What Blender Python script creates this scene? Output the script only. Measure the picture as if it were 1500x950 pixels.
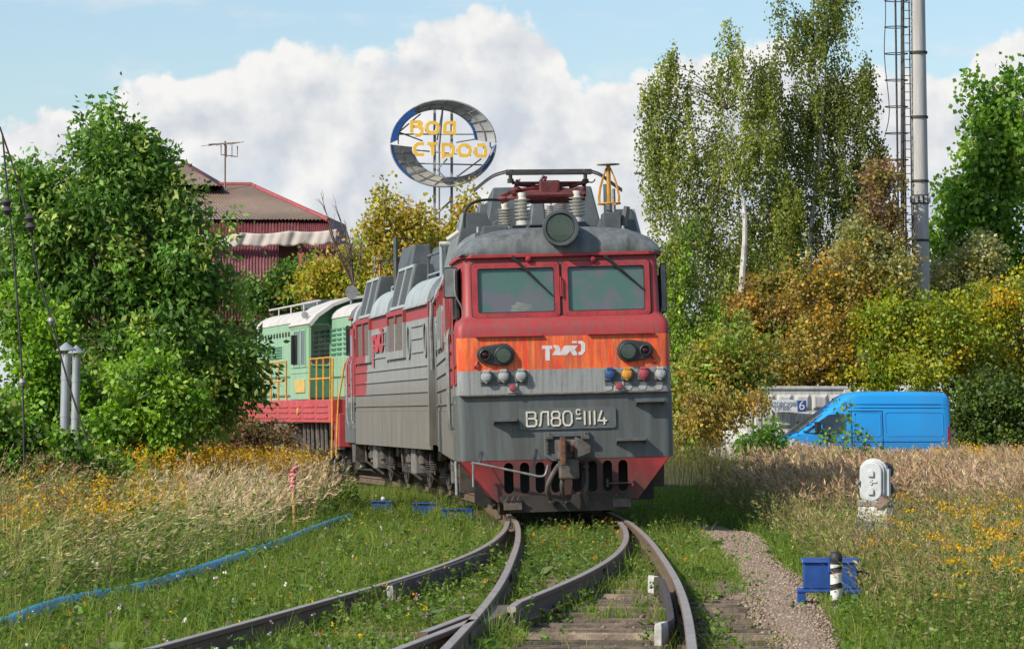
import bpy, bmesh, math, random
import numpy as np
from mathutils import Vector, Matrix
from mathutils.geometry import tessellate_polygon
R = math.radians
for o in list(bpy.data.objects): bpy.data.objects.remove(o, do_unlink=True)
S = bpy.context.scene
COL = S.collection
rng = np.random.default_rng(11)
random.seed(5)

# ---------------------------------------------------------------- camera
F, HZ, CZ = 4740.0, 608.0, 1.5          # focal length in photo pixels, horizon row, eye height over the rail
cam = bpy.data.cameras.new('camera'); camo = bpy.data.objects.new('camera', cam); COL.objects.link(camo)
cam.sensor_width = 36.0; cam.lens = 36.0 * F / 1500.0
cam.clip_start = 0.5; cam.clip_end = 20000
camo.location = (0, 0, CZ)
camo.rotation_euler = (R(90) + math.atan((HZ - 475) / F), 0, 0)
S.camera = camo
S.render.resolution_x, S.render.resolution_y = 1024, 648

# ---------------------------------------------------------------- sun, sky
SUN = Vector((-0.72, -0.48, 0.66)).normalized()      # towards the sun
sl = bpy.data.lights.new('sun', 'SUN'); slo = bpy.data.objects.new('sun', sl); COL.objects.link(slo)
sl.energy = 4.4; sl.angle = R(0.55); sl.color = (1.0, 0.94, 0.84)
slo.rotation_euler = (-SUN).to_track_quat('-Z', 'Y').to_euler()
slo.location = (-30, -20, 40)
S.view_settings.view_transform = 'Standard'; S.view_settings.look = 'None'
S.view_settings.exposure = 0.2; S.view_settings.gamma = 1.0; S.view_settings.use_curve_mapping = False

class NT:
    """small helper for building node trees"""
    def __init__(s, tree): s.t = tree; s.n = tree.nodes; s.l = tree.links
    def new(s, typ, **kw):
        n = s.n.new(typ)
        for k, v in kw.items(): setattr(n, k, v)
        return n
    def put(s, sock, v):
        if v is None: return
        if isinstance(v, bpy.types.NodeSocket): s.l.new(v, sock)
        else: sock.default_value = v
    def m(s, op, a, b=None, c=None, clamp=False):
        n = s.new('ShaderNodeMath', operation=op, use_clamp=clamp)
        for i, v in enumerate((a, b, c)): s.put(n.inputs[i], v)
        return n.outputs[0]
    def mix(s, f, a, b):
        n = s.new('ShaderNodeMix', data_type='RGBA')
        s.put(n.inputs[0], f)
        for i, v in ((6, a), (7, b)):
            if not isinstance(v, bpy.types.NodeSocket): v = (*v, 1) if len(v) == 3 else v
            s.put(n.inputs[i], v)
        return n.outputs[2]
    def noise(s, vec, scale, detail=4, rough=.55, dist=0.):
        n = s.new('ShaderNodeTexNoise'); s.put(n.inputs['Vector'], vec)
        n.inputs['Scale'].default_value = scale; n.inputs['Detail'].default_value = detail
        n.inputs['Roughness'].default_value = rough; n.inputs['Distortion'].default_value = dist
        return n.outputs[0]
    def step(s, v, lo, hi):
        n = s.new('ShaderNodeMapRange', interpolation_type='SMOOTHSTEP'); s.put(n.inputs[0], v)
        s.put(n.inputs[1], lo); s.put(n.inputs[2], hi); return n.outputs[0]
    def vmul(s, v, k):
        n = s.new('ShaderNodeVectorMath', operation='MULTIPLY'); s.put(n.inputs[0], v); n.inputs[1].default_value = k
        return n.outputs[0]
    def sep(s, v):
        n = s.new('ShaderNodeSeparateXYZ'); s.put(n.inputs[0], v); return n.outputs
    def comb(s, x, y, z=0.):
        n = s.new('ShaderNodeCombineXYZ')
        for i, v in enumerate((x, y, z)): s.put(n.inputs[i], v)
        return n.outputs[0]

W = bpy.data.worlds.new('World'); S.world = W; W.use_nodes = True
W.node_tree.nodes.clear(); w = NT(W.node_tree)
sky = w.new('ShaderNodeTexSky', sky_type='NISHITA'); sky.sun_disc = False
sky.sun_elevation = math.asin(SUN.z); sky.sun_rotation = math.atan2(SUN.x, SUN.y)
sky.air_density = 1.0; sky.dust_density = 1.2; sky.ozone_density = 1.2
tc = w.new('ShaderNodeTexCoord'); d = w.sep(tc.outputs['Generated'])
DEG = 57.29578
az = w.m('MULTIPLY', w.m('ARCTAN2', d[0], d[1]), DEG)
el = w.m('MULTIPLY', w.m('ARCSINE', d[2]), DEG)
ae = w.comb(az, el, 0.)
fc = w.new('ShaderNodeFloatCurve'); cv = fc.mapping.curves[0]; fc.mapping.extend = 'HORIZONTAL'
tops = [(-600, 120), (-250, 210), (0, 195), (60, 172), (130, 148), (200, 118), (290, 112), (350, 78), (430, 62), (500, 66), (560, 74), (620, 34), (690, 22), (770, 18), (815, 40),
        (840, 100), (880, 122), (930, 106), (1000, 92), (1060, 80), (1130, 66), (1220, 90), (1320, 104), (1400, 108), (1440, 72), (1500, 50), (1650, 60), (1900, 150), (2200, 110)]
def cu(px): return (math.degrees(math.atan((px - 750) / F)) + 18) / 36
pts = [(cu(x), (HZ - y) / F * DEG / 10) for x, y in tops]
while len(cv.points) < len(pts): cv.points.new(.5, .5)
for p, q in zip(cv.points, pts): p.location = q
fc.mapping.update()
w.put(fc.inputs[1], w.m('DIVIDE', w.m('ADD', az, 18.), 36.))
top = w.m('MULTIPLY', fc.outputs[0], 10.)
def n2d(vec, scale, detail=4, rough=.55):
    n = w.new('ShaderNodeTexNoise', noise_dimensions='2D'); w.put(n.inputs['Vector'], vec)
    n.inputs['Scale'].default_value = scale; n.inputs['Detail'].default_value = detail; n.inputs['Roughness'].default_value = rough
    return n.outputs[0]
def vor2d(vec, scale):
    n = w.new('ShaderNodeTexVoronoi', voronoi_dimensions='2D', feature='F1'); w.put(n.inputs['Vector'], vec); n.inputs['Scale'].default_value = scale
    return n.outputs['Distance']
n1 = n2d(ae, .75, 6, .52)
wv = w.comb(w.m('ADD', az, w.m('MULTIPLY', n1, .9)), w.m('ADD', el, w.m('MULTIPLY', n1, .9)), 0.)
lump = w.m('SUBTRACT', .45, vor2d(wv, 2.1))                   # cauliflower heads
bump = w.m('ADD', w.m('MULTIPLY', w.m('SUBTRACT', n1, .5), 1.5), w.m('MULTIPLY', lump, .32))
depth = w.m('ADD', w.m('SUBTRACT', top, el), bump)           # degrees below the cloud edge
cover = w.step(depth, -.02, .24)
sh_v = w.comb(w.m('ADD', az, -.28), w.m('ADD', el, .34), 0.)
n2 = n2d(sh_v, .75, 4, .5)
lit = w.m('ADD', .46, w.m('MULTIPLY', w.m('SUBTRACT', n1, n2), 2.6))
lit = w.m('ADD', lit, w.m('MULTIPLY', lump, .30))
lit = w.m('ADD', lit, w.m('MULTIPLY', w.step(depth, 1.9, .1), .30), clamp=True)
ccol = w.mix(lit, (3.75, 4.0, 4.35), (5.55, 5.5, 5.4))
low = w.step(n2d(w.vmul(ae, (.6, 1.0, 1)), .42, 3, .5), .45, .64)
low = w.m('MULTIPLY', low, w.step(depth, .9, 3.2))
ccol = w.mix(w.m('MULTIPLY', low, .7), ccol, (3.25, 3.85, 4.55))
wisp = w.m('MULTIPLY', w.step(n2d(w.vmul(ae, (.35, 1.2, 1)), 1.1, 4, .6), .5, .8), .35)
cover = w.m('MAXIMUM', cover, wisp)
skyc = w.new('ShaderNodeMix', data_type='RGBA', blend_type='MULTIPLY'); skyc.inputs[0].default_value = 1
w.put(skyc.inputs[6], sky.outputs[0]); skyc.inputs[7].default_value = (.92, .96, .98, 1)
tot = w.mix(cover, skyc.outputs[2], ccol)
bg = w.new('ShaderNodeBackground'); w.put(bg.inputs[0], tot); bg.inputs[1].default_value = 0.145
wo = w.new('ShaderNodeOutputWorld'); w.l.new(bg.outputs[0], wo.inputs[0])

W.cycles.sampling_method = 'MANUAL'; W.cycles.sample_map_resolution = 256
S.cycles.max_bounces = 5; S.cycles.diffuse_bounces = 3; S.cycles.glossy_bounces = 3; S.cycles.transmission_bounces = 2; S.cycles.transparent_max_bounces = 8
S.cycles.caustics_reflective = False; S.cycles.caustics_refractive = False
# ---------------------------------------------------------------- helpers
def P(x, y, Y):
    """world point seen at photo pixel (x, y) at depth Y"""
    return Vector(((x - 750) * Y / F, Y, CZ + (HZ - y) * Y / F))
GZ = -0.20
def G(x, y, z=GZ):
    Y = (CZ - z) * F / (y - HZ)
    return ((x - 750) * Y / F, Y)

def tagp(o, label=None, cat=None, group=None, kind=None):
    if label: o['label'] = label
    if cat: o['category'] = cat
    if group: o['group'] = group
    if kind: o['kind'] = kind
    return o
def empty(name, loc=(0, 0, 0), rz=0, label=None, cat=None, group=None):
    o = bpy.data.objects.new(name, None); COL.objects.link(o); o.empty_display_size = .2
    o.location = loc; o.rotation_euler = (0, 0, rz)
    return tagp(o, label, cat, group)
def copy_tree(o, parent=None):
    c = o.copy(); COL.objects.link(c); c.parent = parent
    for ch in o.children: copy_tree(ch, c)
    return c

class MB:
    def __init__(s): s.v = []; s.f = []
    def add(s, vs, fs):
        b = len(s.v); s.v += [tuple(v) for v in vs]; s.f += [tuple(b + i for i in f) for f in fs]; return s
    def box(s, x0, x1, y0, y1, z0, z1):
        return s.add([(x0, y0, z0), (x1, y0, z0), (x1, y1, z0), (x0, y1, z0), (x0, y0, z1), (x1, y0, z1), (x1, y1, z1), (x0, y1, z1)],
                     [(3, 2, 1, 0), (4, 5, 6, 7), (0, 1, 5, 4), (1, 2, 6, 5), (2, 3, 7, 6), (3, 0, 4, 7)])
    def hexa(s, a, b):
        """two quads a, b (4 points each) joined"""
        return s.add(list(a) + list(b), [(3, 2, 1, 0), (4, 5, 6, 7), (0, 1, 5, 4), (1, 2, 6, 5), (2, 3, 7, 6), (3, 0, 4, 7)])
    def prism(s, pts, a, b, axis='y'):
        n = len(pts)
        def mk(p, t):
            return {'y': (p[0], t, p[1]), 'x': (t, p[0], p[1]), 'z': (p[0], p[1], t)}[axis]
        vs = [mk(p, a) for p in pts] + [mk(p, b) for p in pts]
        fs = [tuple(range(n))[::-1], tuple(range(n, 2 * n))] + [(i, (i + 1) % n, n + (i + 1) % n, n + i) for i in range(n)]
        return s.add(vs, fs)
    def tube(s, pts, r, n=8, caps=True):
        pts = [Vector(p) for p in pts]; m = len(pts)
        rs = r if isinstance(r, (list, tuple)) else [r] * m
        vs = []; up = None
        for i, p in enumerate(pts):
            t = (pts[min(i + 1, m - 1)] - pts[max(i - 1, 0)])
            t = t.normalized() if t.length > 1e-9 else Vector((0, 0, 1))
            if up is None: up = Vector((0, 0, 1)) if abs(t.z) < .9 else Vector((1, 0, 0))
            a = t.cross(up)
            a = a.normalized() if a.length > 1e-6 else t.orthogonal().normalized()
            up = a.cross(t).normalized()
            for k in range(n):
                an = 2 * math.pi * k / n
                vs.append(p + (a * math.cos(an) + up * math.sin(an)) * rs[i])
        fs = [(i * n + k, i * n + (k + 1) % n, (i + 1) * n + (k + 1) % n, (i + 1) * n + k) for i in range(m - 1) for k in range(n)]
        if caps: fs += [tuple(range(n))[::-1], tuple(range((m - 1) * n, m * n))]
        return s.add(vs, fs)
    def lathe(s, prof, o, axis, n=20):
        """prof: (t along axis, radius)"""
        o = Vector(o); ax = Vector(axis).normalized(); a = ax.orthogonal().normalized(); b = ax.cross(a)
        vs = []
        for t, r in prof:
            for k in range(n):
                an = 2 * math.pi * k / n
                vs.append(o + ax * t + (a * math.cos(an) + b * math.sin(an)) * r)
        m = len(prof)
        fs = [(i * n + k, i * n + (k + 1) % n, (i + 1) * n + (k + 1) % n, (i + 1) * n + k) for i in range(m - 1) for k in range(n)]
        fs += [tuple(range(n))[::-1], tuple(range((m - 1) * n, m * n))]
        return s.add(vs, fs)
    def sweep(s, path, prof, upv=(0, 0, 1)):
        """closed 2D profile (side, up) swept along a path"""
        path = [Vector(p) for p in path]; m = len(path); n = len(prof); vs = []
        up = Vector(upv)
        for i, p in enumerate(path):
            t = (path[min(i + 1, m - 1)] - path[max(i - 1, 0)]).normalized()
            a = t.cross(up).normalized()
            vs += [p + a * q[0] + up * q[1] for q in prof]
        fs = [(i * n + k, i * n + (k + 1) % n, (i + 1) * n + (k + 1) % n, (i + 1) * n + k) for i in range(m - 1) for k in range(n)]
        fs += [tuple(range(n))[::-1], tuple(range((m - 1) * n, m * n))]
        return s.add(vs, fs)
    def grid(s, rows):
        m, n = len(rows), len(rows[0])
        return s.add([p for r in rows for p in r], [(i * n + k, i * n + k + 1, (i + 1) * n + k + 1, (i + 1) * n + k) for i in range(m - 1) for k in range(n - 1)])
    def stroke(s, pts, wd, y0, y1, to3=None):
        """flat band of width wd along 2D points (x, z), extruded from y0 to y1"""
        n = len(pts); L = []; Rr = []
        P2 = [Vector(p) for p in pts]; closed = (P2[0] - P2[-1]).length < 1e-6
        for i, p in enumerate(P2):
            if closed:
                a = P2[i - 1] if i else P2[-2]; b = P2[i + 1] if i < n - 1 else P2[1]
            else:
                a = P2[max(i - 1, 0)]; b = P2[min(i + 1, n - 1)]
            d1 = (p - a); d2 = (b - p)
            d1 = d1.normalized() if d1.length > 1e-9 else d2.normalized(); d2 = d2.normalized() if d2.length > 1e-9 else d1
            t = (d1 + d2).normalized(); nn = Vector((-t.y, t.x)); k = max(.55, nn.dot(Vector((-d1.y, d1.x))))
            L.append(p + nn * (wd / 2 / k)); Rr.append(p - nn * (wd / 2 / k))
        T = to3 or (lambda q, y: (q[0], y, q[1]))
        for i in range(n - 1):
            q = [L[i], L[i + 1], Rr[i + 1], Rr[i]]
            s.hexa([T(c, y0) for c in q], [T(c, y1) for c in q])
        return s
    def mesh(s, name, smooth=False):
        me = bpy.data.meshes.new(name); me.from_pydata(s.v, [], s.f); me.update()
        bm = bmesh.new(); bm.from_mesh(me); bmesh.ops.recalc_face_normals(bm, faces=bm.faces); bm.to_mesh(me); bm.free()
        if smooth:
            me.polygons.foreach_set('use_smooth', [True] * len(me.polygons))
        return me
    def build(s, name, mat, parent=None, smooth=False, bevel=0, seg=2, auto=None):
        me = s.mesh(name, smooth); me.materials.append(mat)
        o = bpy.data.objects.new(name, me); COL.objects.link(o)
        if parent: o.parent = parent
        if smooth: me.set_sharp_from_angle(angle=R(auto or 38))
        if bevel:
            b = o.modifiers.new('bevel', 'BEVEL'); b.width = bevel; b.segments = seg; b.limit_method = 'ANGLE'; b.angle_limit = R(35)
        return o
def plate(outer, holes, y0, y1, name, mat, parent, to3=None, bevel=0):
    """flat plate with holes in (x, z), thickness y0..y1"""
    T = to3 or (lambda q, y: (q[0], y, q[1]))
    loops = [outer] + holes
    tri = tessellate_polygon([[Vector((p[0], p[1], 0)) for p in l] for l in loops])
    flat = [p for l in loops for p in l]; n = len(flat)
    m = MB(); vs = [T(p, y0) for p in flat] + [T(p, y1) for p in flat]
    fs = [tuple(t) for t in tri] + [tuple(n + i for i in t)[::-1] for t in tri]
    b = 0
    for l in loops:
        k = len(l); fs += [(b + i, b + (i + 1) % k, n + b + (i + 1) % k, n + b + i) for i in range(k)]; b += k
    m.add(vs, fs)
    return m.build(name, mat, parent, bevel=bevel)
def rrect(x0, x1, z0, z1, r, n=5):
    out = []
    for cx, cz, a0 in ((x1 - r, z1 - r, 0), (x0 + r, z1 - r, 90), (x0 + r, z0 + r, 180), (x1 - r, z0 + r, 270)):
        for i in range(n + 1):
            a = R(a0 + 90 * i / n); out.append((cx + r * math.cos(a), cz + r * math.sin(a)))
    return out
def circ(cx, cz, rx, rz=None, n=24): return [(cx + rx * math.cos(2 * math.pi * i / n), cz + (rz or rx) * math.sin(2 * math.pi * i / n)) for i in range(n)]
def interp(xs, ys, x):
    return float(np.interp(x, xs, ys))
def smooth_poly(pts, k=6):
    """Catmull-Rom through points"""
    pts = [Vector(p) for p in pts]; out = []
    for i in range(len(pts) - 1):
        p0 = pts[max(i - 1, 0)]; p1 = pts[i]; p2 = pts[i + 1]; p3 = pts[min(i + 2, len(pts) - 1)]
        for j in range(k):
            t = j / k
            out.append(.5 * ((2 * p1) + (p2 - p0) * t + (2 * p0 - 5 * p1 + 4 * p2 - p3) * t * t + (3 * p1 - p0 - 3 * p2 + p3) * t ** 3))
    out.append(pts[-1]); return out

# ---------------------------------------------------------------- materials
MAT = {}
def mat(name, col, rough=.6, metal=0., var=.25, scale=6., dirt=None, dirt_amt=.4, bump=0., streak=False, spec=.5, world=False, tint=0.):
    """painted or raw surface with noise variation, dirt blotches and fine relief"""
    if name in MAT: return MAT[name]
    m = bpy.data.materials.new(name); m.use_nodes = True; t = NT(m.node_tree)
    b = t.n['Principled BSDF']
    tc = t.new('ShaderNodeTexCoord'); v = tc.outputs['Object']
    if world: v = t.new('ShaderNodeNewGeometry').outputs['Position']
    oi = t.new('ShaderNodeObjectInfo').outputs['Random'] if tint else None
    if streak: v2 = t.vmul(v, (6, 6, .5))
    else: v2 = v
    n1 = t.noise(v2, scale, 6, .62)
    lo = tuple(c * (1 - var) for c in col); hi = tuple(min(1, c * (1 + var)) for c in col)
    c = t.mix(t.step(n1, .3, .7), lo, hi)
    if dirt:
        n2 = t.noise(v2, scale * .37, 8, .7)
        c = t.mix(t.m('MULTIPLY', t.step(n2, .45, .72), dirt_amt), c, dirt)
    if tint:
        hs = t.new('ShaderNodeHueSaturation'); t.put(hs.inputs['Value'], t.m('ADD', 1 - tint, t.m('MULTIPLY', oi, 2 * tint))); t.put(hs.inputs['Color'], c); c = hs.outputs[0]
    t.put(b.inputs['Base Color'], c)
    n3 = t.noise(v, scale * 2.3, 4, .6)
    t.put(b.inputs['Roughness'], t.m('ADD', rough - .1, t.m('MULTIPLY', n3, .2)))
    b.inputs['Metallic'].default_value = metal
    b.inputs['Specular IOR Level'].default_value = spec
    if bump:
        bp = t.new('ShaderNodeBump'); bp.inputs['Strength'].default_value = min(1, bump); bp.inputs['Distance'].default_value = .02
        t.put(bp.inputs['Height'], t.noise(v, scale * 5, 6, .65)); t.l.new(bp.outputs[0], b.inputs['Normal'])
    MAT[name] = m; return m
def leafmat(name='leaf', trans=.35, rough=.55, spec=.3):
    m = bpy.data.materials.new(name); m.use_nodes = True; t = NT(m.node_tree)
    b = t.n['Principled BSDF']; at = t.new('ShaderNodeAttribute'); at.attribute_name = 'Col'
    t.put(b.inputs['Base Color'], at.outputs[0]); b.inputs['Roughness'].default_value = rough
    b.inputs['Specular IOR Level'].default_value = spec
    tr = t.new('ShaderNodeBsdfTranslucent'); hs = t.new('ShaderNodeHueSaturation'); hs.inputs['Saturation'].default_value = 1.1; hs.inputs['Value'].default_value = 1.6
    t.put(hs.inputs['Color'], at.outputs[0]); t.put(tr.inputs[0], hs.outputs[0])
    mx = t.new('ShaderNodeMixShader'); mx.inputs[0].default_value = trans
    t.l.new(b.outputs[0], mx.inputs[1]); t.l.new(tr.outputs[0], mx.inputs[2])
    t.l.new(mx.outputs[0], t.n['Material Output'].inputs[0])
    MAT[name] = m; return m
LEAF = leafmat('leaf', .38, .5, .35)
BLADE = leafmat('blade', .3, .6, .25)
STRAW = leafmat('straw', .2, .7, .2)
PETAL = leafmat('petal', .25, .7, .1)
BARK = mat('bark', (.11, .085, .06), .9, var=.4, scale=9, bump=.6)
TWIG = mat('twig', (.14, .10, .07), .9, var=.3, scale=20)
def glassmat(name, tint, film, filmcol, rough=.03):
    m = bpy.data.materials.new(name); m.use_nodes = True; t = NT(m.node_tree)
    b = t.n['Principled BSDF']; b.inputs['Base Color'].default_value = (*tint, 1); b.inputs['Roughness'].default_value = rough
    b.inputs['IOR'].default_value = 1.9
    v = t.new('ShaderNodeTexCoord').outputs['Object']
    n = t.noise(v, 2.2, 3, .5, .6)
    fcx = t.mix(t.step(n, .40, .60), filmcol[0], filmcol[1])
    t.put(b.inputs['Base Color'], fcx)
    tr = t.new('ShaderNodeBsdfTransparent'); tr.inputs[0].default_value = (*tint, 1)
    mx = t.new('ShaderNodeMixShader'); mx.inputs[0].default_value = film
    t.l.new(tr.outputs[0], mx.inputs[1]); t.l.new(b.outputs[0], mx.inputs[2]); t.l.new(mx.outputs[0], t.n['Material Output'].inputs[0])
    MAT[name] = m; return m

# ================================================================ the setting: ground, path, tracks
def gz(X, Y):
    X = np.asarray(X, float); Y = np.asarray(Y, float)
    b = .035 * np.sin(X * .9 + 1.3) * np.sin(Y * .43) + .02 * np.sin(X * 2.3 + Y * 1.1)
    far = np.clip((np.abs(X - .3) - 2.6) / 2, 0, 1)
    left = .22 * np.clip((-4.6 - X) / 4, 0, 1)
    right = -.22 * np.clip((X - 6) / 5, 0, 1) * np.clip((Y - 60) / 30, 0, 1)
    bed = -.028 * np.clip((2.75 - np.abs(X - .1 + .055 * np.clip(34 - Y, 0, 30))) / .5, 0, 1) * np.clip((50 - Y) / 4, 0, 1)
    return GZ + b * far + left + right + bed
def axis_pts(lo, hi, dense_lo, dense_hi, step):
    mid = np.arange(dense_lo, dense_hi + 1e-6, step)
    a = dense_lo - np.geomspace(step, dense_lo - lo, 22)[::-1]; b = dense_hi + np.geomspace(step, hi - dense_hi, 26)
    return np.concatenate([a, mid, b])
gx = axis_pts(-3000, 3000, -14, 18, .5); gy = axis_pts(-60, 9000, 12, 80, .8)
XX, YY = np.meshgrid(gx, gy); ZZ = gz(XX, YY)
nx, ny = len(gx), len(gy)
me = bpy.data.meshes.new('ground')
idx = np.arange(nx * ny).reshape(ny, nx)
fs = np.stack([idx[:-1, :-1], idx[:-1, 1:], idx[1:, 1:], idx[1:, :-1]], -1).reshape(-1, 4)
me.from_pydata(np.stack([XX, YY, ZZ], -1).reshape(-1, 3).tolist(), [], fs.tolist()); me.update()
gm = bpy.data.materials.new('soil'); gm.use_nodes = True; t = NT(gm.node_tree); b = t.n['Principled BSDF']
v = t.new('ShaderNodeNewGeometry').outputs['Position']
c = t.mix(t.step(t.noise(v, .8, 6, .6), .35, .62), (.085, .062, .042), (.055, .075, .022))
c = t.mix(t.m('MULTIPLY', t.step(t.noise(v, 14, 4, .6), .5, .75), .6), c, (.20, .165, .13))
t.put(b.inputs['Base Color'], c); b.inputs['Roughness'].default_value = .95; b.inputs['Specular IOR Level'].default_value = .1
bp = t.new('ShaderNodeBump'); bp.inputs['Strength'].default_value = .8; bp.inputs['Distance'].default_value = .03
t.put(bp.inputs['Height'], t.noise(v, 30, 5, .65)); t.l.new(bp.outputs[0], b.inputs['Normal'])
me.materials.append(gm)
o = bpy.data.objects.new('ground', me); COL.objects.link(o); tagp(o, kind='structure', label='weedy brown soil of the railway yard', cat='ground')

# gravel path beside the track
pl = [(905, 736), (950, 752), (1010, 776), (1045, 800), (1075, 840), (1100, 890), (1125, 935), (1165, 1030)]
pr = [(955, 736), (1000, 750), (1108, 788), (1132, 822), (1180, 856), (1206, 898), (1236, 950), (1280, 1030)]
def dens(pts, k=7):
    return smooth_poly([(*G(x, y), 0) for x, y in pts], k)
PLp, PRp = dens(pl), dens(pr)
rows = []
for a, b_ in zip(PLp, PRp):
    row = []
    for i in range(9):
        q = a.lerp(b_, i / 8)
        if i in (0, 8): q = q + Vector((random.uniform(-.06, .06), 0, 0))
        edge = abs(i - 4) / 4
        row.append((q.x, q.y, float(gz(q.x, q.y)) + .03 * (1 - edge ** 3) - .008 * (edge > .9)))
    rows.append(row)
pm = bpy.data.materials.new('gravel'); pm.use_nodes = True; t = NT(pm.node_tree); b = t.n['Principled BSDF']
v = t.new('ShaderNodeNewGeometry').outputs['Position']
vo = t.new('ShaderNodeTexVoronoi'); t.put(vo.inputs['Vector'], v); vo.inputs['Scale'].default_value = 42
c = t.mix(t.sep(vo.outputs['Color'])[0], (.20, .135, .092), (.37, .28, .205))
c = t.mix(t.m('MULTIPLY', t.step(t.noise(v, 1.1, 5, .6), .45, .7), .6), c, (.17, .125, .085))
t.put(b.inputs['Base Color'], c); b.inputs['Roughness'].default_value = .9; b.inputs['Specular IOR Level'].default_value = .2
bp = t.new('ShaderNodeBump'); bp.inputs['Strength'].default_value = .9; bp.inputs['Distance'].default_value = .02
t.put(bp.inputs['Height'], t.m('SUBTRACT', 1., vo.outputs['Distance'])); t.l.new(bp.outputs[0], b.inputs['Normal'])
MAT['gravel'] = pm
tagp(MB().grid(rows).build('path', pm, smooth=True), 'trodden gravel path running along the track', 'path', kind='structure')
PLx = (np.array([p.y for p in PLp])[::-1], np.array([p.x for p in PLp])[::-1]); PRx = (np.array([p.y for p in PRp])[::-1], np.array([p.x for p in PRp])[::-1])
def path_l(Y): return np.interp(Y, *PLx, left=PLx[1][0])
def path_r(Y): return np.interp(Y, *PRx, left=PRx[1][0])

# track centre lines (X as a function of Y)
BY = [8, 14, 20.8, 24.5, 28.2, 34.3, 40, 46.3, 54, 62.5, 70, 78.5, 88, 97, 110]
BX = [-.42, .0, .36, .53, .665, .80, .87, .84, .52, .09, -.87, -2.42, -4.6, -7.0, -11.]
AY = [8, 14, 20.9, 25.2, 28, 31.3, 34.5, 38, 42, 46.3]
AX = [-3.55, -2.62, -1.545, -.90, -.49, -.06, .27, .52, .68, .74]
from bisect import bisect
def spline(ys, xs):
    ys = np.array(ys, float); xs = np.array(xs, float); m = np.gradient(xs, ys)
    def f(Y):
        Y = np.asarray(Y, float); i = np.clip(np.searchsorted(ys, Y) - 1, 0, len(ys) - 2); h = ys[i + 1] - ys[i]; u = (Y - ys[i]) / h
        return ((2 * u**3 - 3 * u**2 + 1) * xs[i] + (u**3 - 2 * u**2 + u) * h * m[i] + (-2 * u**3 + 3 * u**2) * xs[i + 1] + (u**3 - u**2) * h * m[i + 1])
    return f
fB, fA = spline(BY, BX), spline(AY, AX)
RAILP = [(-.036, -.004), (-.03, 0), (.03, 0), (.036, -.004), (.036, -.036), (.010, -.05), (.010, -.14), (.075, -.158), (.075, -.168), (-.075, -.168), (-.075, -.158), (-.010, -.14), (-.010, -.05), (-.036, -.036)]
def rail_mat():
    m = bpy.data.materials.new('rail_steel'); m.use_nodes = True; t = NT(m.node_tree); b = t.n['Principled BSDF']
    g = t.new('ShaderNodeNewGeometry'); nz = t.sep(g.outputs['Normal'])[2]; v = g.outputs['Position']
    pz = t.sep(v)[2]
    headm = t.m('MULTIPLY', t.step(nz, .8, .95), t.step(pz, -.02, -.006))
    rust = t.mix(t.noise(v, 22, 6, .65), (.075, .046, .03), (.19, .125, .083))
    steel = t.mix(t.noise(t.vmul(v, (1, .3, 1)), 9, 5, .6), (.20, .165, .135), (.46, .41, .355))
    t.put(b.inputs['Base Color'], t.mix(headm, rust, steel))
    t.put(b.inputs['Roughness'], t.m('SUBTRACT', .82, t.m('MULTIPLY', headm, .38)))
    t.put(b.inputs['Metallic'], t.m('MULTIPLY', headm, .2))
    MAT['rail'] = m; return m
RAILM = rail_mat()
WHITEP = mat('white_wash', (.48, .46, .42), .8, var=.2, scale=14, dirt=(.25, .21, .17), dirt_amt=.5)
def rail_path(f, side, y0, y1, step=.5, off=0.):
    out = []
    for Y in np.arange(y0, y1 + 1e-6, step):
        h = 1e-3; dx = float(f(Y + h) - f(Y - h)) / (2 * h); n = math.hypot(1, dx)
        o_ = side * .795 + off
        out.append((float(f(Y)) + o_ / n, Y - o_ * dx / n, 0))
    return out
trB = empty('railway_track', (0, 30, 0), label='rusty railway track under the red electric locomotive, curving away to the left', cat='track')
trA = empty('railway_track', (0, 30, 0), label='rusty diverging track leaving the frog toward the blue pipe', cat='track')
def relo(o, par):
    o.parent = par; o.matrix_parent_inverse = Matrix.Translation(-Vector(par.location)); return o
def rail(path, par, name='rail', mt=RAILM):
    return relo(MB().sweep(path, RAILP).build(name, mt), par)
rail(rail_path(fB, 1, 10, 108), trB)
rail(rail_path(fB, -1, 10, 108), trB)
rail(rail_path(fA, -1, 10, 46), trA)
rail(rail_path(fA, 1, 26.3, 46), trA)
rail(rail_path(fA, 1, 10, 24.4), trA)
# wing rails, check rails with whitewashed flared ends
def flare(f, side, y0, y1, off, fl=.1):
    p = rail_path(f, side, y0, y1, .25, off); n = len(p); out = []
    for i, q in enumerate(p):
        e = max(0, 1 - i / 3.5, 1 - (n - 1 - i) / 3.5)
        out.append((q[0] - side * fl * e * e, q[1], q[2]))
    return out
def check_rail(f, side, y0, y1, par, npaint=2):
    pth = flare(f, side, y0, y1, -side * .125)
    CP = [(-.022, .012), (.022, .012), (.026, -.02), (.026, -.15), (-.026, -.15), (-.026, -.02)]
    relo(MB().sweep(pth[1:-1], CP).build('check_rail', mat('dark_rail', (.05, .04, .035), .8, var=.4, scale=12), bevel=.006), par)
    if npaint == 1: relo(MB().sweep(pth[-2:], CP).build('check_rail', MAT['dark_rail']), par)
    for seg in (pth[:2], pth[-2:])[:npaint]:
        relo(MB().sweep(seg, [(a * 1.05, c + .003) for a, c in CP]).build('painted_end', WHITEP, bevel=.006), par)
check_rail(fB, 1, 23.2, 30.2, trB)
check_rail(fA, -1, 28.0, 35.0, trA, 1)
wp = [(p[0] - .0, p[1], p[2]) for p in rail_path(fA, 1, 22.6, 24.6, .25, -.12)]
rail(wp, trA, 'wing_rail')
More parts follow.
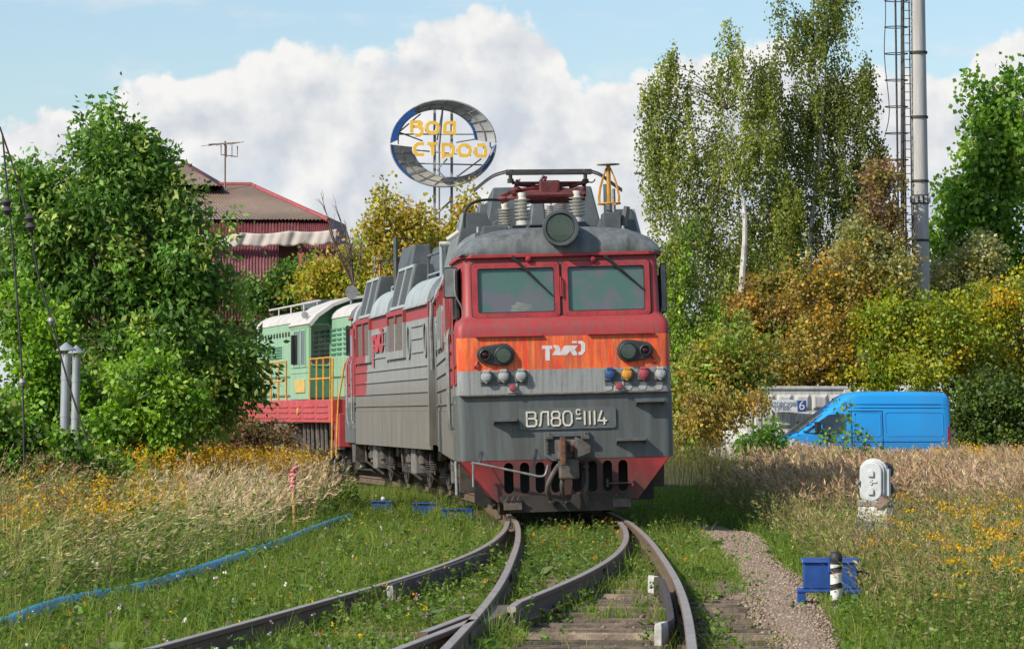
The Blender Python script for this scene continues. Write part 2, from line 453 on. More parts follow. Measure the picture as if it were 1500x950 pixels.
# blunt rail end by the frog, face showing bare metal
e = rail_path(fA, 1, 25.6, 26.3, .175)
e = [(p[0] + .05 * (1 - i / 4), p[1], p[2]) for i, p in enumerate(e)]
rail(e, trA, 'wing_rail')
relo(MB().sweep([(e[0][0], e[0][1] - .012, 0), (e[0][0], e[0][1] + .0, 0)], [(a * .98, c * .98 - .001) for a, c in RAILP]).build('rail_end_face', mat('bare_end', (.42, .36, .30), .7, var=.2)), trA)
# frog casting between the crossing rails
YF = np.arange(23.2, 26.6, .3); fr = []
lft = np.array([float(fA(y)) + .795 for y in YF]); rgt = np.array([float(fB(y)) - .795 for y in YF])
mm = MB()
for i in range(len(YF) - 1):
    a0, a1 = sorted((lft[i], rgt[i])); b0, b1 = sorted((lft[i + 1], rgt[i + 1]))
    mm.hexa([(a0 - .03, YF[i], -.13), (a1 + .03, YF[i], -.13), (b1 + .03, YF[i + 1], -.13), (b0 - .03, YF[i + 1], -.13)],
            [(a0 - .03, YF[i], -.047), (a1 + .03, YF[i], -.047), (b1 + .03, YF[i + 1], -.047), (b0 - .03, YF[i + 1], -.047)])
relo(mm.build('frog_casting', mat('frog_iron', (.11, .085, .065), .7, var=.35, scale=14, dirt=(.22, .17, .12))), trA)
# sleepers: one shared plank mesh, scaled in length
WOOD = mat('sleeper_wood', (.255, .19, .135), .95, var=.45, scale=5, dirt=(.05, .04, .032), dirt_amt=.8, bump=.7, world=True, tint=.38)
sm = MB()
NS = 12
for k in range(3):                   # a weathered sleeper split lengthwise
    y0, y1 = -.125 + k * .085, -.125 + k * .085 + .077
    zt = (.0, .006, -.004)[k]
    sm.hexa([(-.5, y0, -.15), (.5, y0, -.15), (.5, y1, -.15), (-.5, y1, -.15)], [(-.5, y0 + .006, zt), (.5, y0 + .006, zt), (.5, y1 - .006, zt), (-.5, y1 - .006, zt)])
sme = sm.mesh('sleeper'); sme.materials.append(WOOD)
sleep_rows = []
Y = 15.0
while Y < 46:
    xl = float(fA(Y)) - .8 - .45 if Y < 44 else float(fB(Y)) - 1.35
    xr = float(fB(Y)) + .8 + .62
    ang = -.5 * (float(fA(Y + .1) - fA(Y)) + float(fB(Y + .1) - fB(Y))) / .1
    o = bpy.data.objects.new('sleeper', sme); COL.objects.link(o)
    o.location = ((xl + xr) / 2 + random.uniform(-.08, .08), Y, -.172 + random.uniform(-.03, .0)); o.scale = (xr - xl + random.uniform(-.15, .15), random.uniform(.95, 1.1), 1)
    o.rotation_euler = (0, 0, ang * .6 + random.uniform(-.012, .012))
    relo(o, trB); sleep_rows.append((Y, xl, xr)); Y += .70 + random.uniform(-.05, .05)
# tie plates and fishplates on the nearer rails
tm = MB().box(-.15, .15, -.08, .08, -.172, -.150).box(-.06, -.085, -.05, .05, -.150, -.12).box(.06, .085, -.05, .05, -.15, -.12).mesh('tie_plate'); tm.materials.append(mat('rust_iron', (.09, .06, .042), .9, var=.4, scale=15))
for Y, xl, xr in sleep_rows[3:36]:
    for f, sd in ((fB, 1), (fB, -1), (fA, -1), (fA, 1)):
        if Y > 40 and f is fA: continue
        if f is fA and sd == 1 and 24 < Y < 27: continue
        o = bpy.data.objects.new('tie_plate', tm); COL.objects.link(o); o.location = (float(f(Y)) + sd * .795, Y, .0); relo(o, trA if f is fA else trB)
for f, sd, Y in ((fB, 1, 26.8), (fA, -1, 31.6), (fB, -1, 31.9), (fA, 1, 33.0)):
    p = rail_path(f, sd, Y, Y + .8, .2)
    relo(MB().sweep(p, [(.012, -.05), (.04, -.06), (.04, -.13), (.012, -.14)]).sweep(p, [(-.04, -.06), (-.012, -.05), (-.012, -.14), (-.04, -.13)]).build('fishplate', MAT['rust_iron']), trA if f is fA else trB)
# loose ballast stones
def stones(name, pts, r0, r1, cols, label):
    n = len(pts); base = np.array([(1, 0, 0), (-1, 0, 0), (0, 1, 0), (0, -1, 0), (0, 0, 1), (0, 0, -.6)], float)
    fb = np.array([(0, 2, 4), (2, 1, 4), (1, 3, 4), (3, 0, 4), (2, 0, 5), (1, 2, 5), (3, 1, 5), (0, 3, 5)])
    v = base[None] * rng.uniform(.6, 1.2, (n, 6, 1)); an = rng.uniform(0, 6.28, n); c, s_ = np.cos(an)[:, None], np.sin(an)[:, None]
    v = np.stack([v[..., 0] * c - v[..., 1] * s_, v[..., 0] * s_ + v[..., 1] * c, v[..., 2] * .8], -1) * rng.uniform(r0, r1, (n, 1, 1)) + pts[:, None]
    f = (fb[None] + (np.arange(n) * 6)[:, None, None]).reshape(-1, 3)
    col = np.array(cols)[rng.integers(0, len(cols), n)] * rng.uniform(.7, 1.25, (n, 1))
    return raw_mesh(name, v.reshape(-1, 3), f, np.repeat(col, 6, 0), STONE, label)
def raw_mesh(name, v, f, col, mt, label=None, parent=None, cat=None, kind='stuff'):
    me = bpy.data.meshes.new(name); nv, nf, k = len(v), len(f), f.shape[1]
    me.vertices.add(nv); me.vertices.foreach_set('co', np.ascontiguousarray(v, np.float32).ravel())
    me.loops.add(nf * k); me.loops.foreach_set('vertex_index', np.ascontiguousarray(f, np.int32).ravel())
    me.polygons.add(nf); me.polygons.foreach_set('loop_start', np.arange(0, nf * k, k, dtype=np.int32))
    me.update(calc_edges=True)
    ca = me.color_attributes.new('Col', 'FLOAT_COLOR', 'POINT')
    ca.data.foreach_set('color', np.concatenate([np.clip(col, 0, 1), np.ones((nv, 1))], 1).astype(np.float32).ravel())
    me.materials.append(mt); o = bpy.data.objects.new(name, me); COL.objects.link(o)
    if parent is not None: o.parent = parent; o.matrix_parent_inverse = Matrix.Translation(-Vector(parent.location))
    elif kind: o['kind'] = kind
    if label: o['label'] = label
    if cat: o['category'] = cat
    return o
STONE = leafmat('stone', 0., .9, .2)
n = 9000
Yp = np.sqrt(rng.uniform(19 ** 2, 47 ** 2, n)); u = rng.uniform(-.08, 1.08, n); Xp = path_l(Yp) * (1 - u) + path_r(Yp) * u
o = stones('gravel', np.stack([Xp, Yp, gz(Xp, Yp) + .025], -1), .008, .026, [(.29, .215, .155), (.22, .155, .108), (.34, .27, .21), (.25, .185, .135)], 'small loose stones strewn over the gravel path'); o['category'] = 'gravel'
n = 6000
Yp = rng.uniform(16, 45, n); Xp = rng.uniform(-1, 1, n) * 2.2 + (fA(np.clip(Yp, 9, 46)) + fB(Yp)) / 2
o = stones('ballast', np.stack([Xp, Yp, gz(Xp, Yp) + .01], -1), .012, .035, [(.2, .165, .13), (.28, .23, .185), (.13, .10, .08)], 'dirty brown ballast stones between the sleepers'); o['category'] = 'ballast'

# ================================================================ electric locomotive section
L0 = Vector((.800, 46.3, 0)); LH = .041
def LP(px, py, yl=0.):
    """photo pixel -> (x, z) in the front section's own frame at local depth yl"""
    Y = L0.y + yl; sc = F / Y; cx = 750 + F * (L0.x - LH * yl) / Y
    dx = px - cx; z = CZ + (HZ - (py + dx * .026)) / sc
    return (dx / sc + .026 * z, z)
def livery():
    m = bpy.data.materials.new('livery_paint'); m.use_nodes = True; t = NT(m.node_tree); b = t.n['Principled BSDF']
    v = t.new('ShaderNodeTexCoord').outputs['Object']; x, y, z = t.sep(v)
    st = t.noise(t.vmul(v, (9, 9, .55)), 2.0, 7, .65)          # rain streaks
    bl = t.noise(v, 1.6, 6, .6); fine = t.noise(v, 26, 5, .65)
    grey = t.mix(st, (.22, .235, .23), (.36, .37, .36))
    mud = t.mix(bl, (.13, .112, .09), (.215, .188, .152))
    lowm = t.m('MULTIPLY', t.step(t.m('ADD', z, t.m('MULTIPLY', t.m('SUBTRACT', st, .5), 1.3)), 2.7, 1.6), .92)
    side = t.step(y, .5, 2.0)
    run = t.m('MULTIPLY', t.step(t.noise(t.vmul(v, (1.5, 1.5, .10)), 1.5, 6, .7), .5, .66), .55)
    mud = t.mix(run, mud, (.075, .07, .062))
    grey = t.mix(t.m('MULTIPLY', lowm, side), grey, mud)
    red = t.mix(st, (.285, .022, .028), (.40, .042, .044))
    red = t.mix(t.m('MULTIPLY', t.step(bl, .5, .75), .45), red, (.25, .10, .085))
    oran = t.mix(t.step(t.noise(t.vmul(v, (5, 5, .8)), 1.6, 7, .7), .36, .66), (.74, .055, .014), (.86, .19, .035))
    oran = t.mix(t.m('MULTIPLY', t.step(st, .58, .78), .55), oran, (.62, .33, .17))
    # front: red over z 2.63, orange 2.15..2.63, grey below; side: red over the cab end with a slanted edge
    front = t.step(y, .16, .15)
    fcol = t.mix(t.m('GREATER_THAN', z, 2.64), oran, red); fcol = t.mix(t.m('GREATER_THAN', z, 2.165), grey, fcol)
    lim = t.m('ADD', 4.55, t.m('MULTIPLY', t.m('SUBTRACT', z, 2.15), .55))
    sred = t.m('MULTIPLY', t.m('LESS_THAN', y, lim), t.m('GREATER_THAN', z, 1.97))
    sred = t.m('MAXIMUM', sred, t.m('GREATER_THAN', z, 3.42))
    scol = t.mix(sred, grey, red)
    c = t.mix(front, scol, fcol)
    nose = t.m('MULTIPLY', t.step(z, 2.66, 2.7), t.step(y, .3, .28))
    c = t.mix(nose, c, red)
    grime = t.m('MULTIPLY', t.step(t.m('ADD', st, t.m('MULTIPLY', fine, .25)), .54, .80), .6)
    c = t.mix(grime, c, (.10, .085, .07))
    t.put(b.inputs['Base Color'], c)
    t.put(b.inputs['Roughness'], t.m('ADD', .42, t.m('MULTIPLY', bl, .3)))
    bp = t.new('ShaderNodeBump'); bp.inputs['Strength'].default_value = .18; bp.inputs['Distance'].default_value = .012
    t.put(bp.inputs['Height'], t.noise(v, 3.2, 3, .5)); t.l.new(bp.outputs[0], b.inputs['Normal'])
    return m
LIV = livery()
APRON = mat('apron_paint', (.092, .105, .102), .5, var=.22, scale=1.6, dirt=(.075, .066, .055), dirt_amt=.75, bump=.05, streak=True)
ROOFG = mat('roof_grey', (.125, .138, .138), .65, var=.25, scale=1.5, dirt=(.04, .04, .037), dirt_amt=.9, streak=True)
ROOFL = mat('roof_light_grey', (.32, .36, .36), .55, var=.2, scale=1.3, dirt=(.17, .17, .155), dirt_amt=.6, streak=True)
DECK = mat('roof_deck_grey', (.085, .093, .095), .8, var=.3, scale=5)
EQUIP = mat('equipment_grey', (.075, .09, .095), .6, var=.25, scale=3, dirt=(.05, .05, .047), dirt_amt=.6)
REDP = mat('red_paint', (.34, .03, .034), .5, var=.22, scale=4, dirt=(.17, .07, .055), dirt_amt=.5)
PREDP = mat('pilot_red', (.30, .03, .032), .55, var=.3, scale=2.2, dirt=(.09, .07, .058), dirt_amt=.95)
def oil_grime(m):
    # oily soot blown over the middle of the pilot around the coupler
    t = NT(m.node_tree); b = t.n['Principled BSDF']; c = b.inputs['Base Color'].links[0].from_socket
    v = t.new('ShaderNodeTexCoord').outputs['Object']; x, y, z = t.sep(v)
    r_ = t.m('SQRT', t.m('ADD', t.m('POWER', t.m('DIVIDE', x, 1.05), 2.), t.m('POWER', t.m('DIVIDE', t.m('SUBTRACT', z, .25), .62), 2.)))
    n_ = t.noise(v, 5, 6, .65)
    k = t.m('MULTIPLY', t.step(t.m('ADD', r_, t.m('MULTIPLY', t.m('SUBTRACT', n_, .5), 1.1)), 1.55, .75), .92)
    t.put(b.inputs['Base Color'], t.mix(k, c, (.062, .047, .040)))
oil_grime(PREDP)
PANT = mat('pantograph_red', (.12, .02, .02), .6, var=.35, scale=7, dirt=(.06, .035, .03), dirt_amt=.8)
DARK = mat('dark_iron', (.04, .036, .033), .75, var=.4, scale=7, dirt=(.10, .08, .062), dirt_amt=.5)
OILY = mat('oily_iron', (.085, .075, .065), .6, var=.4, scale=9, dirt=(.15, .09, .055), dirt_amt=.6, bump=.3)
BLACK = mat('black_rubber', (.018, .018, .018), .55, var=.3, scale=9)
PORC = mat('porcelain', (.55, .53, .47), .35, var=.15, scale=9, dirt=(.28, .22, .16), dirt_amt=.6)
YEL = mat('yellow_paint', (.60, .28, .02), .5, var=.2, scale=7, dirt=(.2, .1, .03), dirt_amt=.4)
SOCK = mat('socket_grey', (.36, .375, .36), .5, var=.15, scale=12, dirt=(.18, .165, .14), dirt_amt=.5)
STEEL = mat('grey_steel', (.24, .235, .225), .55, var=.25, scale=9, dirt=(.1, .085, .07), metal=.2)
INNER = mat('cab_interior', (.30, .36, .33), .8, var=.2, scale=2)
LENS = mat('lamp_lens', (.05, .06, .055), .06, var=.3, scale=9, spec=.9)
CHROME = mat('reflector', (.62, .64, .6), .14, metal=1., var=.1)
REDL = mat('red_lens', (.035, .006, .008), .12, var=.2)
GLASS = glassmat('windscreen', (.80, .88, .84), .33, ((.17, .33, .27), (.31, .29, .33)))
DGLASS = glassmat('dark_glass', (.2, .23, .22), .85, ((.02, .025, .025), (.045, .05, .05)))

SEC = empty('locomotive_section', L0, LH, 'weathered red and grey electric locomotive section with orange front band and raised number plate', 'locomotive', 'coupled electric locomotive sections')
SEC.rotation_euler = (0, R(-1.5), LH)
LEN = 15.5
# ---- cab shell: horizontal outlines lofted upward, with window openings left out
WX = [.045, 1.235]              # windscreen openings |x|
ZW = (2.965, 3.665)
rowsz = [(1.82, 0, 1.53, 1.535), (2.165, 0, 1.53, 1.535), (2.64, 0, 1.53, 1.535), (2.76, .012, 1.528, 1.535), (2.84, .05, 1.51, 1.535), (2.90, .105, 1.47, 1.53), (2.935, .15, 1.43, 1.53),
         (ZW[0], .165, 1.415, 1.53), (ZW[1], .245, 1.405, 1.525), (3.80, .27, 1.40, 1.52)]
def outline(yf, w_, wb, r=.10):
    half = [(0, yf), (WX[0], yf), (WX[1], yf)]
    for i in range(6):
        a = R(90 * i / 5); half.append((w_ - r + r * math.sin(a), yf + r - r * math.cos(a)))
    # side: openings for the cab side window y .55...1.15
    for yy in (.55, 1.15, 1.6, 2.3): half.append((w_ + (wb - w_) * (yy - yf) / (2.3 - yf), yy))
    return half
H = [outline(yf, a, b_, .10) for z, yf, a, b_ in rowsz]
mm = MB(); n = len(H[0]); nr = len(rowsz)
for sgn in (1, -1):
    base = len(mm.v)
    for i, (z, *_q) in enumerate(rowsz): mm.v += [(sgn * p[0], p[1], z) for p in H[i]]
    for i in range(nr - 1):
        for k in range(n - 1):
            if i == nr - 3 and k == 1: continue            # windscreen
            if i == nr - 3 and k == 9: continue            # side window
            mm.f.append((base + i * n + k, base + i * n + k + 1, base + (i + 1) * n + k + 1, base + (i + 1) * n + k))
cabm = mm.mesh('cab_body'); 
bm = bmesh.new(); bm.from_mesh(cabm); bmesh.ops.remove_doubles(bm, verts=bm.verts, dist=1e-4); bmesh.ops.recalc_face_normals(bm, faces=bm.faces)
bm.to_mesh(cabm); bm.free(); cabm.materials.append(LIV); cabm.polygons.foreach_set('use_smooth', [True] * len(cabm.polygons)); cabm.set_sharp_from_angle(angle=R(40))
cab = bpy.data.objects.new('cab_body', cabm); COL.objects.link(cab); cab.parent = SEC
so = cab.modifiers.new('skin', 'SOLIDIFY'); so.thickness = .05; so.offset = -1; so.use_rim = False
# interior
MB().box(-1.45, -.35, 2.1, 2.14, 1.9, 3.8).box(.35, 1.45, 2.1, 2.14, 1.9, 3.8).box(-.35, .35, 2.16, 2.2, 1.9, 3.8).box(-1.45, 1.45, .5, 2.1, 1.9, 1.95).build('cab_wall', INNER, SEC)
MB().prism([(.3, 2.0), (.3, 2.95), (.62, 3.0), (.72, 2.85), (.72, 2.0)], -1.35, 1.35, 'x').build('driver_desk', mat('desk', (.10, .13, .12), .6), SEC, bevel=.02)
for sx in (-.8, .75):
    MB().box(sx - .25, sx + .25, 1.35, 1.85, 2.3, 2.45).prism([(1.78, 2.4), (1.92, 2.4), (2.0, 3.35), (1.9, 3.4)], sx - .24, sx + .24, 'x').build('driver_seat', mat('seat', (.05, .05, .055), .7), SEC, bevel=.05)
# apron
ap = []
for z in (.88, 1.25, 1.82):
    half = []
    for i in range(7):
        a = R(90 * i / 6); half.append((1.555 - .12 + .12 * math.sin(a), .045 + .12 - .12 * math.cos(a)))
    half.append((1.555, 2.3))
    full = [(-p[0], p[1]) for p in half[::-1]] + half
    ap.append([(p[0], p[1], z) for p in full])
a_ = MB().grid(ap); a_.add([(-1.53, .06, .885), (1.53, .06, .885), (1.53, 2.3, .885), (-1.53, 2.3, .885)], [(0, 1, 2, 3)])
a_.build('front_apron', APRON, SEC, smooth=True)
MB().box(-1.50, 1.50, -.012, .05, 1.80, 1.826).build('apron_lip', mat('lip', (.11, .09, .075), .8, var=.4), SEC, bevel=.006)
# pilot with slots
def slot(cx, w_, z0, z1):
    r = w_ / 2; out = []
    for i in range(9): a = R(180 * i / 8); out.append((cx + r * math.cos(a), z1 - r + r * math.sin(a)))
    for i in range(9): a = R(180 + 180 * i / 8); out.append((cx + r * math.cos(a), z0 + r + r * math.sin(a)))
    return out
slots = [slot(LP(px, 700)[0], .135, .40, .845) for px in (745.6, 769, 791.7, 814.5, 845.7, 868.5, 890.8, 913.6)]
PT = lambda q, y: (q[0], y + (.885 - q[1]) * .10, q[1])
plate([(-1.52, .88), (1.48, .88), (1.02, .28), (-1.0, .28)], slots, .05, .075, 'pilot', PREDP, SEC, PT)
plate([(-1.0, .37), (1.0, .37), (.86, .13), (-.84, .13)], [], .02, .046, 'pilot_foot_plate', mat('pilot_black', (.05, .043, .038), .7, var=.35, scale=5, dirt=(.12, .075, .06)), SEC, PT)
for sgn in (-1, 1):
    MB().hexa([(sgn * 1.50, .07, .88), (sgn * 1.53, 1.0, .88), (sgn * 1.2, 1.0, .4), (sgn * 1.01, .12, .30)], [(sgn * 1.47, .07, .88), (sgn * 1.5, 1.0, .88), (sgn * 1.17, 1.0, .4), (sgn * .98, .12, .30)]).build('pilot_wing', PREDP, SEC)
    # cable brackets on the foot plate
    m_ = MB().box(sgn * .78 - .13, sgn * .78 + .13, .02, .1, .17, .31)
    for k in range(3): m_.tube([(sgn * .78 - .1 + k * .08, .01, .30), (sgn * .78 - .07 + k * .08, -.02, .36), (sgn * .78 - .03 + k * .08, .01, .30)], .012, 6)
    m_.build('receiver_coil', OILY, SEC, bevel=.01)
MB().box(-1.3, 1.3, .7, 1.0, .25, .85).build('underframe_beam', BLACK, SEC)
# roof visor
rv = []
for j in range(15):
    tt = j / 9; yy = .20 + .55 * tt if j <= 9 else .75 + (j - 9) * .31
    g = math.sqrt(max(0, 1 - (1 - min(1, tt)) ** 2)); wv = 1.46 + .07 * min(1, yy / 2.3)
    row = []
    for k in range(41):
        u = -1 + k / 20; s_ = math.copysign(abs(math.sin(u * math.pi / 2)) ** .9, u)
        h = (1 - abs(s_) ** 3.4) ** .5
        row.append((wv * s_ * (.985 + .015 * g), yy + .0, 3.815 + .42 * h * (.22 + .78 * g) if abs(s_) < .9999 else 3.815))
    rv.append(row)
rv = [[(x, .215, 3.815) for x, y, z in rv[0]]] + rv
MB().grid(rv).build('cab_roof', ROOFG, SEC, smooth=True, auto=60)
gp = [(-1.525, 2.3, 3.81), (-1.44, .36, 3.81), (-1.38, .27, 3.81), (-1.28, .225, 3.81), (1.28, .225, 3.81), (1.38, .27, 3.81), (1.44, .36, 3.81), (1.525, 2.3, 3.81)]
MB().sweep(gp, [(-.03, -.025), (.03, -.025), (.03, .025), (-.03, .025)]).build('rain_gutter', REDP, SEC, bevel=.006)
# windscreens
def WT(q, y):
    zz = q[1]; return (q[0], .165 + (zz - ZW[0]) * (.08 / .7) + y, zz)
for sgn in (-1, 1):
    x0, x1 = sorted((sgn * (WX[0] + .01), sgn * (WX[1] + .01)))
    fr = plate(rrect(x0 - .035, x1 + .035, ZW[0] - .045, ZW[1] + .045, .06), [rrect(x0 + .05, x1 - .05, ZW[0] + .035, ZW[1] - .035, .03)], -.035, .02, 'windscreen_frame', REDP, SEC, WT, bevel=.006)
    plate(rrect(x0 + .035, x1 - .035, ZW[0] + .02, ZW[1] - .02, .03), [], .002, .010, 'glass', GLASS, fr, WT)
    plate(rrect(x0 - .05, x1 + .05, ZW[0] - .06, ZW[1] + .06, .07), [rrect(x0 - .034, x1 + .034, ZW[0] - .044, ZW[1] + .044, .06)], -.012, .01, 'gasket', BLACK, fr, WT)
    plate(rrect(x0 + .043, x1 - .043, ZW[0] + .028, ZW[1] - .028, .03), [rrect(x0 + .053, x1 - .053, ZW[0] + .038, ZW[1] - .038, .03)], -.037, -.02, 'seal', BLACK, fr, WT)
    bo = MB()
    for k in range(9):
        for zz in (ZW[0] - .004, ZW[1] + .004):
            p = WT((x0 + .02 + (x1 - x0 - .04) * k / 8, zz), -.036); bo.lathe([(0, .009), (.006, .007)], p, (0, -1, 0), 6)
    bo.build('rivets', REDP, fr)
for a, b_ in (((752, 377), (809, 432)), ((888, 375), (944, 423))):
    A = LP(*a, .1); B = LP(*b_, .1); pa = WT(A, -.06); pb = WT(B, -.05); mid = tuple(.5 * (p + q) for p, q in zip(pa, pb))
    w_ = MB().tube([pa, mid], [.026, .022], 6).tube([mid, pb], [.02, .011], 6).lathe([(0, .03), (.05, .03)], (pa[0], pa[1] + .03, pa[2]), (0, -1, 0), 10)
    w_.build('wiper', BLACK, SEC)
for px in (774, 869):
    c = LP(px, 379, .2); MB().lathe([(0, .045), (.05, .042), (.055, .035)], (c[0], .22, c[1]), (0, -1, -.25), 12).build('washer_cap', REDP, SEC, smooth=True)
c0, c1 = LP(822, 405), LP(823, 433)
MB().tube([(c0[0], .21, c0[1]), (c0[0], .15, c0[1]), (c1[0], .12, c1[1]), (c1[0], .18, c1[1])], .012, 6).build('grab_handle', REDP, SEC)
# crumpled cloth on the desk is added later as its own thing
# main headlight
hc = LP(821, 334, .1); hy = .30
hd = MB().lathe([(.0, .2), (.0, .24), (.42, .26), (.50, .262), (.52, .255), (.52, .215), (.49, .205), (.40, .2)], (hc[0], hy + .22, hc[1]), (0, -1, 0), 36).build('headlight', EQUIP, SEC, smooth=True, auto=30)
MB().lathe([(0, .02), (.02, .08), (.06, .14), (.12, .19), (.125, .192)], (hc[0], hy - .12, hc[1]), (0, -1, 0), 28).build('reflector', CHROME, hd, smooth=True)
MB().lathe([(0, .203), (.012, .2), (.02, .12), (.022, .01)], (hc[0], hy - .25, hc[1]), (0, -1, 0), 28).build('lens', glassmat('lamp_glass', (.75, .8, .75), .22, ((.03, .04, .035), (.06, .07, .06))), hd, smooth=True)
MB().box(hc[0] - .12, hc[0] + .12, hy - .1, hy + .6, hc[1] - .3, hc[1]).build('headlight_bracket', ROOFG, SEC, bevel=.02)
# lower lamp pods: dark eye-shaped housing with a white lamp and a red lamp
for pxw, pxr, py, pyr in ((737, 710, 520, 520), (920, 945, 514, 513)):
    W_ = LP(pxw, py); Rr_ = LP(pxr, pyr); rw, rr = .155, .115
    dv = Vector((Rr_[0] - W_[0], Rr_[1] - W_[1])); dd = dv.length; an = math.atan2(dv.y, dv.x); be = math.acos((rw - rr) / dd)
    hull = [(W_[0] + rw * math.cos(an + be + (2 * math.pi - 2 * be) * i / 20), W_[1] + rw * math.sin(an + be + (2 * math.pi - 2 * be) * i / 20)) for i in range(21)]
    hull += [(Rr_[0] + rr * math.cos(an - be + 2 * be * i / 10), Rr_[1] + rr * math.sin(an - be + 2 * be * i / 10)) for i in range(11)]
    pod = MB().prism(hull, -.05, .03).build('lamp_pod', mat('pod_dark', (.035, .038, .037), .45, var=.2), SEC, bevel=.012)
    br = [p for p in hull]; cen = ((W_[0] + Rr_[0]) / 2, (W_[1] + Rr_[1]) / 2)
    brow = sorted([p for p in hull if p[1] > cen[1] - .03], key=lambda p: p[0])
    MB().sweep([(p[0], -.0, p[1]) for p in brow], [(-.13, -.004), (.02, -.004), (.02, .012), (-.13, .012)], (0, 0, 1)).build('hood', MAT['pod_dark'], pod)
    for q, r_, mt, nm in ((W_, .115, CHROME, 'white_lamp'), (Rr_, .07, REDL, 'red_lamp')):
        lr = MB().lathe([(0, r_ + .012), (.045, r_ + .01), (.05, r_), (.02, r_ - .008), (.018, r_ - .02)], (q[0], -.045, q[1]), (0, -1, 0), 24).build(nm, MAT['pod_dark'], pod, smooth=True)
        if nm == 'white_lamp':
            lr2 = MB().lathe([(0, .012), (.012, .05), (.025, .085), (.032, r_ - .012)], (q[0], -.055, q[1]), (0, -1, 0), 20); o = lr2.build('reflector', CHROME, pod, smooth=True)
            MB().lathe([(0, r_ - .008), (.012, .06), (.014, .005)], (q[0], -.088, q[1]), (0, -1, 0), 20).build('lens', MAT['lamp_glass'], pod, smooth=True)
        else:
            MB().lathe([(0, r_ - .01), (.02, .04), (.028, .005)], (q[0], -.06, q[1]), (0, -1, 0), 18).build('lens', REDL, pod, smooth=True)
    s_ = 1 if pxr > pxw else -1
    hb = (Rr_[0] + s_ * .13, Rr_[1] - .14)
    MB().tube([(hb[0] - s_ * .03, .01, hb[1] + .05), (hb[0] - s_ * .02, -.03, hb[1] + .03), (hb[0] + s_ * .01, -.03, hb[1] - .02), (hb[0] + s_ * .015, .01, hb[1] - .04)], .016, 6).build('lamp_hook', REDP, SEC)
# thin drip rails over the lamps
for a, b_ in (((695, 494), (795, 492)), ((860, 490), (958, 488))):
    A, B = LP(*a), LP(*b_); MB().hexa([(A[0], -.045, A[1]), (B[0], -.045, B[1]), (B[0], .02, B[1] + .012), (A[0], .02, A[1] + .012)], [(A[0], -.045, A[1] + .012), (B[0], -.045, B[1] + .012), (B[0], .02, B[1] + .03), (A[0], .02, A[1] + .03)]).build('drip_rail', REDP, SEC)
# jumper sockets
def socket(px, py, mt):
    c = LP(px, py); b = MB().box(c[0] - .085, c[0] + .085, -.035, .01, c[1] - .09, c[1] + .075)
    bo = b.build('socket_base', mat('socket_base', (.11, .115, .11), .6, var=.3, scale=8), SEC, bevel=.01)
    sh = [(c[0] + .077 * math.cos(R(a)), c[1] + .077 * math.sin(R(a))) for a in range(-60, 241, 20)] + [(c[0], c[1] - .102)]
    k = MB().prism(sh, -.075, -.036).build('socket_cover', mt, bo, bevel=.012)
    MB().lathe([(0, .058), (.02, .055), (.03, .02)], (c[0], -.074, c[1]), (0, -1, 0), 18).build('cover_dome', mt, bo, smooth=True)
    MB().box(c[0] - .045, c[0] + .045, -.085, -.02, c[1] + .06, c[1] + .10).build('hinge', mt, bo, bevel=.006)
BLUEP = mat('blue_cover', (.025, .07, .18), .5, var=.2, scale=9); YCOV = mat('yellow_cover', (.58, .27, .03), .5, var=.2, scale=9); RCOV = mat('red_cover', (.36, .06, .075), .5, var=.2, scale=9)
for px, py, mt in ((712, 552, SOCK), (737.5, 551, SOCK), (763, 550, SOCK), (893.5, 548, BLUEP), (918.5, 547.5, YCOV), (943, 547, RCOV), (967.5, 547, SOCK)): socket(px, py, mt)
for a, b_ in ((704, 773), (886, 978)):
    A, B = LP(a, 560), LP(b_, 556); MB().box(A[0], B[0], -.012, .01, A[1] - .05, A[1] + .14).build('socket_rail', MAT['socket_base'], SEC, bevel=.005)
for px, py in ((751, 568), (907, 565)):
    c = LP(px, py); p_ = MB().box(c[0] - .07, c[0] + .07, -.02, .01, c[1] - .075, c[1] + .065).build('button_plate', SOCK, SEC, bevel=.006)
    MB().lathe([(0, .05), (.03, .05), (.05, .042), (.055, .01)], (c[0], -.02, c[1]), (0, -1, 0), 16).build('button', RCOV, p_, smooth=True)
for px, py in ((891, 566), (920, 565), (941.5, 564.5), (965, 564.5)):
    c = LP(px, py); MB().prism([(c[0] - .055, c[1] - .03), (c[0] - .03, c[1] - .055), (c[0] + .03, c[1] - .055), (c[0] + .055, c[1] - .03), (c[0] + .055, c[1] + .05), (c[0] - .055, c[1] + .05)], -.008, .01).build('blank_plate', SOCK, SEC)
# emblem, flat white shapes
EW = mat('emblem_white', (.62, .58, .57), .6, var=.1, scale=12, dirt=(.5, .32, .25), dirt_amt=.3)
def poly_px(pts, y0, y1): return MB().prism([LP(*p) for p in pts], y0, y1)
em = [[(794, 506), (809, 506), (809, 511), (805.5, 511), (805.5, 528), (799, 528), (799, 511), (794, 511)],
      [(810, 505.5), (818, 505.5), (821, 510), (821, 515), (827, 506), (835, 506), (823, 520), (808.5, 520), (814, 512)],
      [(823, 520), (835, 506), (847, 506), (842, 512), (845, 516), (845.5, 520), (839, 520), (835.5, 514), (830, 520)],
      [(838, 499.5), (845.5, 499.3), (845.5, 502.3), (838, 502.5)],
      [(847, 499.2), (853, 499), (857.5, 503), (857.5, 514), (853, 519.5), (847.5, 519.8), (847.5, 515.5), (850.5, 515), (851.5, 512), (851.5, 506), (850.5, 503.5), (847, 503)]]
for p in em: poly_px(p, -.004, .002).build('emblem', EW, SEC)
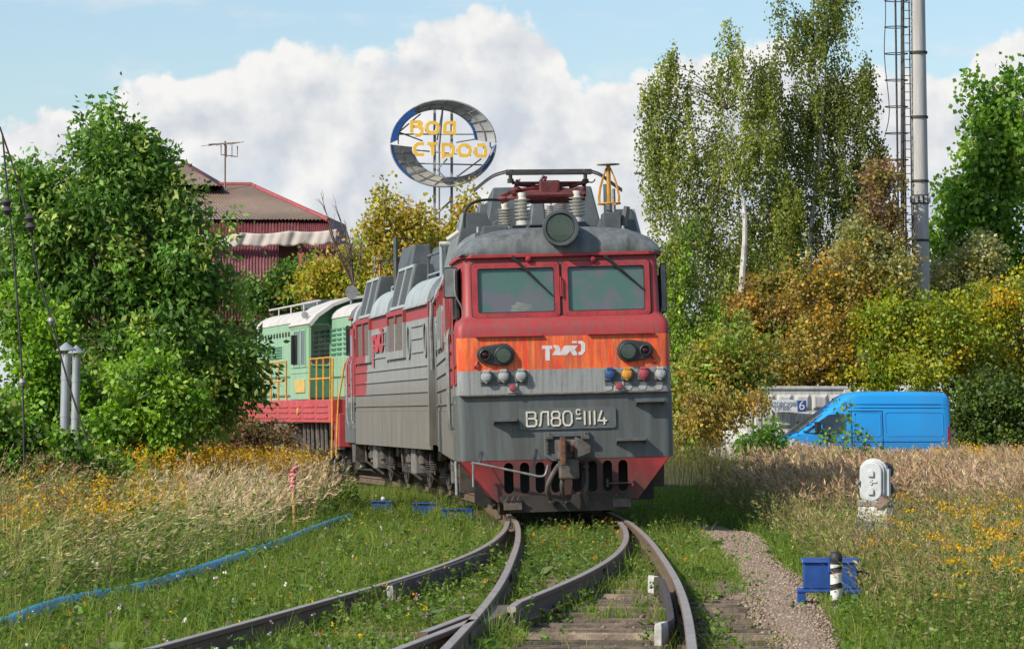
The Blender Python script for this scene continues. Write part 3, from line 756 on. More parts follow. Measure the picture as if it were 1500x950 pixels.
# number plate
A, B = LP(760, 600), LP(903, 626)
x0, x1 = A[0], B[0]; z0, z1 = LP(829, 628)[1], LP(829, 597)[1]
npl = plate(rrect(x0, x1, z0, z1, .04), [], .02, .046, 'number_plate', mat('plate_grey', (.10, .115, .112), .5, var=.2, scale=7), SEC, bevel=.006)
PLW = mat('plate_white', (.66, .60, .49), .6, var=.12, scale=15, dirt=(.35, .30, .23), dirt_amt=.5)
ch = {'V': [[(0, 0), (0, 1), (.75, 1), (.92, .9), (.92, .64), (.75, .54), (0, .54)], [(.75, .54), (1, .42), (1, .12), (.8, 0), (0, 0)]],
      'L': [[(0, 0), (.14, .06), (.22, .3), (.28, .9), (.42, 1), (1, 1), (1, 0)]],
      '8': [[(.2, .54), (.06, .66), (.06, .88), (.25, 1), (.75, 1), (.94, .88), (.94, .66), (.8, .54), (.2, .54)], [(.2, .54), (0, .4), (0, .12), (.2, 0), (.8, 0), (1, .12), (1, .4), (.8, .54)]],
      '0': [[(0, .2), (0, .8), (.25, 1), (.75, 1), (1, .8), (1, .2), (.75, 0), (.25, 0), (0, .2)]],
      'C': [[(1, .75), (.8, 1), (.2, 1), (0, .8), (0, .2), (.2, 0), (.8, 0), (1, .25)]],
      '-': [[(0, .5), (1, .5)]], '1': [[(.5, 0), (.5, 1)]], '4': [[(.72, 0), (.72, .5)], [(.45, 1), (0, .28), (1.05, .28)]]}
for c, a, b_, yt, yb in (('V', 772, 786, 602, 622.5), ('L', 789.5, 803.5, 602, 622.5), ('8', 808, 821, 602, 622.5), ('0', 825.5, 838, 602, 622.5), ('C', 845, 850.5, 600, 607), ('-', 844, 852, 610, 616),
                         ('1', 853, 861, 602, 622.5), ('1', 860.5, 868.5, 602, 622.5), ('1', 867.5, 875.5, 602, 622.5), ('4', 877, 889, 602, 622.5)):
    s1 = 1.0; xa = (a - 828.4) / 102.4; xb = (b_ - 828.4) / 102.4; za = CZ + (HZ - yb) / 102.4; zb = CZ + (HZ - yt) / 102.4
    m_ = MB()
    for si, st in enumerate(ch[c]): m_.stroke([(xa + (xb - xa) * p[0], za + (zb - za) * p[1]) for p in st], .024 if c != 'C' else .018, .004 - .0015 * si, .022)
    m_.build('numeral', PLW, npl)
# steps on the apron
for a, b_, yy in ((723, 757, 614), (932, 973, 585.5), (903, 946, 642)):
    A, B = LP(a, yy), LP(b_, yy); x0, x1, zz = A[0], B[0], LP((a + b_) / 2, yy)[1]
    MB().box(x0, x1, -.11, .045, zz - .012, zz + .012).box(x0, x1, -.115, -.1, zz - .03, zz + .012).prism([(.045, zz), (-.1, zz), (.045, zz - .09)], x0, x0 + .012, 'x').prism([(.045, zz), (-.1, zz), (.045, zz - .09)], x1 - .012, x1, 'x').build('step', APRON, SEC, bevel=.003)
A = LP(890, 707); MB().box(A[0] - .02, A[0] + .36, -.12, .06, A[1] - .008, A[1] + .008).box(A[0] - .02, A[0] + .005, -.12, .06, A[1] - .05, A[1] + .06).box(A[0] + .335, A[0] + .36, -.12, .06, A[1] - .05, A[1] + .06).build('step', PREDP, SEC)
# coupler
cx, cz = LP(824, 652)
x0, x1 = LP(797, 650)[0], LP(863, 650)[0]; z0, z1 = LP(829, 672)[1], LP(829, 632)[1]
plate([(x0, z1), (x1, z1), (x1, z0 + .06), (x1 - .09, z0 - .02), (x0 + .1, z0 - .02), (x0, z0 + .05)], [rrect(x0 + .07, x1 - .07, z0 + .08, z1 - .07, .03)], -.01, .044, 'draft_plate', APRON, SEC, bevel=.008)
cp = MB().box(x0 + .09, x1 - .09, .3, .5, z0 + .09, z1 - .08).build('coupler_pocket', BLACK, SEC)
sa = empty('coupler'); sa.parent = SEC; sa.name = 'coupler_group'
bpy.data.objects.remove(sa)
# automatic coupler head: knuckle with big and small tooth, guard arm to the right
hz0, hz1 = z0 - .02, z1 - .05; tx0, tx1 = LP(814, 650)[0], LP(842, 650)[0]
head = MB()
head.prism([(tx0 - .02, -.02), (tx0, -.42), (tx0 + .06, -.56), (tx0 + .12, -.54), (tx0 + .14, -.36), (tx1 - .06, -.34), (tx1 - .02, -.44), (tx1 + .02, -.42), (tx1 + .03, -.02)], hz0 + .02, hz1 - .06, 'z')
cpo = head.build('coupler', OILY, SEC, bevel=.02)
RUST = mat('rubbed_rust', (.13, .055, .03), .6, var=.4, scale=14)
MB().box(tx0 + .03, tx0 + .11, -.575, -.5, hz0 - .06, hz1 - .02).box(tx1 - .1, tx1 - .04, -.41, -.34, hz0 + .12, hz1 - .12).build('knuckle_face', RUST, cpo, bevel=.015)
MB().prism([(tx1 + .0, hz0 + .03), (tx1 + .2, hz0 + .10), (tx1 + .21, hz1 - .16), (tx1 + .08, hz1 - .06), (tx1 - .02, hz1 - .02)], -.46, -.24).build('guard_arm', OILY, cpo, bevel=.02)
MB().lathe([(0, .035), (.22, .035)], (tx1 - .04, -.40, (hz0 + hz1) / 2), (1, 0, 0), 10).build('lock_pin', OILY, cpo)
MB().box(tx0 + .02, tx1 + .03, -.42, -.1, hz0 - .26, hz0 + .03).build('coupler_chin', OILY, cpo, bevel=.03)
for px in (804, 857):
    c = LP(px, 640); MB().box(c[0] - .06, c[0] + .06, -.08, .0, c[1] - .03, c[1] + .03).lathe([(0, .02), (.05, .02)], (c[0], -.04, c[1] + .02), (0, 0, 1), 8).build('hanger_bracket', OILY, cpo, bevel=.008)
m_ = MB()
for k in range(4): c = LP(801, 645 + k * 5.5); m_.lathe([(0, .02), (.03, .018)], (c[0], -.012, c[1]), (0, -1, 0), 8)
m_.build('bolts', OILY, cpo)
# uncoupling lever
lev = [LP(693, 712), LP(693, 682), LP(697, 678), LP(775, 694), LP(790, 697), LP(798, 694), LP(802, 680)]
MB().tube(smooth_poly([(p[0], -.14, p[1]) for p in lev], 4), .017, 8).build('uncoupling_lever', STEEL, SEC)
for a, b_ in (((706, 660), (700, 678)), ((786, 657), (776, 694))):
    A, B = LP(*a), LP(*b_); MB().hexa([(A[0] - .025, -.0, A[1]), (A[0] + .015, .04, A[1]), (B[0] + .02, -.12, B[1]), (B[0] - .02, -.15, B[1])], [(A[0] - .015, -.0, A[1] - .03), (A[0] + .025, .04, A[1] - .03), (B[0] + .025, -.12, B[1] - .03), (B[0] - .015, -.15, B[1] - .03)]).build('lever_bracket', STEEL, SEC)
# brake hoses
def hose(pp, r, mt, nm='brake_hose'):
    return MB().tube(smooth_poly([(LP(a, b_)[0], y, LP(a, b_)[1]) for a, b_, y in pp], 5), r, 9).build(nm, mt, SEC, smooth=True)
HO = mat('hose', (.075, .068, .06), .7, var=.3, scale=12)
hose([(818, 681, -.1), (811, 690, -.2), (804, 703, -.22), (801, 716, -.18), (806, 731, -.06)], .038, HO)
hose([(829, 682, -.1), (824, 696, -.18), (822, 712, -.18), (825, 731, -.06)], .034, HO)
hose([(856, 684, .02), (858, 690, -.08), (858, 708, -.14), (856, 724, -.13), (862, 738, -.02)], .034, HO)
for px, py in ((807, 731), (825.5, 732)):
    c = LP(px, py); MB().box(c[0] - .035, c[0] + .05, -.09, .05, c[1] - .045, c[1] + .03).build('hose_cock', OILY, SEC, bevel=.012)
c = LP(857, 683); MB().lathe([(0, .05), (.08, .06), (.12, .03)], (c[0], .06, c[1]), (0, -1, 0), 12).build('hose_valve', PREDP, SEC, smooth=True)
MB().tube([(-1.57, .4, .86), (-1.57, .36, .88), (-1.57, .34, .4)], .025, 8).build('sand_pipe', STEEL, SEC)

# ---- long body behind the cab
Z0, ZR = .95, 3.70
sideb = MB()
sideb.box(-1.53, 1.53, 2.3, LEN, Z0, ZR)
sideb.build('side_body', LIV, SEC)
MB().prism([(-1.53, 3.70), (-1.45, 3.82), (-1.2, 3.92), (1.2, 3.92), (1.45, 3.82), (1.53, 3.70)], 2.35, LEN - .02).build('roof_deck', DECK, SEC)
VENTS = ((2.95, 5.7), (8.95, 11.8))
COVERS = ((2.30, 2.90), (5.75, 8.90), (11.85, 15.45))
for a, b_ in COVERS:
    for sgn in (-1, 1):
        pr_ = []
        for i in range(9):
            an = R(90 * i / 8); pr_.append((sgn * (1.57 - .62 * (1 - math.cos(an))), 3.68 + .62 * math.sin(an)))
        pr_ = pr_ + [(sgn * .6, 4.30), (sgn * .6, 3.8), (sgn * 1.5, 3.68)]
        cvr = MB().prism(pr_, a + .02, b_ - .02).build('roof_cover', ROOFL, SEC, smooth=True)
        MB().sweep([(sgn * 1.575, a + .02, 3.69), (sgn * 1.575, b_ - .02, 3.69)], [(-.02, -.02), (.025, -.02), (.025, .02), (-.02, .02)]).build('cover_edge', ROOFL, cvr)
        MB().tube([(sgn * 1.1, a + .25, 4.28), (sgn * 1.1, a + .25, 4.36), (sgn * 1.1, b_ - .25, 4.36), (sgn * 1.1, b_ - .25, 4.28)], .02, 6).build('cover_rail', ROOFL, cvr)
MESHM = mat('vent_mesh', (.055, .06, .06), .7, var=.5, scale=40)
for a, b_ in VENTS:
    for sgn in (-1, 1):
        # tall louvre box standing over the wall grille
        bx = MB().prism([(sgn * 1.5, 3.70), (sgn * 1.28, 4.62), (sgn * .95, 4.62), (sgn * .7, 3.9)], a + .1, b_ - .1).build('roof_louvre', EQUIP, SEC, bevel=.01)
        for k in range(2):
            ya, yb = a + .2 + k * (b_ - a - .3) / 2, a + .1 + (k + 1) * (b_ - a - .3) / 2
            T = lambda q, y: (sgn * (1.5 - (q[1] - 3.7) * .239 + y), q[0], q[1])
            plate([(ya, 3.80), (yb, 3.80), (yb, 4.56), (ya, 4.56)], [], .004, .02, 'mesh_panel', MESHM, bx, T)
            plate([(ya - .05, 3.74), (yb + .05, 3.74), (yb + .05, 4.62), (ya - .05, 4.62)], [[(ya, 3.80), (yb, 3.80), (yb, 4.56), (ya, 4.56)]], .004, .045, 'panel_frame', ROOFL, bx, T)
        # grille in the side wall
        gr = MB().prism([(a, 2.75), (b_, 2.75), (b_, 3.66), (a, 3.66)], sgn * 1.533, sgn * 1.575, 'x')
        T2 = lambda q, y: (sgn * (1.53 + y), q[0], q[1])
        mid = (a + b_) / 2
        gf = plate([(a, 2.70), (b_, 2.70), (b_, 3.70), (a, 3.70)], [[(a + .12, 2.86), (mid - .07, 2.86), (mid - .07, 3.60), (a + .12, 3.60)], [(mid + .07, 2.86), (b_ - .12, 2.86), (b_ - .12, 3.60), (mid + .07, 3.60)]], .002, .06, 'vent_grille', LIV, SEC, T2)
        for (u0, u1) in ((a + .12, mid - .07), (mid + .07, b_ - .12)):
            MB().box(min(sgn * 1.532, sgn * 1.545), max(sgn * 1.532, sgn * 1.545), u0, u1, 2.86, 3.60).build('grille_mesh', mat('grille_dirty', (.13, .10, .085), .8, var=.4, scale=25), gf)
# portholes, ribs, handrails
for yy in (2.62, 8.72, 12.4, 14.95):
    for sgn in (-1, 1):
        T2 = lambda q, y: (sgn * (1.53 + y), q[0], q[1])
        rm_ = plate(circ(yy, 3.02, .27, .37, 28), [circ(yy, 3.02, .20, .30, 28)], .001, .035, 'porthole', LIV, SEC, T2)
        plate(circ(yy, 3.02, .21, .31, 28), [], .004, .014, 'glass', DGLASS, rm_, T2)
ribz = (2.50, 2.25, 1.99, 1.73)
for sgn in (-1, 1):
    for z in ribz:
        for u0, u1 in ((2.35, LEN),):
            MB().prism([(sgn * 1.531, z - .02), (sgn * 1.56, z - .012), (sgn * 1.56, z + .008), (sgn * 1.531, z + .02)], u0, u1).build('side_rib', LIV, SEC)
    for z in (2.78, 3.05, 3.3):
        for u0, u1 in ((5.8, 8.4), (12.75, 14.6)):
            MB().prism([(sgn * 1.531, z - .02), (sgn * 1.56, z - .012), (sgn * 1.56, z + .008), (sgn * 1.531, z + .02)], u0, u1).build('side_rib', LIV, SEC)
    for z in ribz[1:]:
        MB().prism([(sgn * (1.537), z - .02), (sgn * (1.558), z - .012), (sgn * (1.558), z + .008), (sgn * 1.537, z + .02)], .25, 1.15).build('side_rib', LIV, SEC)
    MB().box(min(sgn * 1.531, sgn * 1.545), max(sgn * 1.531, sgn * 1.545), .2, LEN, 1.60, 1.625).build('belt_seam', mat('seam', (.13, .12, .105), .8), SEC)
    MB().box(min(sgn * 1.50, sgn * 1.545), max(sgn * 1.50, sgn * 1.545), 2.3, LEN, .86, 1.60).build('skirt', LIV, SEC)
    # cab door, handrails on both sides of it
    dr = MB().box(min(sgn * 1.531, sgn * 1.552), max(sgn * 1.531, sgn * 1.552), 1.42, 2.12, 1.70, 3.55).build('cab_door', LIV, SEC, bevel=.01)
    MB().box(min(sgn * 1.553, sgn * 1.558), max(sgn * 1.553, sgn * 1.558), 1.55, 1.99, 2.9, 3.4).build('door_window', DGLASS, dr)
    for yy in (1.28, 2.26):
        MB().tube([(sgn * 1.5, yy, 2.72), (sgn * 1.6, yy, 2.80), (sgn * 1.62, yy, 2.70), (sgn * 1.62, yy, 1.42), (sgn * 1.6, yy + .04, 1.34), (sgn * 1.53, yy + .05, 1.30)], .022, 8).box(sgn * 1.57 - .03, sgn * 1.57 + .03, yy, yy + .1, 1.22, 1.32).build('handrail', STEEL, SEC, smooth=True)
    # rear corner post, side window and its mirror
    MB().box(min(sgn * 1.50, sgn * 1.565), max(sgn * 1.50, sgn * 1.565), LEN - .14, LEN, .95, 3.72).build('corner_post', LIV, SEC)
    T3 = lambda q, y: (sgn * (1.445 + (q[0] - .2) * .057 + y), q[0], q[1])
    sw = plate([(.5, 2.94), (1.2, 2.94), (1.2, 3.63), (.5, 3.63)], [[(.57, 3.0), (1.13, 3.0), (1.13, 3.57), (.57, 3.57)]], .0, .04, 'side_window', BLACK, SEC, T3)
    plate([(.57, 3.0), (1.13, 3.0), (1.13, 3.57), (.57, 3.57)], [], .008, .016, 'glass', GLASS, sw, T3)
for px0, px1, yt, yb in ((651, 669, 392, 437), (968, 976, 385, 458)):
    A, B = LP(px0, yt, .45), LP(px1, yb, .45)
    left = px0 < 800
    w_ = (.10 if left else .045)
    c = ((A[0] + B[0]) / 2, (A[1] + B[1]) / 2); hh = (A[1] - B[1]) / 2
    mi = MB().prism(rrect(c[0] - w_, c[0] + w_, c[1] - hh, c[1] + hh, .03), .38, .46).build('mirror', BLACK if left else BLACK, SEC, bevel=.01)
    plate(rrect(c[0] - w_ + .012, c[0] + w_ - .012, c[1] - hh + .02, c[1] + hh - .02, .02), [], .370, .379, 'mirror_back', mat('mirror_grey', (.16, .17, .165), .45), mi)
    sg = -1 if left else 1
    MB().tube(smooth_poly([(c[0] - sg * w_ * .6, .36, c[1] + hh * .8), (c[0] - sg * w_ * .6, .35, c[1] - hh * .7), (c[0] - sg * (w_ + .05), .36, c[1] - hh - .14), (c[0] - sg * (w_ + .06), .38, c[1] - hh - .3)], 4), .012, 6).build('mirror_arm', STEEL, mi)
# side emblem in red outline letters
ER = mat('emblem_red', (.42, .05, .06), .6, var=.15)
for sgn in (-1, 1):
    k = (8.15 - 5.95); y0_ = 5.95; zz = 2.66
    def emb(st):
        return [((8.15 - p[0] * k) if sgn == -1 else (y0_ + p[0] * k), zz + p[1] * .80) for p in st]
    for st in ([(.0, .78), (.22, .78), (.22, .62), (.15, .62), (.15, -.1), (.06, -.1), (.06, .62), (0, .62)], [(.24, .78), (.36, .78), (.40, .6), (.50, .78), (.62, .78), (.44, .3), (.22, .3), (.30, .55)],
               [(.44, .3), (.62, .78), (.80, .78), (.72, .58), (.78, .45), (.78, .3), (.68, .3), (.63, .5), (.55, .3)], [(.66, .95), (.78, .95), (.78, .86), (.66, .86)], [(.80, .95), (.9, .95), (.97, .82), (.97, .45), (.9, .3), (.80, .3), (.80, .42), (.87, .46), (.87, .8), (.80, .83)]):
        MB().prism(emb(st), sgn * 1.562, sgn * 1.566, 'x').build('emblem', ER, SEC)
# ---- running gear
wm = MB().lathe([(-.07, .08), (-.07, .55), (-.06, .62), (.05, .625), (.07, .655), (.085, .65), (.085, .1)], (0, 0, 0), (1, 0, 0), 28)
for yb in (3.4, 6.3, 10.2, 13.1):
    for sgn in (-1, 1):
        m_ = MB().lathe([(-.07, .08), (-.07, .50), (-.055, .52), (-.05, .56), (-.065, .60), (-.06, .63), (.05, .635), (.06, .66), (.075, .66), (.075, .1)], (sgn * .80, yb, .63), (-sgn, 0, 0), 28)
        wh = m_.build('wheel', DARK, SEC, smooth=True, auto=30)
        MB().lathe([(0, .17), (.20, .17), (.24, .13), (.25, .05)], (sgn * 1.0, yb, .63), (sgn, 0, 0), 14).build('axle_box', OILY, wh, smooth=True, auto=30)
        for dy in (-.36, .36):
            pr_ = []
            for i in range(11): pr_ += [(i * .045, .075), (i * .045 + .022, .10)]
            MB().lathe(pr_, (sgn * 1.2, yb + dy, .42), (0, 0, 1), 10).build('coil_spring', DARK, wh)
        MB().tube([(sgn * 1.35, yb - .75, .86), (sgn * 1.33, yb - .72, .45), (sgn * .95, yb - .62, .16)], .03, 7).build('sand_pipe', OILY, SEC)
        MB().box(sgn * 1.0 - .06, sgn * 1.0 + .06, yb - .78, yb - .70, .3, .75).build('brake_shoe', MAT['rust_iron'], SEC, bevel=.02)
    MB().lathe([(-.8, .09), (.8, .09)], (0, yb, .63), (1, 0, 0), 10).build('axle', DARK, SEC)
for yc in (4.85, 11.65):
    for sgn in (-1, 1):
        MB().prism([(yc - 2.5, .75), (yc - 2.2, .88), (yc + 2.2, .88), (yc + 2.5, .75), (yc + 2.2, .62), (yc + .6, .55), (yc - .6, .55), (yc - 2.2, .62)], sgn * 1.08 - .07, sgn * 1.08 + .07, 'x').build('bogie_frame', OILY, SEC, bevel=.02)
        MB().box(sgn * 1.2 - .2, sgn * 1.2 + .2, yc - .35, yc + .35, .32, .85).build('sand_box', mat('box_grey', (.16, .15, .135), .7, var=.25, scale=5), SEC, bevel=.03)
        for dy in (-1.0, 1.0):
            MB().lathe([(0, .07), (.1, .07), (.1, .12), (.22, .12), (.22, .09), (.3, .09), (.3, .13), (.38, .12), (.5, .05)], (sgn * 1.3, yc + dy, .45), (0, 0, 1), 12).build('damper', OILY, SEC, smooth=True, auto=30)
    MB().box(-1.0, 1.0, yc - 1.9, yc + 1.9, .35, .8).build('traction_motor', BLACK, SEC, bevel=.05)
MB().box(-1.1, 1.1, 7.4, 9.1, .28, .9).build('battery_box', DARK, SEC, bevel=.03)
for sgn in (-1, 1):
    MB().hexa([(sgn * 1.25, 1.1, .86), (sgn * 1.5, 1.1, .86), (sgn * 1.5, 1.9, .86), (sgn * 1.25, 1.9, .86)], [(sgn * 1.25, 1.2, .42), (sgn * 1.5, 1.2, .42), (sgn * 1.5, 1.8, .42), (sgn * 1.25, 1.8, .42)]).build('cab_ladder', OILY, SEC)

# ---- roof equipment
def ins(px, py_top, py_bot, yl, r, nm='insulator', par=SEC, nd=6):
    a = LP(px, py_bot, yl); b_ = LP(px, py_top, yl); h = b_[1] - a[1]; pr_ = [(-.08, r * .9), (-.02, r * .9), (0, r * .5)]
    for i in range(nd):
        t0 = h * i / nd; pr_ += [(t0 + h * .02, r * .55), (t0 + h / nd * .45, r * 1.05), (t0 + h / nd * .62, r * 1.08), (t0 + h / nd * .75, r * .6)]
    pr_ += [(h, r * .5), (h + .05, r * .6), (h + .08, r * .55)]
    return MB().lathe(pr_, (a[0], yl, a[1]), (0, 0, 1), 18).build(nm, PORC, par, smooth=True, auto=25)
PY = 2.6
pan = PANT
# base frame on four insulators
for px, t_, b_, yl, r in ((766, 290, 322, 2.1, .115), (846, 287, 317, 2.1, .115), (741, 305, 330, 3.0, .11), (824, 296, 316, 4.1, .1), (806, 300, 318, 4.6, .07)): ins(px, t_, b_, yl, r)
def R3(px, py, yl): a = LP(px, py, yl); return (a[0], yl, a[1])
bf = MB().tube([R3(760, 286, 2.1), R3(855, 284, 2.1)], .045, 8).tube([R3(762, 289, 4.1), R3(850, 287, 4.1)], .045, 8).tube([R3(766, 287, 2.1), R3(766, 289, 4.1)], .04, 8).tube([R3(848, 285, 2.1), R3(848, 287, 4.1)], .04, 8).build('pantograph_base', pan, SEC)
pg = MB().lathe([(-.5, .09), (-.3, .11), (.3, .11), (.5, .09)], R3(808, 287, 2.3), (1, 0, 0), 14).build('shaft_drum', pan, bf, smooth=True)
MB().box(*(lambda a: (a[0] - .16, a[0] + .16, 2.2, 2.5, a[2] - .05, a[2] + .16))(R3(805, 280, 2.3))).build('drum_cover', pan, bf, bevel=.03)
MB().lathe([(0, .06), (.08, .06)], R3(810, 279, 2.15), (0, -1, 0), 12).build('pivot_cap', pan, bf)
for a, b_ in (((760, 278), (855, 268)), ((855, 280), (757, 270)), ((757, 268), (783, 272)), ((856, 266), (835, 274)), ((757, 278), (785, 282)), ((856, 275), (830, 282))):
    MB().tube([R3(*a, 2.25), R3(*b_, 2.4)], .028, 7).build('lower_arm', pan, bf)
for a, b_ in (((750, 268), (860, 267)), ((797, 268), (800, 258)), ((790, 268), (797, 257))):
    MB().tube([R3(*a, 2.35), R3(*b_, 2.35)], .022, 7).build('upper_arm', pan, bf)
for a, b_ in (((736, 286), (760, 276)), ((730, 291), (762, 289)), ((735, 296), (760, 284)), ((758, 265), (753, 285)), ((754, 276), (760, 294)), ((856, 265), (856, 286))):
    MB().tube([R3(*a, 2.5), R3(*b_, 2.2)], .032, 7).build('base_strut', pan, bf)
for px in (748, 858):
    MB().lathe([(0, .05), (.06, .05), (.07, .03), (.14, .03), (.15, .055), (.2, .05)], R3(px, 268, 2.35), (0, 0, 1), 10).build('head_spring', DARK, bf, smooth=True, auto=30)
    MB().tube([(R3(px + 8, 262, 2.35)[0] + .06 * math.cos(R(a)), 2.35, R3(px + 8, 262, 2.35)[2] + .05 * math.sin(R(a))) for a in range(180, 361, 30)], .012, 6).build('head_link', DARK, bf)
ph = MB()
for dy, dz in ((-.16, 0), (.16, .03)):
    a = R3(741, 254, 2.35 + dy); b_ = R3(867, 252.5, 2.35 + dy)
    ph.hexa([(a[0], a[1] - .05, a[2] - .025 + dz), (b_[0], a[1] - .05, b_[2] - .025 + dz), (b_[0], a[1] + .05, b_[2] - .025 + dz), (a[0], a[1] + .05, a[2] - .025 + dz)], [(a[0], a[1] - .05, a[2] + .025 + dz), (b_[0], a[1] - .05, b_[2] + .025 + dz), (b_[0], a[1] + .05, b_[2] + .025 + dz), (a[0], a[1] + .05, a[2] + .025 + dz)])
ph.build('contact_strip', mat('carbon', (.035, .032, .03), .6, var=.3, scale=8), bf, bevel=.008)
for dy, s_ in ((-.16, 0), (.16, -3)):
    MB().tube(smooth_poly([R3(742, 253 + s_, 2.35 + dy), R3(725, 258 + s_, 2.35 + dy), R3(712, 266 + s_, 2.35 + dy), R3(694, 281 + s_, 2.35 + dy)], 4), .014, 6).build('horn', MAT['carbon'], bf)
    MB().tube(smooth_poly([R3(866, 252 + s_, 2.35 + dy), R3(880, 257 + s_, 2.35 + dy), R3(895, 268 + s_, 2.35 + dy), R3(912, 280 + s_, 2.35 + dy)], 4), .014, 6).build('horn', MAT['carbon'], bf)
# cowls and boxes behind
def cowl(px0, px1, pt0, pt1, yt, yb, yl, dpt, nm='equipment_cowl', mt=EQUIP):
    a, b_ = LP(px0, yb, yl), LP(px1, yb, yl); c, d_ = LP(pt0, yt, yl), LP(pt1, yt, yl)
    z0_ = min(a[1], b_[1]); z1_ = max(c[1], d_[1])
    return MB().hexa([(a[0], yl, z0_), (b_[0], yl, z0_), (b_[0], yl + dpt, z0_), (a[0], yl + dpt, z0_)], [(c[0], yl + .12, z1_), (d_[0], yl + .12, z1_), (d_[0], yl + dpt - .1, z1_), (c[0], yl + dpt - .1, z1_)]).build(nm, mt, SEC, bevel=.025)
cw = cowl(712, 772, 722, 764, 274, 332, 6.0, 2.4)
cowl(836, 882, 836, 867, 272, 332, 6.0, 2.4)
cowl(697, 735, 702, 730, 298, 340, 7.4, 1.4)
cowl(776, 800, 780, 798, 296, 330, 5.2, .8)
cowl(806, 840, 812, 836, 298, 332, 5.4, .8)
MB().box(LP(705, 330, 1.6)[0], LP(900, 330, 1.6)[0], 1.5, 5.2, 4.12, 4.28).build('pantograph_deck', EQUIP, SEC, bevel=.02)
MB().box(LP(706, 330, 1.3)[0], LP(743, 330, 1.3)[0], 1.1, 1.7, 4.12, 4.30).build('roof_locker', EQUIP, SEC, bevel=.02)
a = LP(881, 318, 1.5); b_ = LP(907, 318, 1.5)
MB().box(a[0], b_[0], 1.1, 1.6, 4.02, LP(893, 312, 1.3)[1]).build('antenna_box', EQUIP, SEC, bevel=.012)
ax = LP(893, 300, 1.35)[0]; zt = LP(893, 241, 1.35)[1]; zb = LP(893, 313, 1.35)[1]; zr = LP(893, 298, 1.35)[1]
an_ = MB().tube([(ax, 1.35, zr - .06), (ax, 1.35, zt)], .032, 8).build('antenna', YEL, SEC)
MB().tube([(ax, 1.35, zb - .02), (ax, 1.35, zr + .0)], .04, 8).build('antenna_foot', ROOFG, an_)
MB().lathe([(0, .17), (.012, .17)], (ax, 1.35, zt), (0, 0, 1), 24).build('antenna_disc', mat('disc', (.25, .2, .12), .6, var=.3), an_)
for k in range(6):
    an = R(60 * k + 20); MB().tube([(ax + r_ * math.cos(an), 1.35 + r_ * math.sin(an), zr + (zt - zr) * q) for r_, q in ((.165, .0), (.17, .18), (.145, .42), (.10, .66), (.035, .92))], .010, 5).build('cage_bar', YEL, an_)
MB().tube([(ax + .165 * math.cos(R(15 * k)), 1.35 + .165 * math.sin(R(15 * k)), zr) for k in range(25)], .012, 5, False).build('cage_ring', YEL, an_)
MB().tube([R3(900, 310, 1.7), R3(899, 276, 1.7)], .03, 6).build('roof_rod', STEEL, SEC)
MB().tube([R3(914, 330, 1.2), R3(919, 302, 1.2)], [.06, .045], 8).build('air_horn', ROOFG, SEC)
MB().tube(smooth_poly([R3(680, 334, 2.2), R3(681, 312, 2.2), R3(690, 299, 2.3), R3(708, 293, 2.4), R3(735, 293, 2.5)], 5), .022, 7).build('bus_cable', BLACK, SEC, smooth=True)
MB().tube([R3(724, 331, 1.2), R3(724, 326, 1.2), R3(728, 324, 1.2), R3(733, 326, 1.2), R3(733, 331, 1.2)], .012, 6).build('lifting_eye', ROOFG, SEC)
MB().tube([R3(655, 352, 2.6), R3(672, 340, 2.6)], .04, 8).build('bus_bar', mat('bus_pale', (.5, .47, .42), .6), SEC)
for k, (yl, sx) in enumerate(((7.4, -.3), (10.4, .2), (12.6, -.5), (12.6, .5))):
    prs = [(-.1, .1), (0, .06)]
    for i in range(5): prs += [(i * .08 + .01, .06), (i * .08 + .04, .11), (i * .08 + .06, .06)]
    MB().lathe(prs, (sx, yl, 4.3), (0, 0, 1), 14).build('insulator', PORC, SEC, smooth=True, auto=25)
MB().tube([(-.3, 5.5, 4.75), (-.3, 9.0, 4.75), (.2, 10.4, 4.75), (.2, 14, 4.75)], .03, 7).build('bus_bar', EQUIP, SEC)
for y0_, h, w_ in ((9.3, 5.05, .9), (12.1, 4.85, .7)):
    MB().hexa([(-w_, y0_, 3.9), (w_, y0_, 3.9), (w_, y0_ + 2, 3.9), (-w_, y0_ + 2, 3.9)], [(-w_ * .7, y0_ + .2, h), (w_ * .7, y0_ + .2, h), (w_ * .7, y0_ + 1.8, h), (-w_ * .7, y0_ + 1.8, h)]).build('equipment_cowl', EQUIP, SEC, bevel=.03)
MB().lathe([(0, .22), (.55, .22), (.65, .15), (.7, .05)], (-1.0, 8.2, 4.2), (0, 0, 1), 16).build('air_tank', ROOFL, SEC, smooth=True)
MB().tube([(-1.2, 14.2, 4.1), (-1.2, 14.2, 4.7), (-1.2, 12.5, 4.72), (-1.2, 12.5, 4.2)], .03, 7).build('roof_pipe', ROOFG, SEC)
MB().tube([(1.25, 8.0, 4.2), (1.25, 8.0, 5.35)], .05, 8).build('vent_pipe', EQUIP, SEC)
MB().tube([(1.1, 14.8, 4.2), (1.1, 14.8, 4.75), (1.1, 12.2, 4.75), (1.1, 12.2, 4.2)], .03, 7).build('roof_pipe', ROOFG, SEC)
MB().tube([(1.25, 15.0, 4.85), (-.2, 15.0, 4.88)], .05, 8).build('bus_bar', MAT['bus_pale'], SEC)
MB().tube([(1.2, 14.9, 4.2), (1.2, 14.9, 4.85)], .04, 8).build('bus_post', ROOFL, SEC)
# rear gangway between the sections
MB().box(-1.2, 1.2, LEN, LEN + .35, 1.2, 3.5).build('gangway', BLACK, SEC)
for sgn in (-1, 1):
    MB().tube([(sgn * 1.5, LEN + .08, 3.7), (sgn * 1.52, LEN + .10, 3.2), (sgn * 1.5, LEN + .1, 2.4)], .04, 7).build('rear_conduit', STEEL, SEC)
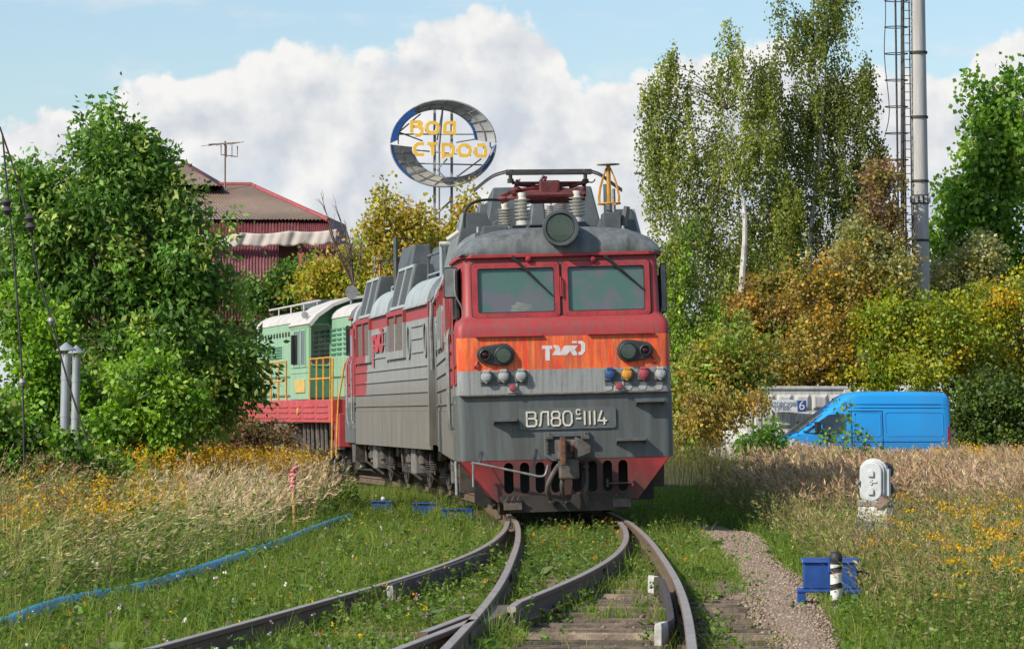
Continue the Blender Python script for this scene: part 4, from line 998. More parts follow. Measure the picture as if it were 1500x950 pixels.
# second section: same build, cab end facing away
SEC2 = copy_tree(SEC)
H2 = .158
SEC2.location = (-2.47, 78.0, 0)
SEC2.rotation_euler = (0, R(.8), H2 + math.pi)
SEC2['label'] = 'rear grey and red electric locomotive section coupled ahead of the green shunter'
# crumpled cloth behind the windscreen
cl = bpy.data.objects.new('crumpled_cloth', None); bpy.data.objects.remove(cl)
bmx = bmesh.new(); bmesh.ops.create_icosphere(bmx, subdivisions=3, radius=1)
for v_ in bmx.verts:
    k = 1 + .22 * math.sin(v_.co.x * 7) * math.cos(v_.co.y * 6 + v_.co.z * 5) + .15 * math.sin(v_.co.z * 11 + v_.co.x * 4)
    v_.co = Vector((v_.co.x * .17 * k, v_.co.y * .12 * k, max(-.3, v_.co.z) * .12 * k))
cme = bpy.data.meshes.new('crumpled_cloth'); bmx.to_mesh(cme); bmx.free(); cme.polygons.foreach_set('use_smooth', [True] * len(cme.polygons))
cme.materials.append(mat('beige_cloth', (.50, .42, .24), .9, var=.25, scale=16))
o = bpy.data.objects.new('cloth_bundle', cme); COL.objects.link(o); q = LP(765, 452, .42); o.matrix_world = Matrix.LocRotScale(SEC.location, SEC.rotation_euler, None) @ Matrix.Translation((q[0], .5, 3.03))
tagp(o, 'crumpled beige cloth bundle lying behind the left windscreen of the locomotive', 'cloth')

# ================================================================ green diesel shunter behind
SH = empty('shunting_locomotive', (-2.80, 79.4, 0), .235, 'pale green diesel shunter with white roof, red frame and yellow railings behind the big tree', 'locomotive')
SH.scale = (1, 1, 1.03)
GRN = mat('pale_green', (.25, .42, .26), .5, var=.12, scale=2, dirt=(.17, .24, .15), dirt_amt=.5, streak=True)
DGRN = mat('dark_shaded_green', (.055, .20, .12), .5, var=.12, scale=2)  # darkened body green: paints shade on the cab end; louvres share it
WROOF = mat('white_roof', (.50, .48, .44), .6, var=.12, scale=1.2, dirt=(.33, .30, .27), dirt_amt=.6)
RFRAME = mat('frame_red', (.45, .06, .06), .55, var=.15, scale=2, dirt=(.2, .07, .06), dirt_amt=.5)
GRILLE = mat('black_grille', (.03, .04, .035), .7, var=.4, scale=20)
PALEY = mat('pale_yellow', (.55, .36, .10), .6, var=.15)
def hood(y0, y1, w_, zt, nm='hood'):
    h = MB().box(-w_, w_, y0, y1, 1.85, zt - .42).build(nm, GRN, SH, bevel=.02)
    pr_ = [(-w_ - .02, zt - .42)] + [(-(w_ + .02) * math.cos(R(a)), zt - .42 + .42 * math.sin(R(a))) for a in range(15, 180, 15)] + [(w_ + .02, zt - .42)]
    MB().prism(pr_, y0 - .01, y1 + .01).build('hood_roof', WROOF, h, smooth=True, auto=30)
    return h
sh1 = hood(1.35, 4.15, .92, 4.28, 'short_hood'); lh = hood(7.0, 15.8, 1.0, 4.32, 'long_hood')
# cab with arched roof
cabp = [(-1.5, 1.85), (-1.5, 3.72), (-1.3, 3.95), (-.9, 4.22), (-.4, 4.40), (0, 4.45), (.4, 4.40), (.9, 4.22), (1.3, 3.95), (1.5, 3.72), (1.5, 1.85)]
cb = MB().prism(cabp, 4.2, 6.95).build('cab', GRN, SH, bevel=.02)
MB().prism([(p[0] * .985, max(1.87, p[1] - .05)) for p in cabp], 4.185, 4.215).build('cab_end_wall', DGRN, SH)  # shade on this end is put into its darker green
arch = cabp[1:-1]
MB().prism([(p[0] * 1.03, p[1] + .02) for p in arch] + [(p[0] * .985, p[1] - .05) for p in arch[::-1]], 3.86, 7.1).build('cab_roof', WROOF, SH, smooth=True, auto=35)
for sgn in (-1, 1):
    T = lambda q, y: (q[0], 4.185 - y, q[1])
    cw_ = plate(rrect(sgn * 1.18 - .26, sgn * 1.18 + .24, 2.72, 3.72, .08), [], .0, .02, 'end_window', DGLASS, SH, T)
    plate(rrect(sgn * 1.18 - .29, sgn * 1.18 + .27, 2.69, 3.75, .1), [rrect(sgn * 1.18 - .25, sgn * 1.18 + .23, 2.73, 3.71, .08)], .0, .03, 'frame', GRN, cw_, T)
    MB().box(sgn * 1.18 - .28, sgn * 1.18 + .28, 4.165, 4.184, 1.9, 2.6).build('end_door', DGRN, SH)  # door carries the same painted shade as the end wall
    T4 = lambda q, y: (sgn * (1.5 + y), q[0], q[1])
    for a, b_ in ((4.55, 5.15), (5.45, 6.25)):
        sw = plate([(a, 2.72), (b_, 2.72), (b_, 3.58), (a, 3.58)], [], .0, .02, 'side_window', DGLASS, SH, T4)
        plate([(a - .05, 2.67), (b_ + .05, 2.67), (b_ + .05, 3.63), (a - .05, 3.63)], [[(a, 2.72), (b_, 2.72), (b_, 3.58), (a, 3.58)]], .0, .03, 'frame', GRN, sw, T4)
    MB().box(sgn * 1.56 - .04, sgn * 1.56 + .04, 6.2, 6.32, 2.75, 3.5).build('mirror', BLACK, SH, bevel=.01)
    MB().lathe([(0, .05), (.12, .09), (.16, .09)], (sgn * 1.45, 4.9, 3.95), (sgn * .3, -1, .2), 12).build('side_lamp', STEEL, SH)
    MB().box(min(sgn * 1.5, sgn * 1.53), max(sgn * 1.5, sgn * 1.53), 4.6, 6.1, 2.03, 2.36).build('number_board', PALEY, SH)
    for z in (2.52, 2.66, 3.66):
        MB().box(min(sgn * 1.5, sgn * 1.515), max(sgn * 1.5, sgn * 1.515), 4.25, 6.9, z, z + .025).build('cab_rib', GRN, SH)
    # louvres and doors on the hoods
    for k in range(9):
        yy = 7.35 + k * .92
        dr = MB().box(min(sgn * 1.0, sgn * 1.02), max(sgn * 1.0, sgn * 1.02), yy, yy + .84, 1.95, 3.35).build('hood_door', GRN, lh, bevel=.006)
    MB().box(min(sgn * 1.0, sgn * 1.03), max(sgn * 1.0, sgn * 1.03), 7.02, 7.3, 1.9, 3.86).build('side_grille', GRILLE, lh)
    for yy in np.arange(7.6, 15.5, .5): MB().lathe([(0, .07), (.03, .07)], (sgn * 1.0, float(yy), 3.62), (sgn, 0, 0), 10).build('vent_hole', GRILLE, lh)
    for yy in (11.2, 12.6):
        for k in range(5): MB().box(min(sgn * 1.02, sgn * 1.05), max(sgn * 1.02, sgn * 1.05), yy, yy + 1.1, 3.0 + k * .07, 3.03 + k * .07).build('louvre', DGRN, lh)
    for yy in (1.7, 2.6, 3.4):
        for k in range(6): MB().box(min(sgn * .92, sgn * .95), max(sgn * .92, sgn * .95), yy, yy + .6, 2.95 + k * .12, 3.0 + k * .12).build('louvre', DGRN, sh1)
for k in (-.6, 0, .6):
    MB().box(k - .2, k + .2, 1.33, 1.352, 2.6, 3.2).build('hood_grille', GRILLE, sh1)
# frame, walkway, steps
fr_ = MB().box(-1.56, 1.56, .6, 16.6, 1.28, 1.84).build('frame', RFRAME, SH, bevel=.02)
for sgn in (-1, 1):
    for k in range(8):
        y0_ = .9 + k * 1.95
        for z in (1.38, 1.52, 1.66): MB().box(min(sgn * 1.56, sgn * 1.585), max(sgn * 1.56, sgn * 1.585), y0_ + .15, y0_ + 1.75, z, z + .035).build('frame_rib', RFRAME, fr_)
    MB().lathe([(0, .09), (.03, .09)], (sgn * 1.57, 5.3, 1.56), (sgn, 0, 0), 14).build('filler_cap', PALEY, fr_)
    # railings
    def rl(pts): MB().tube(pts, .024, 7).build('railing', YEL, SH)
    for y0_, y1_ in ((1.0, 3.95), (7.6, 11.5), (11.8, 15.9)):
        x_ = sgn * 1.5
        rl([(x_, y0_, 1.84), (x_, y0_, 2.85), (x_, y1_, 2.85), (x_, y1_, 1.84)])
        rl([(x_, y0_, 2.35), (x_, y1_, 2.35)])
        for q in (.33, .66): rl([(x_, y0_ + (y1_ - y0_) * q, 1.84), (x_, y0_ + (y1_ - y0_) * q, 2.85)])
    rl([(sgn * 1.5, .95, 2.85), (sgn * 1.52, .55, 2.8), (sgn * 1.55, .5, .45)])
    rl([(sgn * 1.35, -.15, 2.7), (sgn * 1.5, -.1, 1.8), (sgn * 1.55, -.1, .5)])
    for yy in (2.2, 4.2, 6.2, 10.8, 12.8, 14.8):
        m_ = MB().lathe([(-.07, .08), (-.07, .45), (-.05, .50), (.05, .52), (.065, .55), (.075, .55), (.075, .1)], (sgn * .8, yy, .52), (-sgn, 0, 0), 24)
        wh = m_.build('wheel', DARK, SH, smooth=True, auto=30)
        MB().lathe([(0, .16), (.25, .16), (.28, .1)], (sgn * 1.0, yy, .52), (sgn, 0, 0), 12).build('axle_box', OILY, wh, smooth=True, auto=30)
    for yc in (4.2, 12.8):
        MB().box(sgn * 1.1 - .08, sgn * 1.1 + .08, yc - 2.7, yc + 2.7, .62, .85).build('bogie_frame', OILY, SH, bevel=.02)
        for dy in (-1.6, -1.0, -.4, .4, 1.0, 1.6): MB().tube([(sgn * 1.3, yc + dy, 1.28), (sgn * 1.28, yc + dy, .6)], .06, 8).build('spring_hanger', OILY, SH)
    MB().box(sgn * 1.2 - .3, sgn * 1.2 + .3, 7.6, 9.6, .35, 1.25).build('fuel_tank', mat('tank_grey', (.14, .14, .13), .7, var=.2), SH, bevel=.05)
MB().box(-1.45, 1.45, .1, .7, .7, 1.5).build('end_beam', RFRAME, SH, bevel=.02)
for sgn in (-1, 1):
    MB().tube([(sgn * .7, 7.0, 4.42), (sgn * .7, 15.4, 4.42)], .025, 6).build('roof_rail', WROOF, SH)
    for yy in (7.4, 9.5, 11.6, 13.7): MB().tube([(sgn * .7, yy, 4.0), (sgn * .7, yy, 4.42)], .02, 6).build('rail_post', WROOF, SH)
MB().box(-.5, .5, 9.0, 11.2, 4.3, 4.52).build('exhaust_box', EQUIP, SH, bevel=.03)
MB().lathe([(0, .05), (.25, .07), (.36, .17), (.38, .17)], (-.55, 3.6, 4.50), (0, -1, 0), 16).build('air_horn', STEEL, SH, smooth=True, auto=40)
MB().tube([(-.55, 3.3, 4.2), (-.55, 3.3, 4.5)], .03, 6).build('horn_post', STEEL, SH)
MB().tube([(-.2, 2.0, 4.25), (-.2, 2.0, 4.6)], .05, 8).tube([(-.2, 2.0, 4.5), (-.2, 2.0, 5.3), (-.1, 2.0, 5.36), (-.05, 2.0, 5.3), (-.05, 2.0, 4.8)], .016, 6).build('whip_antenna', STEEL, SH)

# ================================================================ building with mansard roof, behind the left tree
BLD = empty('building', P(330, 660, 150), 0, 'tall building with brown corrugated hip roof and sloping maroon corrugated walls', 'building')
MAR = mat('maroon_sheet', (.135, .034, .04), .55, var=.25, scale=.8, dirt=(.24, .10, .09), dirt_amt=.5, streak=True)
BRN = mat('brown_sheet', (.165, .115, .085), .6, var=.2, scale=.5, dirt=(.10, .075, .06), dirt_amt=.6)
def corrug(a, b_, c, d_, n, amp, nm, mt, par, nrm):
    """wavy sheet: a->b bottom edge, d->c top edge"""
    a, b_, c, d_ = map(Vector, (a, b_, c, d_)); nrm = Vector(nrm).normalized(); rows = [[], []]; N = n * 4
    for i in range(N + 1):
        off = nrm * (amp * (0, 1, 0, -1)[i % 4])
        rows[0].append(a.lerp(b_, i / N) + off); rows[1].append(d_.lerp(c, i / N) + off)
    o = MB().grid(rows).build(nm, mt, smooth=True); so = o.modifiers.new('t', 'SOLIDIFY'); so.thickness = .02
    return relo(o, par)
Yb = 150
rp = lambda x, y, dY=0: P(x, y, Yb + dY)
corrug(rp(60, 318), rp(481, 322, 0), rp(366, 271, 6), rp(150, 271, 6), 74, .04, 'roof_sheet', BRN, BLD, (0, -.6, .8))
corrug(rp(481, 322, 0), rp(505, 330, 14), rp(372, 271, 8), rp(366, 271, 6), 16, .04, 'roof_sheet', BRN, BLD, (.6, 0, .8))
corrug(rp(200, 268, 4), rp(322, 272, 4), rp(268, 240, 9), rp(200, 240, 9), 22, .04, 'upper_roof_sheet', BRN, BLD, (0, -.6, .8))
corrug(rp(322, 272, 4), rp(330, 272, 14), rp(272, 238, 12), rp(268, 240, 9), 8, .04, 'upper_roof_sheet', MAR, BLD, (.6, 0, .8))
relo(MB().tube([rp(145, 270, 6), rp(366, 270, 6), rp(481, 322, -.1)], .12, 8).build('ridge_cap', mat('ridge_red', (.30, .06, .06), .6, var=.2), BLD), BLD)
corrug(rp(60, 470, -3), rp(408, 470, -3), rp(408, 321, .3), rp(60, 321, .3), 76, .05, 'wall_sheet', MAR, BLD, (0, -1, .1))
corrug(rp(440, 470, -3), rp(512, 470, -3), rp(480, 321, .3), rp(440, 321, .3), 15, .05, 'wall_sheet', MAR, BLD, (0, -1, .1))
corrug(rp(408, 470, -3), rp(440, 470, -3), rp(440, 396, -1.2), rp(408, 396, -1.2), 7, .05, 'wall_sheet', MAR, BLD, (0, -1, .1))
corrug(rp(408, 358, -.7), rp(440, 358, -.7), rp(440, 321, .3), rp(408, 321, .3), 7, .05, 'wall_sheet', MAR, BLD, (0, -1, .1))
corrug(rp(512, 470, -3), rp(520, 470, 14), rp(505, 330, 14), rp(480, 321, .3), 14, .05, 'wall_sheet', MAR, BLD, (1, 0, .1))
relo(MB().hexa([rp(405, 400, 1), rp(443, 400, 1), rp(443, 352, 1), rp(405, 352, 1)], [rp(405, 400, 1.6), rp(443, 400, 1.6), rp(443, 352, 1.6), rp(405, 352, 1.6)]).build('window_opening', BLACK, BLD), BLD)
relo(MB().hexa([rp(436, 400, -1.4), rp(446, 400, -1.4), rp(441, 356, -.9), rp(437, 356, -.9)], [rp(436, 400, -.6), rp(446, 400, -.6), rp(441, 356, -.2), rp(437, 356, -.2)]).build('window_jamb', mat('jamb_red', (.38, .04, .06), .6), BLD), BLD)
relo(MB().hexa([rp(56, 330, .6), rp(478, 330, .6), rp(490, 330, 14), rp(56, 330, 14)], [rp(56, 668, .6), rp(478, 668, .6), rp(490, 668, 14), rp(56, 668, 14)]).build('building_core', mat('core_pink', (.36, .2, .18), .8, var=.15), BLD), BLD)
# sagging cloth banner
rows = []
for j in range(7):
    row = []
    for i in range(81):
        u = i / 80; x = 285 + 208 * u; yt = 343 - 8 * u + 3 * abs(math.sin(u * 9.4)); yb = 361 - 4 * u * u + 1.5 * math.sin(u * 31)
        fold = .05 * math.sin(u * 38 + 1.2 * math.sin(u * 17) + j * .35) + .025 * math.sin(u * 91 + j * .5)
        q = P(x, yt + (yb - yt) * j / 6, Yb - 1.25 + fold - .1 * j / 6); row.append(q)
    rows.append(row)
o = MB().grid(rows).build('banner', mat('canvas', (.46, .40, .35), .85, var=.1, scale=.6, dirt=(.36, .31, .27), dirt_amt=.6), smooth=True)
so = o.modifiers.new('t', 'SOLIDIFY'); so.thickness = .015
tagp(o, 'sagging beige canvas banner tied along the maroon wall under the roof', 'banner')
# television aerial
AT = empty('television_aerial', P(329, 275, 155), 0, 'rusty television aerial on a thin mast above the brown roof', 'antenna')
RUSTY = mat('rusty_rod', (.22, .15, .11), .8, var=.3, scale=5)
def pt(x, y, dY=0): return P(x, y, 155 + dY)
relo(MB().tube([pt(329, 275), pt(329, 206)], .045, 6).build('mast', RUSTY, AT), AT)
relo(MB().tube([pt(305, 211, -1), pt(350, 208, 1)], .03, 6).build('boom', RUSTY, AT), AT)
for k, x in enumerate((308, 318, 328, 338, 346)):
    relo(MB().tube([pt(x - 14 + k, 212 - k * .6 + 1.5, 1.2), pt(x + 14 - k, 211 - k * .6 - 1.5, -1.2)], .018, 5).build('element', RUSTY, AT), AT)
relo(MB().tube([pt(323, 212), pt(323, 226), pt(347, 229), pt(347, 213)], .03, 5).build('lower_loop', RUSTY, AT), AT)
for x in (331, 339): relo(MB().tube([pt(x, 212), pt(x, 230)], .022, 5).build('element', RUSTY, AT), AT)

# ================================================================ oval sign on a steel mast
YS = 160
SG = empty('advertising_sign', P(651, 650, YS), 0, 'oval steel frame sign with yellow letters and a blue edge on a lattice mast', 'sign')
SHEET = mat('sheet_grey', (.34, .35, .345), .5, var=.2, scale=.7, dirt=(.22, .20, .17), dirt_amt=.6)
SHEETB = mat('sheet_tan', (.36, .34, .29), .55, var=.2, scale=.7, dirt=(.24, .2, .15), dirt_amt=.6)
GALV = mat('galvanised', (.27, .275, .275), .55, var=.2, scale=2, dirt=(.17, .13, .10), dirt_amt=.6)
BLUES = mat('sign_blue', (.02, .09, .32), .5, var=.1)
LETY = mat('letter_yellow', (.72, .43, .05), .6, var=.1, scale=1)
LETW = mat('letter_white', (.70, .69, .66), .6, var=.08)
def sp(x, y, d_=0.): return P(x, y, YS + d_)
def cres(side):
    out, inn = [], []
    for i in range(33):
        u = i / 32
        if side == 'top': a = R(180 - 180 * u); out.append((649 + 77 * math.cos(a), 209 - 63 * math.sin(a))); ia = R(178 - 176 * u); inn.append((639.5 + 57 * math.cos(ia) , 206 - 47 * math.sin(ia)))
        else: a = R(180 + 180 * u); out.append((649 + 77 * math.cos(a), 211 - 62 * math.sin(a))); ia = R(182 + 176 * u); inn.append((662 + 58 * math.cos(ia), 213 - 47 * math.sin(ia)))
    return out, inn
def thick(out, inn, dmid, nm, mt):
    m_ = MB()
    for i in range(32):
        a, b_, c, d_ = out[i], out[i + 1], inn[i + 1], inn[i]
        # the sheet is dished: outer edge forward, inner edge back
        m_.hexa([sp(*a, -.5), sp(*b_, -.5), sp(*c, .3), sp(*d_, .3)], [sp(*a, -.42), sp(*b_, -.42), sp(*c, .38), sp(*d_, .38)])
    return relo(m_.build(nm, mt, SG), SG)
for side, mt in (('top', SHEET), ('bot', SHEETB)):
    out, inn = cres(side)
    sh_ = thick(out, inn, 0, 'sheet', mt)
    relo(MB().tube([sp(*p, -.5) for p in out], .05, 6).build('outer_rim', GALV, SG), SG)
    relo(MB().tube([sp(*p, .3) for p in inn], .045, 6).build('inner_rim', GALV, SG), SG)
    for i in range(2, 31, 3):
        relo(MB().tube([sp(*out[i], -.56), sp(*inn[i], .22)], .022, 5).build('rib', STEEL, SG), SG)
    midl = [((a[0] + b_[0]) / 2, (a[1] + b_[1]) / 2) for a, b_ in zip(out, inn)]
    relo(MB().tube([sp(*p, -.18) for p in midl], .03, 5).build('stiffener', STEEL, SG), SG)
    # blue fascia strip along the front edge
    rngb = range(0, 10) if side == 'top' else range(0, 9)
    m_ = MB()
    for i in rngb:
        w1 = .5 if side == 'top' else .06
        q = lambda k: (out[k], (out[k][0] + (inn[k][0] - out[k][0]) * (.95 if side == 'top' else .12), out[k][1] + (inn[k][1] - out[k][1]) * (.95 if side == 'top' else .12)))
        a, d_ = q(i); b_, c = q(i + 1)
        m_.hexa([sp(*a, -.68), sp(*b_, -.68), sp(*c, -.60), sp(*d_, -.60)], [sp(*a, -.6), sp(*b_, -.6), sp(*c, -.52), sp(*d_, -.52)])
    relo(m_.build('blue_fascia', BLUES, SG), SG)
relo(MB().tube([sp(726, 212, -.5), sp(718, 235, -.5), sp(706, 250, -.5)], .06, 6).build('blue_fascia', BLUES, SG), SG)
relo(MB().tube([sp(697, 204, .2), sp(693, 188, .2), sp(686, 176, .2)], .06, 6).build('blue_fascia', BLUES, SG), SG)
for x in (636.5, 661.5):
    relo(MB().hexa([sp(x - 2, 620, .5), sp(x + 2, 620, .5), sp(x + 2, 620, .7), sp(x - 2, 620, .7)], [sp(x - 2, 147, .5), sp(x + 2, 147, .5), sp(x + 2, 147, .7), sp(x - 2, 147, .7)]).build('mast_leg', GALV, SG), SG)
relo(MB().tube([sp(643, 620, 2), sp(643, 215, 2), sp(648, 160, 1.2)], .06, 6).build('mast_leg', GALV, SG), SG)
for k in range(12):
    y0_ = 292 + k * 24; relo(MB().tube([sp(636 if k % 2 else 662, y0_, .6), sp(662 if k % 2 else 636, y0_ + 24, .6)], .055, 6).build('mast_brace', GALV, SG), SG)
for a, b_ in (((585, 196), (697, 196)), ((605, 219), (690, 227)), ((612, 239), (706, 241)), ((584, 193), (619, 206)), ((584, 193), (616, 166)), ((583, 194), (583, 211)), ((668, 208), (697, 203)), ((670, 258), (705, 232)), ((642, 246), (655, 232)), ((640, 248), (650, 258)), ((718, 207), (718, 215)), ((640, 205), (648, 160))):
    relo(MB().tube([sp(*a, .3), sp(*b_, .3)], .04, 6).build('cross_bar', GALV, SG), SG)
# letters (block strokes): yellow faces on white bodies
LET = {'V': ([[(0, 0), (0, 1), (.8, 1), (.95, .85), (.8, .58), (.25, .58)], [(.8, .58), (1, .4), (1, .0), (.75, -.22), (.3, -.22)]]),
       'O': [[(.0, .5), (.08, .82), (.3, 1), (.7, 1), (.92, .82), (1, .5), (.92, .18), (.7, 0), (.3, 0), (.08, .18), (0, .5)]],
       'D': [[(0, 0), (.12, .1), (.16, .8), (.3, 1), (.92, 1), (.92, .05)], [(0, 0), (1.05, 0)]],
       'S': [[(.95, 1), (.35, 1), (.08, .8), (0, .5), (.08, .2), (.35, 0), (.95, 0)]], 'T': [[(-.1, 1), (1.1, 1)], [(.5, 1), (.5, 0)]],
       'R': [[(0, -.3), (0, 1), (.7, 1), (1, .8), (1, .25), (.75, 0), (.2, 0)]],
       'J': [[(0, .8), (0, .2), (.2, 0), (1, 0)], [(.95, 0), (.95, .85)], [(.1, 1.0), (.95, 1.0)]]}
for c, x0, x1, yt, yb in (('V', 603, 618, 178, 194), ('O', 625, 642, 179, 194), ('D', 649, 667, 179, 194), ('S', 607, 622, 210, 226), ('T', 627, 640, 210, 227), ('R', 649, 664, 211, 227), ('O', 672, 689, 212, 227.5), ('J', 697, 712, 212, 228)):
    for nm, mt, d0, d1, ox in (('letter_body', LETW, -1.3, -.85, -1.6), ('letter_face', LETY, -1.36, -1.305, 0)):
        m_ = MB()
        for si, st in enumerate(LET[c]):
            T = lambda q, y: tuple(sp(q[0], -q[1], y))
            m_.stroke([(x0 + (x1 - x0) * p[0] + ox, -(yb + (yt - yb) * p[1])) for p in st], 4.9 if nm == 'letter_face' else 4.6, d0 - .012 * si, d1, T)
        relo(m_.build(nm, mt, SG), SG)

# ================================================================ concrete mast with caged ladder
YP = 135
MS = empty('concrete_mast', P(1352, 660, YP), 0, 'tall grey concrete mast with steel bands and a caged ladder', 'mast')
CONC = mat('concrete', (.42, .41, .385), .85, var=.12, scale=1.5, dirt=(.28, .26, .23), dirt_amt=.6, streak=True)
c0 = P(1352, 660, YP); c1 = P(1346, -60, YP); ln_ = (c1 - c0).length
relo(MB().lathe([(0, .39), (ln_, .29)], c0, c1 - c0, 28).build('shaft', CONC, MS, smooth=True, auto=40), MS)
def shaft(y): return c0.lerp(c1, (660 - y) / 720)
for y in (76, 171, 265, 352):
    p = shaft(y); relo(MB().lathe([(-.05, .372), (.05, .372)], p, (0, 0, 1), 24).build('band', DARK, MS), MS)
p = shaft(292)
relo(MB().lathe([(-.2, .366), (.2, .366)], p, (0, 0, 1), 24).build('collar', mat('collar_dark', (.06, .06, .06), .7), MS), MS)
for k in range(12):
    a = R(k * 30); relo(MB().box(p.x + .375 * math.cos(a) - .05, p.x + .375 * math.cos(a) + .05, p.y + .375 * math.sin(a) - .05, p.y + .375 * math.sin(a) + .05, p.z - .14, p.z + .14).build('collar_clamp', CONC, MS), MS)
lx = 1325
for x in (1316, 1327, 1336): relo(MB().tube([P(x + 3, 560, YP - .2), P(x - 3, -40, YP - .2)], .045 if x < 1330 else .03, 6).build('ladder_rail', DARK, MS), MS)
relo(MB().tube([P(1322, 560, YP - .1), P(1324, -40, YP - .1)], .085, 6).build('cable_duct', DARK, MS), MS)
relo(MB().tube(smooth_poly([P(1297, 200, YP), P(1304, 160, YP), P(1297, 80, YP), P(1299, 20, YP), P(1298, -30, YP)], 5), .02, 5).build('loose_cable', DARK, MS), MS)
for k in range(13):
    y = -20 + k * 39 + 20; q = P(1314, y, YP)
    relo(MB().tube([(q.x + .48 * math.cos(R(a)), q.y - .1 + .36 * math.sin(R(a)), q.z) for a in range(0, 361, 20)], .022, 5, False).build('cage_hoop', DARK, MS), MS)
for k in range(46):
    y = -10 + k * 12; relo(MB().tube([P(1327, y, YP - .2), P(1336, y, YP - .2)], .018, 5).build('rung', DARK, MS), MS)

# ================================================================ concrete wall with address plate
FW = empty('concrete_fence', P(1108, 660, 124) * 1.0, 0, 'stained concrete panel fence with relief blocks, overgrown with vines', 'fence')
FC = mat('fence_concrete', (.56, .54, .50), .9, var=.15, scale=1.5, dirt=(.20, .18, .155), dirt_amt=.75, bump=.3, streak=True)
def fence_panel(a, b_, nx_, nz_, z0, z1):
    a, b_ = Vector(a), Vector(b_); dr_ = (b_ - a); L_ = dr_.length; dr_.normalize(); nn = Vector((dr_.y, -dr_.x, 0))
    def q(u, z, o_): return a + dr_ * u + nn * o_ + Vector((0, 0, z))
    pn = MB().hexa([q(0, z0, -.1), q(L_, z0, -.1), q(L_, z0, .0), q(0, z0, .0)], [q(0, z1, -.1), q(L_, z1, -.1), q(L_, z1, .0), q(0, z1, .0)]).build('fence_panel', FC, FW); relo(pn, FW)
    for i in range(nx_):
        for j in range(nz_):
            u0, u1 = L_ * i / nx_ + .03, L_ * (i + 1) / nx_ - .03; h0, h1 = z0 + (z1 - z0 - .15) * j / nz_ + .03, z0 + (z1 - z0 - .15) * (j + 1) / nz_ - .03
            m_ = MB().hexa([q(u0, h0, -.01), q(u1, h0, -.01), q(u1, h1, -.01), q(u0, h1, -.01)], [q(u0 + .12, h0 + .12, .09), q(u1 - .12, h0 + .12, .09), q(u1 - .12, h1 - .12, .09), q(u0 + .12, h1 - .12, .09)])
            bl = m_.build('relief_block', FC, bevel=.03); bl.parent = pn
    relo(MB().hexa([q(-.05, z1 + .005, -.14), q(L_ + .05, z1 + .005, -.14), q(L_ + .05, z1 + .005, .06), q(-.05, z1 + .005, .06)], [q(-.05, z1 + .13, -.14), q(L_ + .05, z1 + .13, -.14), q(L_ + .05, z1 + .13, .06), q(-.05, z1 + .13, .06)]).build('coping', FC, FW, bevel=.02), FW)
    for u in (0, L_): relo(MB().hexa([q(u - .12, z0, -.12), q(u + .12, z0, -.12), q(u + .12, z0, .12), q(u - .12, z0, .12)], [q(u - .12, z1 - .01, -.12), q(u + .12, z1 - .01, -.12), q(u + .12, z1 - .01, .12), q(u - .12, z1 - .01, .12)]).build('fence_post', FC, FW, bevel=.02), FW)
cz_ = -.42
ca = P(1110, 0, 127); cbx = P(1240, 0, 127.5); cl_ = P(1040, 0, 142); crr = P(1370, 0, 128)
ztop = CZ + (HZ - 570) * 127 / F
fence_panel((ca.x, ca.y, 0), (cbx.x, cbx.y, 0), 5, 4, cz_, ztop)
fence_panel((cl_.x, cl_.y, 0), (ca.x - .3, ca.y + .5, 0), 7, 4, cz_, ztop - .1)
# address plate
AP = empty('address_plate', P(1155, 593, 126.6), 0, 'white street address plate with a blue number panel on the concrete fence', 'sign')
def ap(x, y, d_=0): return P(x, y, 126.75 + d_)
AW = mat('plate_enamel', (.62, .62, .63), .4, var=.08); AB = mat('plate_blue', (.03, .08, .28), .4, var=.1)
relo(MB().hexa([ap(1124, 603), ap(1181, 603), ap(1181, 585), ap(1124, 585)], [ap(1124, 603, .08), ap(1181, 603, .08), ap(1181, 585, .08), ap(1124, 585, .08)]).build('plate', AW, AP), AP)
relo(MB().hexa([ap(1168, 602, -.02), ap(1181, 602, -.02), ap(1181, 586, -.02), ap(1168, 586, -.02)], [ap(1168, 602, .01), ap(1181, 602, .01), ap(1181, 586, .01), ap(1168, 586, .01)]).build('number_panel', AB, AP), AP)
def text(s_, x, y, d_, size, mt, par, scx=1.):
    cu_ = bpy.data.curves.new('lettering', 'FONT'); cu_.body = s_; cu_.size = size; cu_.align_x = 'CENTER'; cu_.align_y = 'CENTER'; cu_.extrude = .004
    to = bpy.data.objects.new('lettering', cu_); COL.objects.link(to)
    dg = bpy.context.evaluated_depsgraph_get(); me = bpy.data.meshes.new_from_object(to.evaluated_get(dg)); bpy.data.objects.remove(to)
    me.materials.append(mt); o = bpy.data.objects.new('lettering', me); COL.objects.link(o)
    o.location = ap(x, y, d_); o.rotation_euler = (R(90), 0, 0); o.scale = (scx, 1, 1); return relo(o, par)
AG = mat('plate_grey_ink', (.25, .27, .33), .6)
text('БУТОВСКИЙ', 1145.5, 592, -.02, .24, AG, AP, .82); text('ТУПИК', 1145.5, 598, -.02, .24, AG, AP, .82); text('6', 1174.5, 594, -.035, .50, AW, AP)

# ================================================================ blue van
VN = empty('delivery_van', (0, 0, 0), 0, 'bright blue high-roof panel van parked in front of the concrete fence', 'van')
VN.location = (P(1259, 0, 119.5).x, 119.5, -.45); VN.rotation_euler = (0, 0, R(11))
VB = mat('van_blue', (.02, .30, .70), .32, var=.04, scale=.5, spec=.6, dirt=(.10, .22, .36), dirt_amt=.35)
VBK = mat('van_black', (.02, .02, .02), .5)
